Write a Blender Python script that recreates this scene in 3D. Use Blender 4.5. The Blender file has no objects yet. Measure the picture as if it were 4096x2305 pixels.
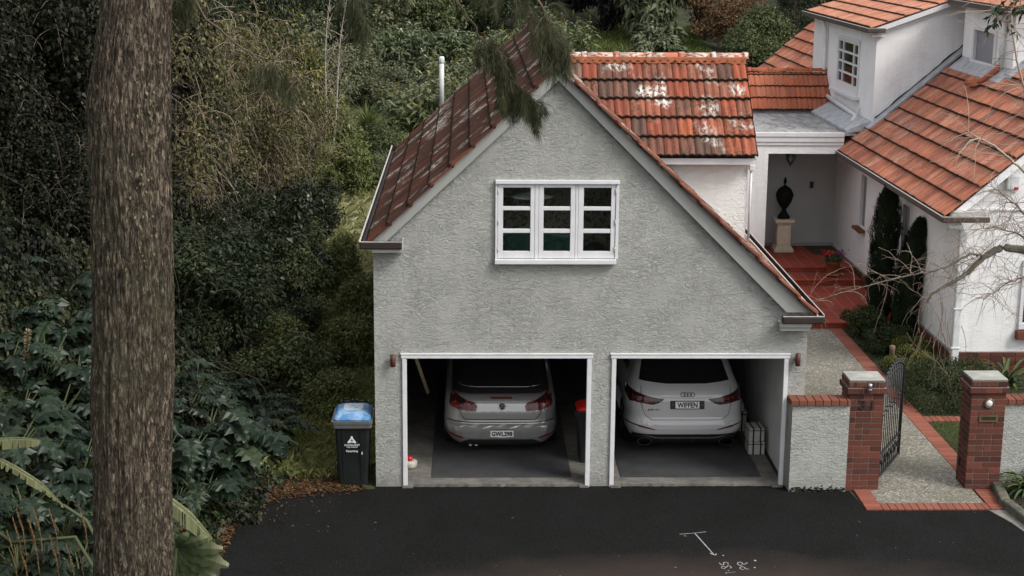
import bpy, bmesh, math, random
import numpy as np
from mathutils import Vector, Matrix
from mathutils.geometry import tessellate_polygon
R = math.radians
rnd = random.Random(7)
scene = bpy.context.scene
COL = scene.collection

# ---------------------------------------------------------------- camera, sky, sun
cam_d = bpy.data.cameras.new("camera"); cam = bpy.data.objects.new("camera", cam_d); COL.objects.link(cam)
cam_d.sensor_width = 36.0; cam_d.lens = 55.2; cam_d.clip_start = 0.2; cam_d.clip_end = 900
Mw = ((0.99960137, -0.0271858, 0.00761801), (0.00124579, -0.22709231, -0.97387244), (0.02820549, 0.97349372, -0.22696792))
cam.matrix_world = Matrix(((Mw[0][0], -Mw[1][0], -Mw[2][0], 0.0), (Mw[0][1], -Mw[1][1], -Mw[2][1], -22.0),
                           (Mw[0][2], -Mw[1][2], -Mw[2][2], 8.1525), (0, 0, 0, 1)))
scene.camera = cam
scene.view_settings.view_transform = 'Standard'; scene.view_settings.look = 'None'
scene.view_settings.exposure = EXPOSURE = 0.74; scene.view_settings.gamma = 1.0
SUN_EL, SUN_AZ = R(47), R(124)          # azimuth clockwise from +y (behind the garage)
world = bpy.data.worlds.new("World"); scene.world = world; world.use_nodes = True
nt = world.node_tree; nt.nodes.clear()
sky = nt.nodes.new('ShaderNodeTexSky'); sky.sky_type = 'NISHITA'; sky.sun_disc = False
sky.sun_elevation = SUN_EL; sky.sun_rotation = SUN_AZ; sky.air_density = 1.0; sky.dust_density = 6.0; sky.ozone_density = 1.0
hs = nt.nodes.new('ShaderNodeHueSaturation'); hs.inputs['Saturation'].default_value = 0.28
bg = nt.nodes.new('ShaderNodeBackground'); bg.inputs['Strength'].default_value = 0.15
wo = nt.nodes.new('ShaderNodeOutputWorld')
oc = nt.nodes.new('ShaderNodeMix'); oc.data_type = 'RGBA'; oc.inputs[0].default_value = .6; oc.inputs[7].default_value = (5.2, 5.25, 5.4, 1)   # even cloud deck over most of the sky
nt.links.new(sky.outputs[0], hs.inputs['Color']); nt.links.new(hs.outputs[0], oc.inputs[6]); nt.links.new(oc.outputs[2], bg.inputs['Color']); nt.links.new(bg.outputs[0], wo.inputs['Surface'])
sd = bpy.data.lights.new("sun", 'SUN'); sd.energy = 1.45; sd.angle = R(18); sd.color = (1.0, 0.955, 0.89)
so = bpy.data.objects.new("sun", sd); COL.objects.link(so)
dirv = Vector((math.sin(SUN_AZ)*math.cos(SUN_EL), math.cos(SUN_AZ)*math.cos(SUN_EL), math.sin(SUN_EL)))
so.rotation_euler = dirv.to_track_quat('Z', 'Y').to_euler(); so.location = (20, -30, 40)
scene.cycles.max_bounces = 6; scene.cycles.diffuse_bounces = 4; scene.cycles.glossy_bounces = 3
scene.cycles.transparent_max_bounces = 8; scene.cycles.transmission_bounces = 4
scene.cycles.caustics_reflective = False; scene.cycles.caustics_refractive = False
scene.cycles.use_denoising = True; scene.cycles.denoiser = 'OPENIMAGEDENOISE'; scene.cycles.denoising_input_passes = 'RGB_ALBEDO_NORMAL'; scene.cycles.denoising_prefilter = 'ACCURATE'

# ---------------------------------------------------------------- materials
class NB:
    """tiny node-tree helper"""
    def __init__(s, name):
        s.m = bpy.data.materials.new(name); s.m.use_nodes = True; s.t = s.m.node_tree
        s.b = s.t.nodes['Principled BSDF']
    def n(s, typ, **kw):
        nd = s.t.nodes.new(typ)
        for k, v in kw.items(): setattr(nd, k, v)
        return nd
    def l(s, a, b): s.t.links.new(a, b)
    def obj(s, scale=(1, 1, 1)):
        tc = s.n('ShaderNodeTexCoord'); mp = s.n('ShaderNodeMapping'); mp.inputs['Scale'].default_value = scale
        s.l(tc.outputs['Object'], mp.inputs['Vector']); return mp.outputs[0]
    def uv(s, scale=(1, 1, 1)):
        tc = s.n('ShaderNodeTexCoord'); mp = s.n('ShaderNodeMapping'); mp.inputs['Scale'].default_value = scale
        s.l(tc.outputs['UV'], mp.inputs['Vector']); return mp.outputs[0]
    def noise(s, vec, scale, detail=3, rough=.55, dist=0):
        nd = s.n('ShaderNodeTexNoise'); nd.inputs['Scale'].default_value = scale; nd.inputs['Detail'].default_value = detail
        nd.inputs['Roughness'].default_value = rough; nd.inputs['Distortion'].default_value = dist
        s.l(vec, nd.inputs['Vector']); return nd.outputs['Fac']
    def vor(s, vec, scale, feature='F1'):
        nd = s.n('ShaderNodeTexVoronoi'); nd.feature = feature; nd.inputs['Scale'].default_value = scale
        s.l(vec, nd.inputs['Vector']); return nd
    def ramp(s, fac, stops, interp='LINEAR'):
        r = s.n('ShaderNodeValToRGB'); cr = r.color_ramp; cr.interpolation = interp
        while len(cr.elements) < len(stops): cr.elements.new(0.5)
        for e, (p, c) in zip(cr.elements, stops):
            e.position = p; e.color = (c[0], c[1], c[2], 1) if hasattr(c, '__len__') else (c, c, c, 1)
        s.l(fac, r.inputs['Fac']); return r.outputs['Color']
    def mix(s, fac, a, b, blend='MIX'):
        m = s.n('ShaderNodeMix', data_type='RGBA', blend_type=blend)
        for i, v in ((0, fac), (6, a), (7, b)):
            if hasattr(v, 'is_output'): s.l(v, m.inputs[i])
            elif i == 0: m.inputs[i].default_value = v
            else: m.inputs[i].default_value = (*v, 1)
        return m.outputs[2]
    def math(s, op, a, b=0.0, c=None):
        m = s.n('ShaderNodeMath', operation=op)
        for i, v in ((0, a), (1, b), (2, c)):
            if v is None: continue
            if hasattr(v, 'is_output'): s.l(v, m.inputs[i])
            else: m.inputs[i].default_value = v
        return m.outputs[0]
    def attr(s, name='tone'):
        a = s.n('ShaderNodeAttribute', attribute_name=name); return a.outputs['Fac']
    def bump(s, h, dist=.01, strength=1.0):
        b = s.n('ShaderNodeBump'); b.inputs['Distance'].default_value = dist; b.inputs['Strength'].default_value = strength
        s.l(h, b.inputs['Height']); s.l(b.outputs[0], s.b.inputs['Normal'])
    def col(s, c):
        if hasattr(c, 'is_output'): s.l(c, s.b.inputs['Base Color'])
        else: s.b.inputs['Base Color'].default_value = (*c, 1)
    def set(s, **kw):
        for k, v in kw.items():
            k = k.replace('_', ' ').title() if k not in ('IOR',) else k
            if k == 'Specular': k = 'Specular IOR Level'
            if k == 'Coat': k = 'Coat Weight'
            if k == 'Transmission': k = 'Transmission Weight'
            s.b.inputs[k].default_value = v
        return s.m
MATS = {}
def plain(name, c, rough=.6, metal=0.0, var=.12, scale=6, bump=0.0, **kw):
    """solid paint or metal with a little uneven wear"""
    if name in MATS: return MATS[name]
    b = NB(name); v = b.obj(); f = b.noise(v, scale, 5)
    dark = tuple(x*(1-var) for x in c); lite = tuple(min(1, x*(1+var)) for x in c)
    b.col(b.ramp(f, [(.3, dark), (.7, lite)]))
    if bump: b.bump(b.noise(v, scale*8, 3), bump)
    kw.setdefault('specular', .12 if rough > .7 else .5); MATS[name] = b.set(roughness=rough, metallic=metal, **kw); return MATS[name]

def stucco(name, c, scale=20.0, amp=.010, dirt=.12):
    """trowelled render: short, mostly level ridges, stronger in some patches than others"""
    b = NB(name); v = b.obj(); va = b.obj((1, 1, 1.9))
    n1 = b.noise(va, scale, 2, .5, .9); r1 = b.ramp(n1, [(.44, 0), (.56, 1), (.63, .35), (.72, .2)])
    n2 = b.noise(va, scale*.45, 3, .6, 1.2); r2 = b.ramp(n2, [(.47, 0), (.53, 1), (.57, .1)])
    mod = b.ramp(b.noise(v, 2.2, 3), [(.3, .35), (.65, 1)])
    h = b.math('MULTIPLY', b.math('ADD', b.math('MULTIPLY', r1, .55), b.math('MULTIPLY', r2, .6)), mod)
    patch = b.noise(v, .8, 4); col = b.ramp(patch, [(.3, tuple(x*(1-dirt) for x in c)), (.7, tuple(min(1, x*(1+dirt*.5)) for x in c))])
    run = b.ramp(b.noise(b.obj((6, 6, .45)), 1.2, 4), [(.52, 0), (.75, 1)])
    col = b.mix(b.math('MULTIPLY', run, .24), col, (c[0]*.6, c[1]*.62, c[2]*.56))
    sx = b.n('ShaderNodeSeparateXYZ'); g = b.n('ShaderNodeNewGeometry'); b.l(g.outputs['Position'], sx.inputs[0])
    low = b.ramp(b.math('ADD', sx.outputs[2], b.math('MULTIPLY', b.noise(v, 5, 4), .5)), [(.22, .55), (.55, 0)])   # splash stains at the foot of the wall
    col = b.mix(low, col, (c[0]*.5, c[1]*.5, c[2]*.42))
    b.bump(h, amp); b.col(col); MATS[name] = b.set(roughness=.9, specular=.1); return MATS[name]

STUCCO_G = stucco("grey_green_stucco", (.37, .374, .35), 18, .0125, .07)
STUCCO_W = stucco("white_stucco", (.80, .80, .805), 22, .006, .04)
STUCCO_D = stucco("cream_stucco", (.74, .74, .72), 15, .008, .05)
STUCCO_F = stucco("fence_stucco", (.37, .38, .355), 15, .011, .08)
WHITE = plain("white_paint", (.62, .62, .635), .45, var=.06)
TRIMG = plain("grey_trim_paint", (.315, .32, .30), .5, var=.05, scale=2)
BROWN = plain("brown_gutter_paint", (.022, .013, .010), .6, var=.3, scale=4)
BROWN2 = plain("brown_gutter_house", (.06, .038, .03), .6, var=.25, scale=4)
WRIM = plain("gutter_rim", (.42, .41, .39), .5, var=.2, scale=9)
BLACKP = plain("black_plastic", (.012, .012, .013), .45, var=.2)
BLACKI = plain("black_iron", (.012, .013, .016), .42, var=.3, scale=20)
RUST = plain("rust_red_metal", (.085, .022, .018), .5, var=.25, scale=20)
DARKIN = plain("dark_interior", (.03, .03, .03), .9, var=.4)
INWHITE = plain("garage_inner_white", (.62, .62, .60), .85, var=.12, scale=2)
STEEL = plain("brushed_steel", (.5, .5, .5), .3, 1.0, var=.1)
LEAD = plain("lead_flashing", (.33, .34, .37), .6, var=.3, scale=5, bump=.01)
CONC = plain("weathered_concrete", (.26, .255, .235), .9, var=.3, scale=5, bump=.004)

def tile_mat(name, cols, moss=.5, lich=.5, streak=.4, lichcol=(.5, .5, .47), edge=.8, lt=.56):
    """clay tiles: per-tile tone, dark weather streaks along the slope, pale lichen blotches, mossy laps; UV = metres along eave, up slope"""
    b = NB(name); t = b.attr('tone'); uv = b.uv((1, 1, 1))
    base = b.ramp(t, [(i/(len(cols)-1), c) for i, c in enumerate(cols)])
    fine = b.noise(b.uv((26, 2.2, 1)), 1.0, 4, .62)
    base = b.mix(b.math('MULTIPLY', b.ramp(fine, [(.46, 0), (.60, 1)]), streak), base, (.045, .028, .024))
    mid = b.noise(b.uv((3.2, 2.2, 1)), 1.0, 5, .62)
    tone2 = b.math('MULTIPLY', b.ramp(mid, [(.44, 0), (.58, 1)]), b.ramp(b.attr('wear'), [(.2, .15), (.8, 1)]))
    speck = b.ramp(b.noise(b.uv((24, 20, 1)), 1.0, 3, .6), [(.42, 0), (.6, 1)])
    base = b.mix(b.math('MULTIPLY', b.math('MULTIPLY', tone2, speck), moss), base, (.05, .045, .033))
    ln = b.noise(b.uv((1.5, 1.2, 1)), 1.0, 3, .55)
    l2 = b.ramp(b.noise(b.uv((22, 11, 1)), 1.0, 4, .62), [(.45, 0), (.53, 1)])
    lf = b.math('MULTIPLY', b.ramp(ln, [(lt, 0), (lt+.10, 1)]), l2)
    base = b.mix(b.math('MULTIPLY', lf, lich), base, lichcol)
    lap = b.attr('lap')
    ln3 = b.noise(b.uv((14, 14, 1)), 1.0, 3)
    lf3 = b.ramp(b.math('ADD', lap, b.math('MULTIPLY', ln3, .5)), [(.95, 0), (1.2, 1)])
    base = b.mix(b.math('MULTIPLY', lf3, edge), base, (.028, .026, .018))
    b.col(base); b.bump(b.noise(b.uv((40, 30, 1)), 1.0, 4), .004)
    MATS[name] = b.set(roughness=.9, specular=.06); return MATS[name]
TILE_WING = tile_mat("tiles_wing", [(.40, .12, .06), (.30, .085, .05), (.13, .085, .068), (.38, .11, .06), (.17, .11, .085), (.28, .08, .05), (.10, .07, .058), (.36, .12, .07), (.20, .09, .065)], moss=.95, lich=1.0, streak=.45, lichcol=(.56, .55, .50), edge=.95, lt=.53)
TILE_RIDGE = tile_mat("ridge_caps", [(.42, .13, .08), (.34, .12, .08), (.45, .15, .09)], moss=.5, lich=1.0, streak=.2, lichcol=(.48, .46, .41), edge=.3, lt=.38)
TILE_LEFT = tile_mat("tiles_dark_brown", [(.105, .042, .029), (.055, .028, .021), (.14, .05, .033), (.045, .027, .021), (.085, .045, .033)], moss=.8, lich=1.0, streak=.9, lichcol=(.36, .34, .30), edge=.8, lt=.54)  # the clay's own dark brown-red, with pale lichen
TILE_HOUSE = tile_mat("tiles_house", [(.48, .195, .12), (.33, .125, .085), (.52, .24, .16), (.26, .11, .085), (.47, .17, .10), (.40, .15, .10), (.50, .20, .12)], moss=.50, lich=.22, streak=.48, lichcol=(.6, .5, .44), edge=.95)
TILE_FAR = tile_mat("tiles_far", [(.50, .23, .15), (.46, .20, .13), (.54, .26, .18)], moss=.30, lich=.10, streak=.5, edge=.9)
TILE_RIGHT = tile_mat("tiles_right_slope", [(.20, .075, .05), (.13, .055, .04), (.25, .10, .07), (.10, .05, .04)], moss=.6, lich=.8, streak=.5, lichcol=(.42, .38, .33), edge=.8, lt=.50)
TILE_NEWER = tile_mat("tiles_small_roof", [(.42, .13, .07), (.34, .105, .06), (.40, .14, .08), (.27, .09, .06)], moss=.35, lich=.10, streak=.22, edge=.9)

def brick_mat(name, cols, rough=.85, spot=.35):
    b = NB(name); t = b.attr('tone')
    base = b.ramp(t, [(i/(len(cols)-1), c) for i, c in enumerate(cols)])
    n = b.noise(b.obj(), 45, 4, .65)
    base = b.mix(b.math('MULTIPLY', b.ramp(n, [(.4, 0), (.75, 1)]), spot), base, tuple(x*.45 for x in cols[0]))
    b.col(base); b.bump(n, .003); MATS[name] = b.set(roughness=rough, specular=.12); return MATS[name]
BRICK = brick_mat("red_brick", [(.085, .034, .026), (.13, .045, .032), (.06, .027, .022), (.155, .055, .038), (.10, .038, .028)])
BRICKP = brick_mat("paving_brick", [(.22, .08, .055), (.27, .095, .065), (.19, .07, .05), (.25, .095, .07)])
BRICKC = brick_mat("coping_brick", [(.19, .075, .05), (.14, .052, .036), (.22, .09, .06)])
TERRA = brick_mat("terracotta_floor_tile", [(.23, .045, .03), (.27, .055, .035), (.20, .04, .028), (.25, .05, .03)], .6, .2)
MORTAR = plain("mortar", (.17, .16, .145), .95, var=.2, scale=30)
GROUTP = plain("pale_grout", (.36, .25, .21), .9, var=.2, scale=30)

# ---------------------------------------------------------------- mesh helpers
class MB:
    """collects shapes in world metres, then builds ONE mesh object"""
    def __init__(s): s.v = []; s.f = []; s.t = []; s.w = []; s.lap = {}; s.uv = {}; s.sm = []
    def add(s, vs, fs, tone=.5, wear=.5, smooth=False):
        o = len(s.v); s.v.extend([tuple(p) for p in vs])
        for f in fs: s.f.append(tuple(i+o for i in f)); s.t.append(tone); s.w.append(wear); s.sm.append(smooth)
        return o
    def box(s, x0, x1, y0, y1, z0, z1, tone=.5, M=None):
        vs = [(x, y, z) for z in (z0, z1) for y in (y0, y1) for x in (x0, x1)]
        if M is not None: vs = [tuple(M @ Vector(p)) for p in vs]
        s.add(vs, [(0, 2, 3, 1), (4, 5, 7, 6), (0, 1, 5, 4), (2, 6, 7, 3), (0, 4, 6, 2), (1, 3, 7, 5)], tone)
    def bbox(s, x0, x1, y0, y1, z0, z1, b=.01, tone=.5, M=None):
        """box with chamfered edges"""
        b = min(b, (x1-x0)*.45, (y1-y0)*.45, (z1-z0)*.45)
        bm = bmesh.new(); bmesh.ops.create_cube(bm, size=1)
        for v in bm.verts: v.co = Vector(((x0+x1)/2+v.co.x*(x1-x0), (y0+y1)/2+v.co.y*(y1-y0), (z0+z1)/2+v.co.z*(z1-z0)))
        bmesh.ops.bevel(bm, geom=list(bm.edges), offset=b, segments=2, affect='EDGES', profile=.5)
        s.bm(bm, tone, M)
    def bm(s, bm, tone=.5, M=None, smooth=False):
        bm.verts.ensure_lookup_table()
        vs = [tuple((M @ v.co) if M is not None else v.co) for v in bm.verts]
        s.add(vs, [tuple(v.index for v in f.verts) for f in bm.faces], tone, smooth=smooth); bm.free()
    def prism(s, poly, y0, y1, axis='y', tone=.5):
        """closed polygon (a,b) pulled along an axis: y -> (x,z), x -> (y,z), z -> (x,y)"""
        def P(a, b, c): return {'y': (a, c, b), 'x': (c, a, b), 'z': (a, b, c)}[axis]
        n = len(poly); vs = [P(a, b, y0) for a, b in poly]+[P(a, b, y1) for a, b in poly]
        tri = tessellate_polygon([[Vector((a, b, 0)) for a, b in poly]])
        fs = [tuple(t) for t in tri]+[tuple(n+i for i in reversed(t)) for t in tri]
        fs += [(i, (i+1) % n, n+(i+1) % n, n+i) for i in range(n)]
        s.add(vs, fs, tone)
    def wall(s, outer, holes, y0, y1, axis='y', tone=.5):
        def P(a, b, c): return {'y': (a, c, b), 'x': (c, a, b)}[axis]
        loops = [outer]+holes; flat = [p for l in loops for p in l]; n = len(flat)
        tri = tessellate_polygon([[Vector((a, b, 0)) for a, b in l] for l in loops])
        vs = [P(a, b, y0) for a, b in flat]+[P(a, b, y1) for a, b in flat]
        fs = [tuple(t) for t in tri]+[tuple(n+i for i in reversed(t)) for t in tri]
        o = 0
        for l in loops:
            k = len(l); fs += [(o+i, o+(i+1) % k, n+o+(i+1) % k, n+o+i) for i in range(k)]; o += k
        s.add(vs, fs, tone)
    def tube(s, pts, r, n=8, cap=True, tone=.5, smooth=True):
        pts = [Vector(p) for p in pts]; k = len(pts); rs = r if hasattr(r, '__len__') else [r]*k
        vs = []; up = None
        for i, p in enumerate(pts):
            d = (pts[min(i+1, k-1)]-pts[max(i-1, 0)]); d = d.normalized() if d.length > 1e-9 else Vector((0, 0, 1))
            if up is None:
                up = Vector((0, 0, 1)) if abs(d.z) < .9 else Vector((1, 0, 0))
            a = up.cross(d); a = a.normalized() if a.length > 1e-6 else Vector((1, 0, 0)); b = d.cross(a); up = b
            for j in range(n):
                t = 2*math.pi*j/n; vs.append(p+(a*math.cos(t)+b*math.sin(t))*rs[i])
        fs = [(i*n+j, i*n+(j+1) % n, (i+1)*n+(j+1) % n, (i+1)*n+j) for i in range(k-1) for j in range(n)]
        if cap: fs += [tuple(range(n-1, -1, -1)), tuple((k-1)*n+j for j in range(n))]
        s.add(vs, fs, tone, smooth=smooth)
    def lathe(s, prof, c, n=24, tone=.5, smooth=True, axis='z'):
        vs = []; m = len(prof)
        for r, h in prof:
            for j in range(n):
                t = 2*math.pi*j/n; a, b = r*math.cos(t), r*math.sin(t)
                q = {'z': (a, b, h), 'y': (a, h, b), 'x': (h, a, b)}[axis]; vs.append((c[0]+q[0], c[1]+q[1], c[2]+q[2]))
        fs = [(i*n+j, i*n+(j+1) % n, (i+1)*n+(j+1) % n, (i+1)*n+j) for i in range(m-1) for j in range(n)]
        fs += [tuple(range(n-1, -1, -1)), tuple((m-1)*n+j for j in range(n))]
        s.add(vs, fs, tone, smooth=smooth)
    def build(s, name, mat, parent=None, fixn=True):
        me = bpy.data.meshes.new(name)
        off = root_loc(parent) if parent is not None else Vector((0, 0, 0))
        vs = np.array(s.v, dtype=np.float32).reshape(-1, 3)-np.array(off, dtype=np.float32)
        me.from_pydata(vs.tolist(), [], s.f)
        a = me.attributes.new('tone', 'FLOAT', 'FACE'); a.data.foreach_set('value', np.array(s.t, dtype=np.float32))
        if any(w != .5 for w in s.w[:50]):
            a = me.attributes.new('wear', 'FLOAT', 'FACE'); a.data.foreach_set('value', np.array(s.w, dtype=np.float32))
        if s.uv:
            ul = me.uv_layers.new(name='UVMap'); vi = np.empty(len(me.loops), dtype=np.int32); me.loops.foreach_get('vertex_index', vi)
            arr = np.zeros((len(s.v), 2), dtype=np.float32)
            for k, q in s.uv.items(): arr[k] = q
            ul.data.foreach_set('uv', arr[vi].ravel())
        if s.lap:
            arr = np.zeros(len(s.v), dtype=np.float32)
            for k, q in s.lap.items(): arr[k] = q
            a = me.attributes.new('lap', 'FLOAT', 'POINT'); a.data.foreach_set('value', arr)
        if any(s.sm): me.polygons.foreach_set('use_smooth', np.array(s.sm, dtype=bool))
        if fixn:
            bm = bmesh.new(); bm.from_mesh(me); bmesh.ops.recalc_face_normals(bm, faces=bm.faces); bm.to_mesh(me); bm.free()
        me.materials.append(mat); me.update()
        o = bpy.data.objects.new(name, me); COL.objects.link(o)
        if parent is not None: o.parent = parent
        return o
def root_loc(o):
    v = Vector(o.location)
    while o.parent is not None: o = o.parent; v += Vector(o.location)
    return v
def tag(o, label=None, cat=None, group=None, kind=None):
    if label: o['label'] = label
    if cat: o['category'] = cat
    if group: o['group'] = group
    if kind: o['kind'] = kind
    return o
def thing(name, loc, label, cat, group=None):
    o = bpy.data.objects.new(name, None); o.empty_display_size = .2; COL.objects.link(o); o.location = loc
    return tag(o, label, cat, group)
def box(name, mat, parent, *a, b=.006, tone=.5):
    m = MB(); m.bbox(*a, b=b, tone=tone); return m.build(name, mat, parent)
def copy_tree(o, parent=None):
    c = o.copy(); COL.objects.link(c)
    if parent is not None: c.parent = parent
    for ch in list(o.children): copy_tree(ch, c)
    return c
def text_mesh(body, width, mat, parent, name, M, depth=.002, height=None, shear=0, bold=.012):
    """lettering as real geometry, scaled to a width, centred on M"""
    cu = bpy.data.curves.new("t", 'FONT'); cu.body = body; cu.extrude = .02; cu.align_x = 'CENTER'; cu.align_y = 'CENTER'; cu.offset = bold; cu.shear = shear; cu.resolution_u = 3
    ob = bpy.data.objects.new("t", cu); me = bpy.data.meshes.new_from_object(ob)
    xs = [v.co.x for v in me.vertices]; ys = [v.co.y for v in me.vertices]
    w = max(xs)-min(xs); h = max(ys)-min(ys); cx = (max(xs)+min(xs))/2; cy = (max(ys)+min(ys))/2
    sx = width/w; sy = (height/h) if height else sx
    off = root_loc(parent)
    for v in me.vertices: v.co = (M @ Vector(((v.co.x-cx)*sx, (v.co.y-cy)*sy, v.co.z/.02*depth)))-off
    me.name = name; me.materials.append(mat); bpy.data.objects.remove(ob); bpy.data.curves.remove(cu)
    o = bpy.data.objects.new(name, me); COL.objects.link(o); o.parent = parent; return o
def frontM(x, y, z, tilt=0):
    """text facing -y"""
    return Matrix.Translation((x, y, z)) @ Matrix.Rotation(R(90)+tilt, 4, 'X')

def tiles(name, mat, parent, O, U, V, W, L, tw=.265, cl=.404, amp=.022, thick=.035, seed=1, skip=None, ribs=2):
    """a slope of interlocking ribbed clay tiles laid in lapped courses"""
    rr = random.Random(seed); O = Vector(O); U = Vector(U).normalized(); V = Vector(V).normalized(); N = U.cross(V)
    if N.z < 0: N = -N
    m = MB(); nc = math.ceil(L/cl-.01); nw = math.ceil(W/tw-.01); K = 10 if ribs <= 2 else ribs*5
    for j in range(nc):
        v0 = j*cl; v1 = min(L, v0+cl+.03)
        for i in range(nw):
            u0 = i*tw; u1 = min(W, u0+tw)
            if skip and skip(u0+tw/2, v0+cl/2): continue
            tone = rr.random(); wear = min(1, max(0, rr.gauss(.5, .28))); dz = rr.uniform(-.003, .003); dv = rr.uniform(-.006, .006); o = len(m.v)
            for k in range(K+1):
                s = k/K; u = u0+(u1-u0)*s
                p = (amp*(.5-.5*math.cos(2*math.pi*ribs*s))**.8 if ribs <= 2 else amp*(1-abs(math.cos(math.pi*ribs*s))**2.5)) + (.010 if k >= K-1 else 0)
                for (v, h, lap) in ((v0+dv, thick+p+dz, 1.0), (v1, .006+p*.9+dz, .0), (v0+dv, thick+p-.026+dz, 1.0)):
                    m.v.append(tuple(O+U*u+V*v+N*h)); idx = len(m.v)-1; m.uv[idx] = (u, v); m.lap[idx] = lap
                # a mid row keeps the mossy lap narrow
                v = v0+dv+.05; m.v.append(tuple(O+U*u+V*v+N*(thick*.88+p+dz))); idx = len(m.v)-1; m.uv[idx] = (u, v); m.lap[idx] = .45
            for k in range(K):
                a = o+4*k; b = a+4
                m.f += [(a, b, b+3, a+3), (a+3, b+3, b+1, a+1), (a+2, b+2, b, a)]
                m.t += [tone]*3; m.w += [wear]*3; m.sm += [True, True, False]
            for a in (o, o+4*K):
                m.f.append((a, a+3, a+1, a+2)); m.t.append(tone); m.w.append(wear); m.sm.append(False)
    m.w[0] = .51
    return m.build(name, mat, parent, fixn=False)
def ridge(name, mat, parent, P0, P1, r=.12, seg=.42, seed=3):
    rr = random.Random(seed); P0 = Vector(P0); P1 = Vector(P1); D = P1-P0; L = D.length; D.normalize(); S = D.cross(Vector((0, 0, 1))).normalized(); Z = S.cross(D)
    m = MB(); n = max(1, round(L/seg)); K = 8
    for i in range(n):
        a = P0+D*(L*i/n); b = P0+D*(L*(i+1)/n); tone = rr.random(); w = rr.random()
        for (q0, q1, ra) in ((a, b, r), (b-D*.06, b+D*.025, r*1.17)):
            o = len(m.v)
            for q in (q0, q1):
                for k in range(K+1):
                    t = math.pi*k/K; pos = q+S*(math.cos(t)*ra)+Z*(math.sin(t)*ra*.85-.02)
                    m.v.append(tuple(pos)); m.uv[len(m.v)-1] = (i*.5+k*.04, (q-P0).length); m.lap[len(m.v)-1] = 0
            for k in range(K):
                m.f.append((o+k, o+k+1, o+K+2+k, o+K+1+k)); m.t.append(tone); m.w.append(w); m.sm.append(True)
            for oo in (o, o+K+1): m.f.append(tuple(oo+k for k in range(K+1))); m.t.append(tone); m.w.append(w); m.sm.append(False)
    m.w[0] = .51
    return m.build(name, mat, parent)
def bricks(m, mortar, x0, x1, y0, y1, z0, z1, L=.235, H=.076, g=.011, seed=0, depth=.11, inset=.006):
    """four brick faces round a mortar core, stretcher bond"""
    rr = random.Random(seed); mortar.box(x0+inset, x1-inset, y0+inset, y1-inset, z0, z1-inset)
    nc = max(1, round((z1-z0)/(H+g))); ch = (z1-z0)/nc
    for c in range(nc):
        za = z0+c*ch; zb = za+ch-g
        for (a0, a1, fx) in ((x0, x1, True), (y0, y1, False)):
            pos = a0; first = True
            while pos < a1-.02:
                l = L*(.5 if (first and (c % 2)) else (1 if rr.random() > .18 else .5)); first = False
                e = min(a1, pos+l)
                if a1-e < .05: e = a1
                t = rr.random()
                if fx:
                    m.bbox(pos, e-(g if e < a1 else 0), y0-.001, y0+.05, za, zb, b=.004, tone=t); m.bbox(pos, e-(g if e < a1 else 0), y1-.05, y1, za, zb, b=.004, tone=t)
                else:
                    m.bbox(x0, x0+.05, pos+.052 if pos == a0 else pos, e-(.052 if e >= a1 else g), za, zb, b=.004, tone=t); m.bbox(x1-.05, x1, pos+.052 if pos == a0 else pos, e-(.052 if e >= a1 else g), za, zb, b=.004, tone=t)
                pos = e
# ================================================================ THE GARAGE
LT, RT = (6.24-3.72)/2.66, (6.24-2.68)/3.79
def Lz(x): return 3.72+(x+1.40)*LT
def Rz(x): return 6.24-(x-1.26)*RT
G = thing("garage_building", (1.8, 4.6, 0), "grey-green stucco double garage with steep gable and a room above", "garage")
w = MB()
outer = [(-1.35, -.1), (-.93, -.1), (-.93, 1.99), (1.785, 1.99), (1.785, -.1), (2.12, -.1), (2.12, 1.99), (4.67, 1.99), (4.67, -.1), (4.95, -.1),
         (4.95, 2.55), (1.26, 6.02), (-1.35, 3.55)]
w.wall(outer, [[(.44, 3.46), (2.09, 3.46), (2.09, 4.54), (.44, 4.54)]], 0, .2)
w.build("front_wall", STUCCO_G, G)
w = MB(); w.box(-1.35, -1.15, .2, 9.3, -.1, 3.55); w.box(4.75, 4.95, .2, 9.3, -.1, 2.55)
w.prism([(-1.35, -.1), (4.95, -.1), (4.95, 2.55), (1.26, 6.02), (-1.35, 3.55)], 9.3, 9.5)
w.build("side_wall", STUCCO_G, G)
w = MB(); w.box(4.735, 4.748, .2, 9.3, .02, 2.2); w.box(-1.148, -1.135, .2, 9.3, .02, 2.2); w.box(-1.13, 4.73, 9.28, 9.298, .02, 2.2)
w.build("inner_lining", INWHITE, G)
box("ceiling", INWHITE, G, -1.149, 4.749, .201, 9.27, 2.2, 2.32)
# concrete floor with the worn step at the threshold
b = NB("garage_floor_concrete"); n = b.noise(b.obj(), 2.2, 6, .7); n2 = b.ramp(b.noise(b.obj(), 9, 5, .7), [(.5, 0), (.62, 1)])
c = b.ramp(n, [(.3, (.07, .067, .06)), (.65, (.19, .178, .158))]); b.col(b.mix(b.math('MULTIPLY', n2, .5), c, (.07, .065, .06))); b.bump(n, .006)
FLOORC = b.set(roughness=.8)
w = MB(); pts = []
for i in range(41): pts.append((-.92+2.70*i/40, -.012+rnd.uniform(-.012, .012)))
w.prism(pts+[(1.78, 9.28), (-.92, 9.28)], -.1, .045, 'z')
pts = [(2.125+2.54*i/40, -.012+rnd.uniform(-.012, .012)) for i in range(41)]
w.prism(pts+[(4.665, 9.28), (2.125, 9.28)], -.1, .045, 'z'); w.box(1.781, 2.124, .2, 9.28, -.1, .0449); w.box(-1.13, -.921, .2, 9.28, -.1, .0448)
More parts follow.
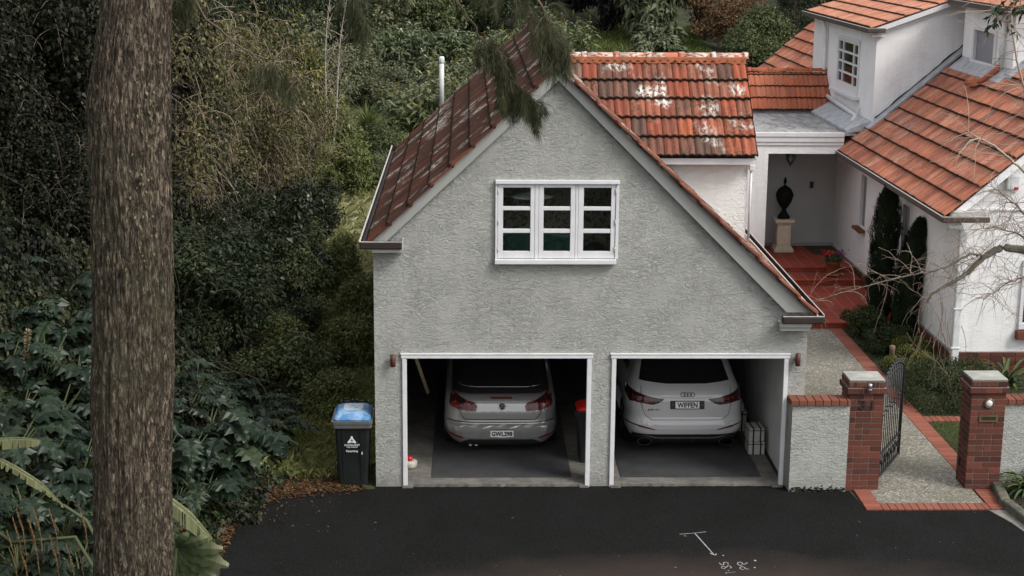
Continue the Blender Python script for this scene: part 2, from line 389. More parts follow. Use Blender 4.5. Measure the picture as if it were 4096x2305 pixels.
w.box(-.96, -.80, -.07, .0, -.02, .035); w.box(1.66, 1.79, -.07, .0, -.02, .03); w.box(2.12, 2.27, -.08, 0, -.02, .035); w.box(4.52, 4.68, -.07, 0, -.02, .03)
w.build("floor_slab", FLOORC, G)
b = NB("rubber_floor_mat"); n = b.noise(b.obj(), 3, 5, .7); b.col(b.ramp(n, [(.35, (.028, .028, .031)), (.7, (.05, .05, .054))])); b.bump(b.noise(b.obj(), 180, 2), .003); MATM = b.set(roughness=.75)
for x0, x1, lab in ((-.54, 1.56, "dark rubber mat under the silver convertible"), (2.30, 4.42, "dark rubber mat under the white car")):
    m = MB(); m.bbox(x0, x1, .26, 6.2, .047, .056, b=.003); tag(m.build("floor_mat", MATM), lab, "mat", "mats on the garage floor")
# door frames
def doorframe(x0, x1):
    m = MB(); f = .045
    m.bbox(x0-.02, x0+f, -.03, .05, -.03, 1.975, b=.006); m.bbox(x1-f, x1+.02, -.03, .05, -.03, 1.975, b=.006)
    m.bbox(x0-.035, x1+.035, -.036, .052, 1.978, 2.035, b=.006); m.bbox(x0-.045, x1+.045, -.045, .02, 2.037, 2.052, b=.004)
    for x in (x0, x1-.012): m.box(x, x+.012, .052, .2, .0, 1.97)
    m.build("door_frame", WHITE, G)
doorframe(-.93, 1.785); doorframe(2.12, 4.67)
# ---- casement window with nine panes
W0 = thing("garage_window", (0, 0, 0), None, None); W0.parent = G; W0.location = (1.26-1.8, -4.6, 3.99); W0.name = "window"
m = MB()
def wx(c): return .39+(c-235)*.001228
def wz(c): return 4.60-(c-340)*.001235
yF = -.045
m.bbox(wx(236), wx(1672), -.075, .02, wz(382), wz(341), b=.005)                 # head
m.bbox(wx(232), wx(1648), -.10, .02, wz(1318), wz(1264), b=.006)                # sill
for a, c_ in ((236, 262), (1632, 1668)): m.bbox(wx(a), wx(c_), yF, .16, wz(1262), wz(384), b=.004)
m.bbox(wx(262), wx(1632), .05, .16, wz(1262), wz(1235), b=.003); m.bbox(wx(262), wx(1632), .05, .16, wz(410), wz(384), b=.003)
for a, c_ in ((694, 738), (1166, 1196)): m.bbox(wx(a), wx(c_), -.03, .16, wz(1261), wz(385), b=.004)
m.build("frame", WHITE, W0)
GLASS = bpy.data.materials.new("window_glass"); GLASS.use_nodes = True
gt = GLASS.node_tree; gt.nodes.clear(); g1 = gt.nodes.new('ShaderNodeBsdfTransparent'); g1.inputs[0].default_value = (.85, .88, .87, 1)
g2 = gt.nodes.new('ShaderNodeBsdfGlossy'); g2.inputs['Roughness'].default_value = .02; g2.inputs['Color'].default_value = (.9, .9, .9, 1)
gf = gt.nodes.new('ShaderNodeFresnel'); gf.inputs[0].default_value = 1.45; gm = gt.nodes.new('ShaderNodeMixShader'); go = gt.nodes.new('ShaderNodeOutputMaterial')
gt.links.new(gf.outputs[0], gm.inputs[0]); gt.links.new(g1.outputs[0], gm.inputs[1]); gt.links.new(g2.outputs[0], gm.inputs[2]); gt.links.new(gm.outputs[0], go.inputs[0])
for (s0, s1, p0, p1) in ((266, 690, 325, 643), (740, 1162, 795, 1108), (1198, 1628, 1259, 1578)):
    m = MB(); rows = ((428, 650), (695, 912), (960, 1175))
    m.bbox(wx(s0), wx(p0), -.032, .02, wz(1258), wz(386), b=.004); m.bbox(wx(p1), wx(s1), -.032, .02, wz(1258), wz(386), b=.004)
    m.bbox(wx(p0), wx(p1), -.031, .02, wz(rows[0][0]), wz(387), b=.003); m.bbox(wx(p0), wx(p1), -.031, .02, wz(1257), wz(rows[2][1]), b=.003)
    m.bbox(wx(p0), wx(p1), -.026, .02, wz(695), wz(650), b=.006); m.bbox(wx(p0), wx(p1), -.026, .02, wz(960), wz(912), b=.006)
    s = m.build("sash", WHITE, W0)
    m = MB()
    for r0, r1 in rows: m.box(wx(p0)+.001, wx(p1)-.001, .004, .007, wz(r1)+.001, wz(r0)-.001)
    m.build("pane", GLASS, s)
    m = MB(); hx = s0 if s0 == 266 else s1
    if s0 != 740:
        for z in (470, 830, 1150): m = MB(); m.tube([(wx(hx), -.045, wz(z+32)), (wx(hx), -.045, wz(z-32))], .008); m.build("hinge", WRIM, s)
# ---- attic room seen through the window
b = NB("dark_floral_wallpaper"); n = b.noise(b.obj(), 9, 5, .7, 1.5); b.col(b.ramp(n, [(.4, (.12, .12, .09)), (.55, (.55, .48, .34)), (.7, (.2, .3, .22))])); WALLP = b.set(roughness=.9)
m = MB(); m.prism([(-.9, 2.33), (-.9, 3.95), (.0, 4.8), (2.6, 4.8), (3.3, 4.1), (3.3, 2.33)], 1.62, 1.66); m.box(-.9, 3.3, .21, 2.6, 4.78, 4.80) if False else m.box(.0, 2.6, .21, 2.6, 4.80, 4.83); m.box(-.9, 3.3, .21, 2.65, 2.325, 2.34); m.box(-.95, -.9, .21, 2.65, 2.34, 3.9); m.box(3.3, 3.35, .21, 2.65, 2.34, 4.05)
m.build("attic_room", WALLP, G)
b = NB("green_velvet"); n = b.noise(b.obj(), 12, 5, .7, 1); b.col(b.ramp(n, [(.4, (.06, .18, .125)), (.65, (.16, .42, .30))])); VELV = b.set(roughness=.7)
S = thing("green_sofa", (1.3, 1.4, 2.34), "green patterned sofa seen through the upper window", "sofa")
m = MB()
pts = [(.35+.1*i, 3.55-.06*math.cos(i*.55)+(.06 if 5 < i < 9 else 0)) for i in range(15)]
m.prism(pts+[(1.75, 2.8), (.35, 2.8)], 1.5, 1.7); m.build("backrest", VELV, S)
m = MB(); m.tube([(.35+.1*i, 1.5, p[1]) for i, p in enumerate(pts)], .03); m.build("piping", plain("pale_green_piping", (.30, .55, .45), .6), S)
box("seat", VELV, S, .3, 1.95, .7, 1.5, 2.5, 2.95, b=.08)
for ax in (1.93, .25): m = MB(); m.tube([(ax, .55, 3.10), (ax, 1.45, 3.25)], .17, 16); m.box(ax-.12, ax+.12, .6, 1.5, 2.5, 3.05); m.build("armrest", VELV, S)
for x, y in ((.4, .8), (.4, 1.4), (1.85, .8), (1.85, 1.4)): m = MB(); m.tube([(x, y, 2.34), (x, y, 2.52)], .03); m.build("leg", BLACKP, S)
P = thing("pendant_lamp", (.92, .5, 4.72), "wide pale pendant lamp shade behind the upper window", "lamp")
m = MB(); m.lathe([(.05, 4.36), (.12, 4.345), (.32, 4.29), (.33, 4.28), (.30, 4.285), (.04, 4.33)], (.92, .5, 0), 32); m.build("lamp_shade", plain("pale_lamp_shade", (.85, .85, .80), .5), P)
m = MB(); m.tube([(.92, .5, 4.35), (.92, .5, 4.72)], .006); m.build("cord", BLACKP, P)
# ---- roof
n1 = math.hypot(1, LT); n2 = math.hypot(1, RT)
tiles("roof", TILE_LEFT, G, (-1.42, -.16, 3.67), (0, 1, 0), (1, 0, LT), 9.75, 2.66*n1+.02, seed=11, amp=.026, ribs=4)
o = tiles("roof", TILE_RIGHT, G, (5.07, -.16, 2.575), (0, 1, 0), (-1, 0, RT), 9.75, 3.80*n2, seed=12, amp=.012, thick=.028)
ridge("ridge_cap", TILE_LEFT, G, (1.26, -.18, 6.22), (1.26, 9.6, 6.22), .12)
m = MB(); e = .012
m.prism([(-1.40, 3.66), (1.26, 6.13), (5.05, 2.54), (5.05, 2.48), (1.26, 6.03), (-1.40, 3.59)], -.04, 9.55)
m.build("roof_deck", DARKIN, G)
m = MB()
m.prism([(-1.385, 3.715), (1.26, 6.215), (1.26, 6.01), (-1.16, 3.72)], -.10, -.045)
m.prism([(5.03, 2.69), (4.61, 2.69), (1.26, 6.01), (1.26, 6.215)], -.101, -.046)
m.build("bargeboard", TRIMG, G)
m = MB(); m.prism([(-1.36, 3.70), (1.26, 6.17), (5.02, 2.64), (4.9, 2.6), (1.26, 6.0), (-1.3, 3.6)], -.046, -.001); m.build("soffit", TRIMG, G)
def gutter(m, rim, x0, x1, y0, y1, zt, h=.10):
    m.box(x0, x1, y0, y1, zt-h, zt-h+.012); 
    m.box(x0, x0+.012, y0, y1, zt-h+.012, zt); m.box(x1-.012, x1, y0, y1, zt-h+.012, zt)
    m.box(x0+.012, x1-.012, y0, y0+.012, zt-h+.012, zt); m.box(x0+.012, x1-.012, y1-.012, y1, zt-h+.012, zt)
    rim.bbox(x0-.008, x0+.016, y0-.008, y1, zt, zt+.014, b=.003)
def gset(build, mat, parent):
    g_, q_ = MB(), MB(); build(g_, q_); o_ = g_.build("gutter", mat, parent); q_.build("gutter_rim", WRIM, o_)
def _gl(g, r_):
  gutter(g, r_, -1.53, -1.40, -.22, 9.5, 3.74)
  g.bbox(-1.53, -.93, -.235, -.112, 3.63, 3.735, b=.02); r_.bbox(-1.53, -.93, -.242, -.225, 3.735, 3.747, b=.003); r_.bbox(-.932, -.918, -.2, 0, 3.61, 3.75, b=.004)
def _gr(g, r_):
  gutter(g, r_, 5.03, 5.14, -.22, 9.5, 2.665)
  g.bbox(4.53, 5.13, -.245, -.115, 2.55, 2.655, b=.02); r_.bbox(4.53, 5.13, -.252, -.235, 2.655, 2.668, b=.003); r_.bbox(5.125, 5.14, -.2, 9.5, 2.666, 2.682, b=.003)
gset(_gl, BROWN, G); gset(_gr, BROWN, G)
m = MB(); m.bbox(4.50, 4.96, -.2, -.001, 2.49, 2.545, b=.004); m.bbox(4.51, 4.95, -.17, -.001, 2.43, 2.491, b=.004); m.build("eave_box", TRIMG, G); m = MB(); m.bbox(-1.36, -.92, -.2, -.001, 3.58, 3.625, b=.004); m.build("eave_box", TRIMG, G)
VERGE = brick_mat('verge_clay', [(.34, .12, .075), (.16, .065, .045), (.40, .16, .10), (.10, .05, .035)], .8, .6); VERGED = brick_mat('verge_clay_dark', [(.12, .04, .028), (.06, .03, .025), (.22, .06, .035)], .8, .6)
m = MB(); m2 = MB()
for i in range(13):
    x1 = 5.05-i*.404/n2; x0 = x1-.404/n2
    if x0 > 1.25: m.prism([(x1, Rz(x1)+.042), (x0, Rz(x0)-.008), (x0, Rz(x0)-.036), (x1, Rz(x1)-.004)], -.19, -.055, tone=rnd.random())
for i in range(9):
    x0 = -1.40+i*.404/n1; x1 = x0+.404/n1
    m2.prism([(x0, Lz(x0)+.030), (x1, Lz(x1)-.012), (x1, Lz(x1)-.035), (x0, Lz(x0)-.018)], -.19, -.055, tone=rnd.random())
mL, mR = MB(), MB()
for t in [i*.404/n1/2.66 for i in range(1, 10)]:
    x = -1.40+2.66*t
    if x < 1.1: m2.tube([(x, -.185, Lz(x)-.005), (x, -.05, Lz(x)-.005)], .042, 8, tone=.4)
for i in range(1, 13):
    x = 5.05-i*.404/n2
    if x > 1.4: m.tube([(x, -.185, Rz(x)-.01), (x, -.05, Rz(x)-.01)], .036, 8, tone=.35)
m.build("verge_edge", VERGE, G); m2.build("verge_edge", VERGED, G)
m = MB(); m.tube([(-.52, 9.35, 4.4), (-.52, 9.35, 5.42)], .045, 12); m.lathe([(.05, 5.42), (.055, 5.44), (.055, 5.52), (.04, 5.55)], (-.52, 9.35, 0), 12)
tag(m.build("vent_pipe", plain("white_pvc", (.6, .62, .63), .4), G), None)
# ---- cross wing on the right slope
m = MB()
m.prism([(1.9, 2.2), (4.50, 2.2), (4.50, 4.52), (1.9, 4.52)], 2.9, 3.02)
m.wall([(3.02, 2.2), (5.46, 2.2), (5.46, 4.5), (4.18, 5.86), (3.02, 4.5)], [], 4.38, 4.50, 'x')
m.build("wing_wall", STUCCO_D, G)
tw = math.tan(R(43))
tiles("wing_roof", TILE_WING, G, (1.62, 2.62, 4.53), (1, 0, 0), (0, 1, tw), 2.98, 1.56/math.cos(R(43)), tw=.248, cl=.396, seed=29, amp=.038, thick=.05)
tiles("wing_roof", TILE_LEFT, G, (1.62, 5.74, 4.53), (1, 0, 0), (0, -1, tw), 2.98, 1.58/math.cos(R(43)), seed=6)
ridge("wing_ridge_cap", TILE_RIDGE, G, (1.4, 4.18, 6.0), (4.62, 4.18, 6.0), .10, .50, seed=9)
m = MB(); rr = random.Random(4); k = 60
top = [(1.5+3.10*i/k, 6.00) for i in range(k+1)]; bot = [(4.60-3.10*i/k, 5.905+rr.uniform(-.014, .014)) for i in range(k+1)]
m.prism(top+bot, 4.02, 4.08); m.build("ridge_mortar", plain("red_mortar", (.36, .13, .07), .9, var=.25, scale=12), G)
m = MB(); m.prism([(2.66, 4.51), (4.18, 5.92), (5.70, 4.51), (5.62, 4.44), (4.18, 5.83), (2.74, 4.44)], 1.62, 4.57, 'x'); m.build("wing_deck", DARKIN, G)
m = MB(); m.bbox(2.0, 4.56, 2.66, 2.70, 4.42, 4.52, b=.004); m.bbox(2.0, 4.54, 2.70, 2.9, 4.42, 4.435, b=.003)
m.prism([(2.70, 4.51), (4.18, 5.89), (4.18, 5.77), (2.84, 4.42), (2.70, 4.42)], 4.502, 4.53, 'x'); m.build("wing_fascia", WHITE, G)
m = MB(); m.tube([(4.55, 2.88, 4.38), (4.55, 2.88, 3.18)], .02, 8); m.bbox(4.51, 4.60, 2.82, 2.94, 4.30, 4.39, b=.01); m.build("wing_downpipe", WHITE, G)
def wall_lamp(x, z0, z1, lab):
    T = thing("wall_lamp", (x, 0, z0), lab, "lamp", "wall lamps beside the garage doors")
    m = MB(); m.lathe([(.03, z0), (.038, z0+.004), (.038, z1-.004), (.03, z1)], (x, -.085, 0), 16); m.build("body", RUST, T)
    m = MB(); m.bbox(x-.02, x+.02, -.06, -.0, (z0+z1)/2-.03, (z0+z1)/2+.03, b=.004); m.build("bracket", RUST, T)
wall_lamp(-1.08, 1.87, 2.05, "rust-red cylinder lamp at the left end of the garage front")
wall_lamp(4.81, 1.88, 2.07, "rust-red cylinder lamp at the right end of the garage front")

# ================================================================ THE HOUSE
HT = .869; ang = math.atan(HT)
def Hz(x): return 3.03+(x-8.66)*HT
H = thing("house", (11, 14, 0), "white stucco house with terracotta tiled roof and two dormers", "house")
m = MB()
m.wall([(6.261, -.1), (28.4, -.1), (28.4, 2.97), (6.261, 2.97)], [[(9.45, .95), (9.95, .95), (9.95, 2.52), (9.45, 2.52)], [(13.0, 1.38), (13.5, 1.38), (13.5, 2.58), (13.0, 2.58)]], 9.05, 9.25, 'x')
m.build("side_wall", STUCCO_W, H)
m = MB()
m.wall([(9.05, -.1), (17.8, -.1), (17.8, 3.5), (13.4, Hz(13.4)-.08), (9.05, Hz(9.05)-.08)], [[(10.28, .88), (11.8, .88), (11.8, 2.1), (10.28, 2.1)]], 6.06, 6.26)
m.bbox(9.06, 17.8, 6.03, 6.06, 3.08, 3.12, b=.006)
m.build("gable_wall", STUCCO_W, H)
m = MB(); m.box(9.12, 9.2, 9.45, 9.95, .95, 2.52); m.build("grey_pane", plain("grey_obscure_pane", (.17, .17, .19), .35), H); m = MB(); m.box(9.12, 9.2, 13.0, 13.5, 1.38, 2.58)  # solid panes in one even grey
m.build("grey_pane", plain("grey_obscure_pane", (.17, .17, .19), .35), H)
m = MB(); m.box(9.3, 17.7, 6.3, 28.3, 2.9, 2.95); m.build("ceiling", DARKIN, H)
# right-hand gable window with shutters
Wn = thing("window", (0, 0, 0), None, None); Wn.parent = H; Wn.location = (10.8-11, 6.06-14, 1.5)
m = MB(); m.bbox(10.24, 11.84, 6.0, 6.12, .84, .96, b=.01)
m.bbox(10.24, 10.31, 6.02, 6.12, .96, 2.14, b=.006); m.bbox(11.78, 11.84, 6.02, 6.12, .96, 2.14, b=.006); m.bbox(10.31, 11.78, 6.02, 6.12, 2.08, 2.14, b=.006); m.bbox(10.31, 11.78, 6.02, 6.1, 1.48, 1.54, b=.006)
m.build("frame", WHITE, Wn)
m = MB()
for i in range(26):
    z = 1.0+i*.042; m.box(10.31, 11.78, 6.09, 6.125, z, z+.012)
m.build("louvre", WHITE, Wn)
box("pane", GLASS, Wn, 10.31, 11.78, 6.068, 6.072, .97, 2.07, b=.001); box("dark_room", DARKIN, H, 10.2, 12, 6.3, 6.4, .8, 2.2)
m = MB(); mo = MB()
def sill(m, x0, x1, y0, y1, z, alongx=True, n=6, drop=.05):
    for i in range(n):
        a = i/n; b2 = (i+1)/n-.03
        if alongx: m.bbox(x0+(x1-x0)*a, x0+(x1-x0)*b2, y0, y1, z-.07, z, b=.006, tone=rnd.random())
        else: m.bbox(x0, x1, y0+(y1-y0)*a, y0+(y1-y0)*b2, z-.07, z, b=.006, tone=rnd.random())
for k in range(8): m.bbox(10.2+k*.2, 10.2+k*.2+.19, 5.92, 6.06, .66, .82, b=.008, tone=rnd.random())
m.build("brick_sill", BRICKC, H); m = MB()
sill(m, 8.90, 9.05, 12.9, 13.6, 1.37, False, 7); m.build("brick_sill", BRICKC, H); m = MB(); sill(m, 8.93, 9.05, 9.4, 10.0, .94, False, 6)
m.build("brick_sill", BRICKC, H)
m = MB(); mo = MB()
for c in range(5):
    z = -.02+c*.086; pos = 6.03-(.12 if c % 2 else 0)
    while pos < 15.9:
        m.bbox(8.985, 9.05, max(pos, 6.02), pos+.225, z, z+.076, b=.004, tone=rnd.random()); pos += .236
    pos = 9.05
    while pos < 12:
        m.bbox(pos, pos+.225, 5.99, 6.06, z, z+.076, b=.004, tone=rnd.random()); pos += .236
mo.box(9.0, 9.05, 6.02, 15.9, -.05, .405); mo.box(9.05, 12, 6.005, 6.06, -.05, .4051)
m.build("brick_plinth", BRICK, H); mo.build("plinth_mortar", MORTAR, H)
# roofs
def dskip(u, v):
    x = 8.62+v*math.cos(ang); y = 5.72+u
    return (y > 13.7 and x > 9.36+.1 and y < 20.7) or (x > 11.2 and 10.3 < y < 14)
tiles("roof", TILE_HOUSE, H, (8.62, 5.72, 3.0), (0, 1, 0), (1, 0, HT), 22.8, 4.8/math.cos(ang), tw=.262, cl=.404, seed=5, amp=.024, thick=.045, skip=dskip, ribs=4)
m = MB(); m.prism([(8.66, 3.0), (13.5, Hz(13.5)-.02), (18, 3.2), (18, 3.1), (13.5, Hz(13.5)-.12), (8.66, 2.93)], 5.80, 28.4); m.build("roof_deck", DARKIN, H)
m = MB(); m.prism([(8.72, 3.03), (13.4, Hz(13.4)-.03), (13.4, Hz(13.4)-.2), (9.0, 3.1), (8.72, 2.95)], 5.77, 5.80); m.build("verge_trim", STUCCO_W, H)
m = MB(); m.box(8.68, 9.05, 5.8, 15.9, 2.93, 2.95); m.build("soffit", WHITE, H)
def _h1(g, r_):
  gutter(g, r_, 8.55, 8.67, 5.68, 14.45, 3.03)
  g.bbox(8.55, 9.42, 5.60, 5.72, 2.93, 3.03, b=.02); r_.bbox(8.55, 9.42, 5.595, 5.615, 3.031, 3.045, b=.003)
  r_.prism([(8.78, 3.12), (9.45, 3.13), (9.42, 3.05), (8.72, 3.05)], 5.63, 5.78)
# dormer one
def D1z(x): return 5.86+(x-9.2)*.352
m = MB()
m.wall([(14.10, 3.3), (20.7, 3.3), (20.7, 5.83), (14.10, 5.83)], [[(15.55, 4.2), (17.75, 4.2), (17.75, 5.42), (15.55, 5.42)]], 9.36, 9.5, 'x')
m.prism([(9.364, 3.4), (9.364, 5.82), (12.4, D1z(12.4)-.06), (12.4, 3.4)], 14.09, 14.2)
m.build("dormer_wall", STUCCO_W, H)
tiles("dormer_roof", TILE_FAR, H, (9.16, 13.93, 5.85), (0, 1, 0), (1, 0, .352), 7.0, 3.4, tw=.262, cl=.404, seed=8, ribs=4, amp=.022)
m = MB(); m.prism([(9.2, 5.83), (12.4, D1z(12.4)), (12.4, D1z(12.4)-.06), (9.2, 5.78)], 13.98, 20.85); m.build("dormer_deck", WHITE, H)
m = MB(); m.prism([(9.3, 5.86), (12.4, D1z(12.4)-.0), (12.4, D1z(12.4)-.11), (9.3, 5.75)], 13.94, 13.978); m.prism([(9.36, 5.80), (12.4, D1z(12.4)-.1), (12.4, D1z(12.4)-.22), (9.36, 5.67)], 14.06, 14.089)
m.bbox(9.22, 9.5, 13.95, 14.08, 5.66, 5.70, b=.004); m.build("dormer_trim", WHITE, H)
def _h2(g, r_):
  gutter(g, r_, 9.06, 9.17, 13.9, 20.95, 5.86); g.bbox(9.06, 9.50, 13.84, 13.94, 5.76, 5.86, b=.02); r_.bbox(9.06, 9.50, 13.835, 13.85, 5.861, 5.872, b=.003)
# dormer window (3 x 4 lights)
Wd = thing("window", (0, 0, 0), None, None); Wd.parent = H; Wd.location = (9.36-11, 16.65-14, 4.8)
m = MB(); X0, X1 = 9.33, 9.42
m.bbox(9.30, X1, 15.5, 17.8, 5.40, 5.46, b=.006); m.bbox(X0, X1, 15.52, 15.64, 4.14, 5.40, b=.006); m.bbox(X0, X1, 17.66, 17.78, 4.14, 5.40, b=.006)
m.bbox(X0, X1, 15.64, 17.66, 4.14, 4.34, b=.006); m.bbox(9.20, X1, 15.35, 17.95, 4.06, 4.14, b=.01)
m.bbox(X0+.01, X1-.02, 15.64, 17.66, 5.33, 5.40, b=.004)
for z in (4.58, 4.84, 5.09): m.bbox(X0+.01, X1-.02, 15.64, 17.66, z-.022, z+.022, b=.004)
for y in (16.12, 17.22): m.bbox(X0+.012, X1-.025, y-.035, y+.035, 4.34, 5.33, b=.004)
m.build("frame", WHITE, Wd)
box("pane", GLASS, Wd, 9.375, 9.379, 15.6, 17.7, 4.3, 5.4, b=.001); box("dark_room", DARKIN, H, 9.7, 9.75, 14.8, 18.5, 3.9, 5.7)
m = MB()
m.tube([(9.14, 19.2, 5.78), (9.24, 19.1, 5.70), (9.28, 19.0, 5.55), (9.29, 18.95, 3.92), (9.28, 18.9, 3.85)], .05, 10)
m.tube([(9.28, 19.0, 3.86), (9.24, 15.15, 3.72), (9.20, 15.05, 3.68), (8.66, 14.45, 3.08)], .055, 10)
m.bbox(9.30, 9.36, 15.2, 15.26, 3.7, 3.9, b=.004)
m.build("dormer_downpipe", plain("white_pvc", (.6, .62, .63), .4), H)
# lead aprons
m = MB()
def onroof(x, y, h): return (x, y, Hz(x)+h)
q = [(9.2, 13.72), (12.3, 13.72), (12.3, 14.09), (9.2, 14.09)]
m.add([onroof(x, y, .085) for x, y in q]+[onroof(x, y, .02) for x, y in q], [(0, 1, 2, 3), (4, 5, 1, 0), (7, 6, 5, 4), (0, 3, 7, 4)])
m.prism([(9.37, 3.72), (9.30, 3.72), (8.78, 3.50), (8.78, 3.44), (9.37, 3.5)], 14.1, 19.6)
q = [(10.86, 10.0), (11.16, 10.0), (11.16, 13.4), (10.86, 13.4)]
m.add([onroof(x, y, .085) for x, y in q]+[onroof(x, y, .02) for x, y in q], [(0, 1, 2, 3), (4, 5, 1, 0), (7, 6, 5, 4), (0, 3, 7, 4), (1, 2, 6, 5)])
q = [(11.0, 9.7), (13, 9.7), (13, 10.1), (11.0, 10.1)]
m.add([onroof(x, y, .086) for x, y in q]+[onroof(x, y, .02) for x, y in q], [(0, 1, 2, 3), (4, 5, 1, 0), (7, 6, 5, 4), (0, 3, 7, 4)])
m.build("lead_flashing", LEAD, H)
m = MB(); pts = []
for i in range(26): x = 9.42+i*.11; pts.append((x, 14.07, Hz(x)+.10+rnd.uniform(-.02, .02)))
m.tube(pts, .016, 6); m.build("flashing_crack", DARKIN, H)
# dormer two
m = MB()
m.wall([(10.104, 4.9), (13.346, 4.9), (13.346, 6.46), (10.104, 6.46)], [[(11.2, 5.22), (12.66, 5.22), (12.66, 5.98), (11.2, 5.98)]], 11.16, 11.3, 'x')
m.prism([(11.164, 4.9), (11.164, 6.45), (14, 7.8), (14, 4.9)], 10.1, 10.2); m.prism([(11.164, 4.9), (11.164, 6.45), (14, 7.8), (14, 4.9)], 13.35, 13.45)
m.build("dormer_wall", STUCCO_W, H)
tiles("dormer_roof", TILE_FAR, H, (11.0, 9.9, 6.5), (0, 1, 0), (1, 0, .42), 4.7, 2.6, tw=.262, cl=.404, seed=18, amp=.020, ribs=4)
def _h3(g, r_):
  gutter(g, r_, 10.9, 11.02, 9.86, 14.55, 6.52); g.bbox(10.9, 13, 9.80, 9.92, 6.42, 6.52, b=.02)
Wd = thing("window", (0, 0, 0), None, None); Wd.parent = H; Wd.location = (11.16-11, 11.9-14, 5.6)
m = MB(); m.bbox(11.10, 11.2, 11.1, 12.76, 5.14, 5.28, b=.01); m.bbox(11.12, 11.2, 11.14, 11.26, 5.28, 6.0, b=.01); m.bbox(11.12, 11.2, 12.6, 12.72, 5.28, 6.0, b=.01); m.bbox(11.12, 11.2, 11.26, 12.6, 5.93, 6.0, b=.01)
m.build("frame", WHITE, Wd); box("pane", plain("grey_obscure_pane", (.17, .17, .19), .35), Wd, 11.19, 11.2, 11.26, 12.6, 5.28, 5.93, b=.001)
m = MB(); m.tube([(11.1, 10.62, 6.4), (11.08, 10.6, 5.25)], .05, 10); m.build("dormer_downpipe", plain("white_pvc", (.6, .62, .63), .4), H)
m = MB(); m.tube([(11.05, 10.6, 5.32), (11.0, 10.6, 5.22), (10.75, 10.75, 4.98), (10.62, 10.95, 4.93)], .06, 12); m.tube([(10.60, 11.2, 4.90), (10.62, 10.7, 4.92)], .065, 12)
m.build("clay_pipe", TILE_NEWER, H)
# entry: flat roof, fascia, small tiled roof behind
b = NB("weathered_membrane"); v = b.obj((1, .35, 1)); n = b.noise(v, 5, 6, .7, 1.2); b.col(b.ramp(n, [(.38, (.13, .12, .12)), (.5, (.26, .255, .255)), (.68, (.36, .36, .355))])); MEMB = b.set(roughness=.7)
m = MB(); m.box(5.6, 9.0, 14.06, 18.2, 3.38, 3.43); m.build("flat_roof", MEMB, H)
m = MB(); m.bbox(5.6, 8.72, 13.98, 14.06, 3.36, 3.46, b=.008); m.bbox(5.6, 8.72, 14.0, 14.08, 3.24, 3.355, b=.004); m.bbox(5.6, 8.72, 14.02, 14.08, 3.16, 3.235, b=.003); m.build("entry_fascia", WHITE, H)
m = MB(); m.box(5.6, 9.05, 14.05, 14.25, 2.96, 3.16); m.box(5.6, 6.98, 14.05, 14.25, -.05, 2.96); m.box(6.78, 6.98, 14.25, 15.95, -.05, 3.1); m.build("entry_wall", STUCCO_W, H)
m = MB(); m.box(6.78, 9.05, 15.95, 16.05, .3, 3.2); m.build("porch_wall", stucco("shaded_porch_stucco", (.42, .43, .42), 8, .006, .08), H)  # greyer than the outer walls: the recess's shade is put into its colour
m = MB(); m.box(6.98, 9.05, 14.25, 15.95, 3.02, 3.1); m.build("porch_ceiling", plain("porch_ceiling_paint", (.3, .3, .29), .8), H); m = MB(); m.box(6.98, 9.05, 15.90, 15.95, .40, .47); m.build("skirting", plain("porch_ceiling_paint", (.3, .3, .29), .8), H)
m = MB(); m.bbox(8.40, 8.49, 15.91, 15.95, 1.84, 2.0, b=.006); m.build("intercom", BLACKP, H)
tiles("small_roof", TILE_NEWER, H, (6.9, 18.0, 3.50), (1, 0, 0), (0, 1, .9), 2.6, 1.32, tw=.262, cl=.404, seed=31, amp=.03)
tiles("small_roof", TILE_NEWER, H, (6.9, 20.0, 3.50), (1, 0, 0), (0, -1, .9), 2.6, 1.32, seed=31)
ridge("small_ridge_cap", TILE_NEWER, H, (6.8, 19.0, 4.44), (9.5, 19.0, 4.44), .10, .5)
m = MB(); m.prism([(18.05, 3.42), (19, 4.36), (19.95, 3.42)], 6.95, 9.4, 'x'); m.box(6.9, 9.2, 18.2, 19.8, 0, 3.43); m.build("small_roof_wall", LEAD, H)
for q_ in (_h1, _h2, _h3): gset(q_, BROWN2, H)
m = MB(); m.bbox(8.98, 9.12, 5.88, 6.0, .0, 2.7, b=.02); m.tube([(8.72, 5.78, 2.93), (8.74, 5.8, 2.82), (8.98, 5.93, 2.78), (9.05, 5.94, 2.65)], .055, 10)
for z in (.5, 1.25, 2.1): m.bbox(8.96, 9.14, 5.87, 6.01, z, z+.03, b=.004)
m.build("downpipe", plain("white_pvc", (.6, .62, .63), .4), H)
A_ = thing("alarm_box", (9.92, 6.06, 3.47), "white alarm box with a red light on the house gable", "alarm")
m = MB(); m.bbox(9.80, 10.04, 5.97, 6.06, 3.47, 3.74, b=.02); [m.bbox(9.83, 9.93, 5.962, 5.975, 3.5+i*.018, 3.507+i*.018, b=.002) for i in range(4)]; m.build("case", plain("white_pvc", (.6, .62, .63), .4), A_)
m = MB(); m.bbox(9.94, 10.01, 5.945, 5.98, 3.48, 3.53, b=.008); m.build("red_light", plain("red_lens", (.45, .01, .01), .25), A_)
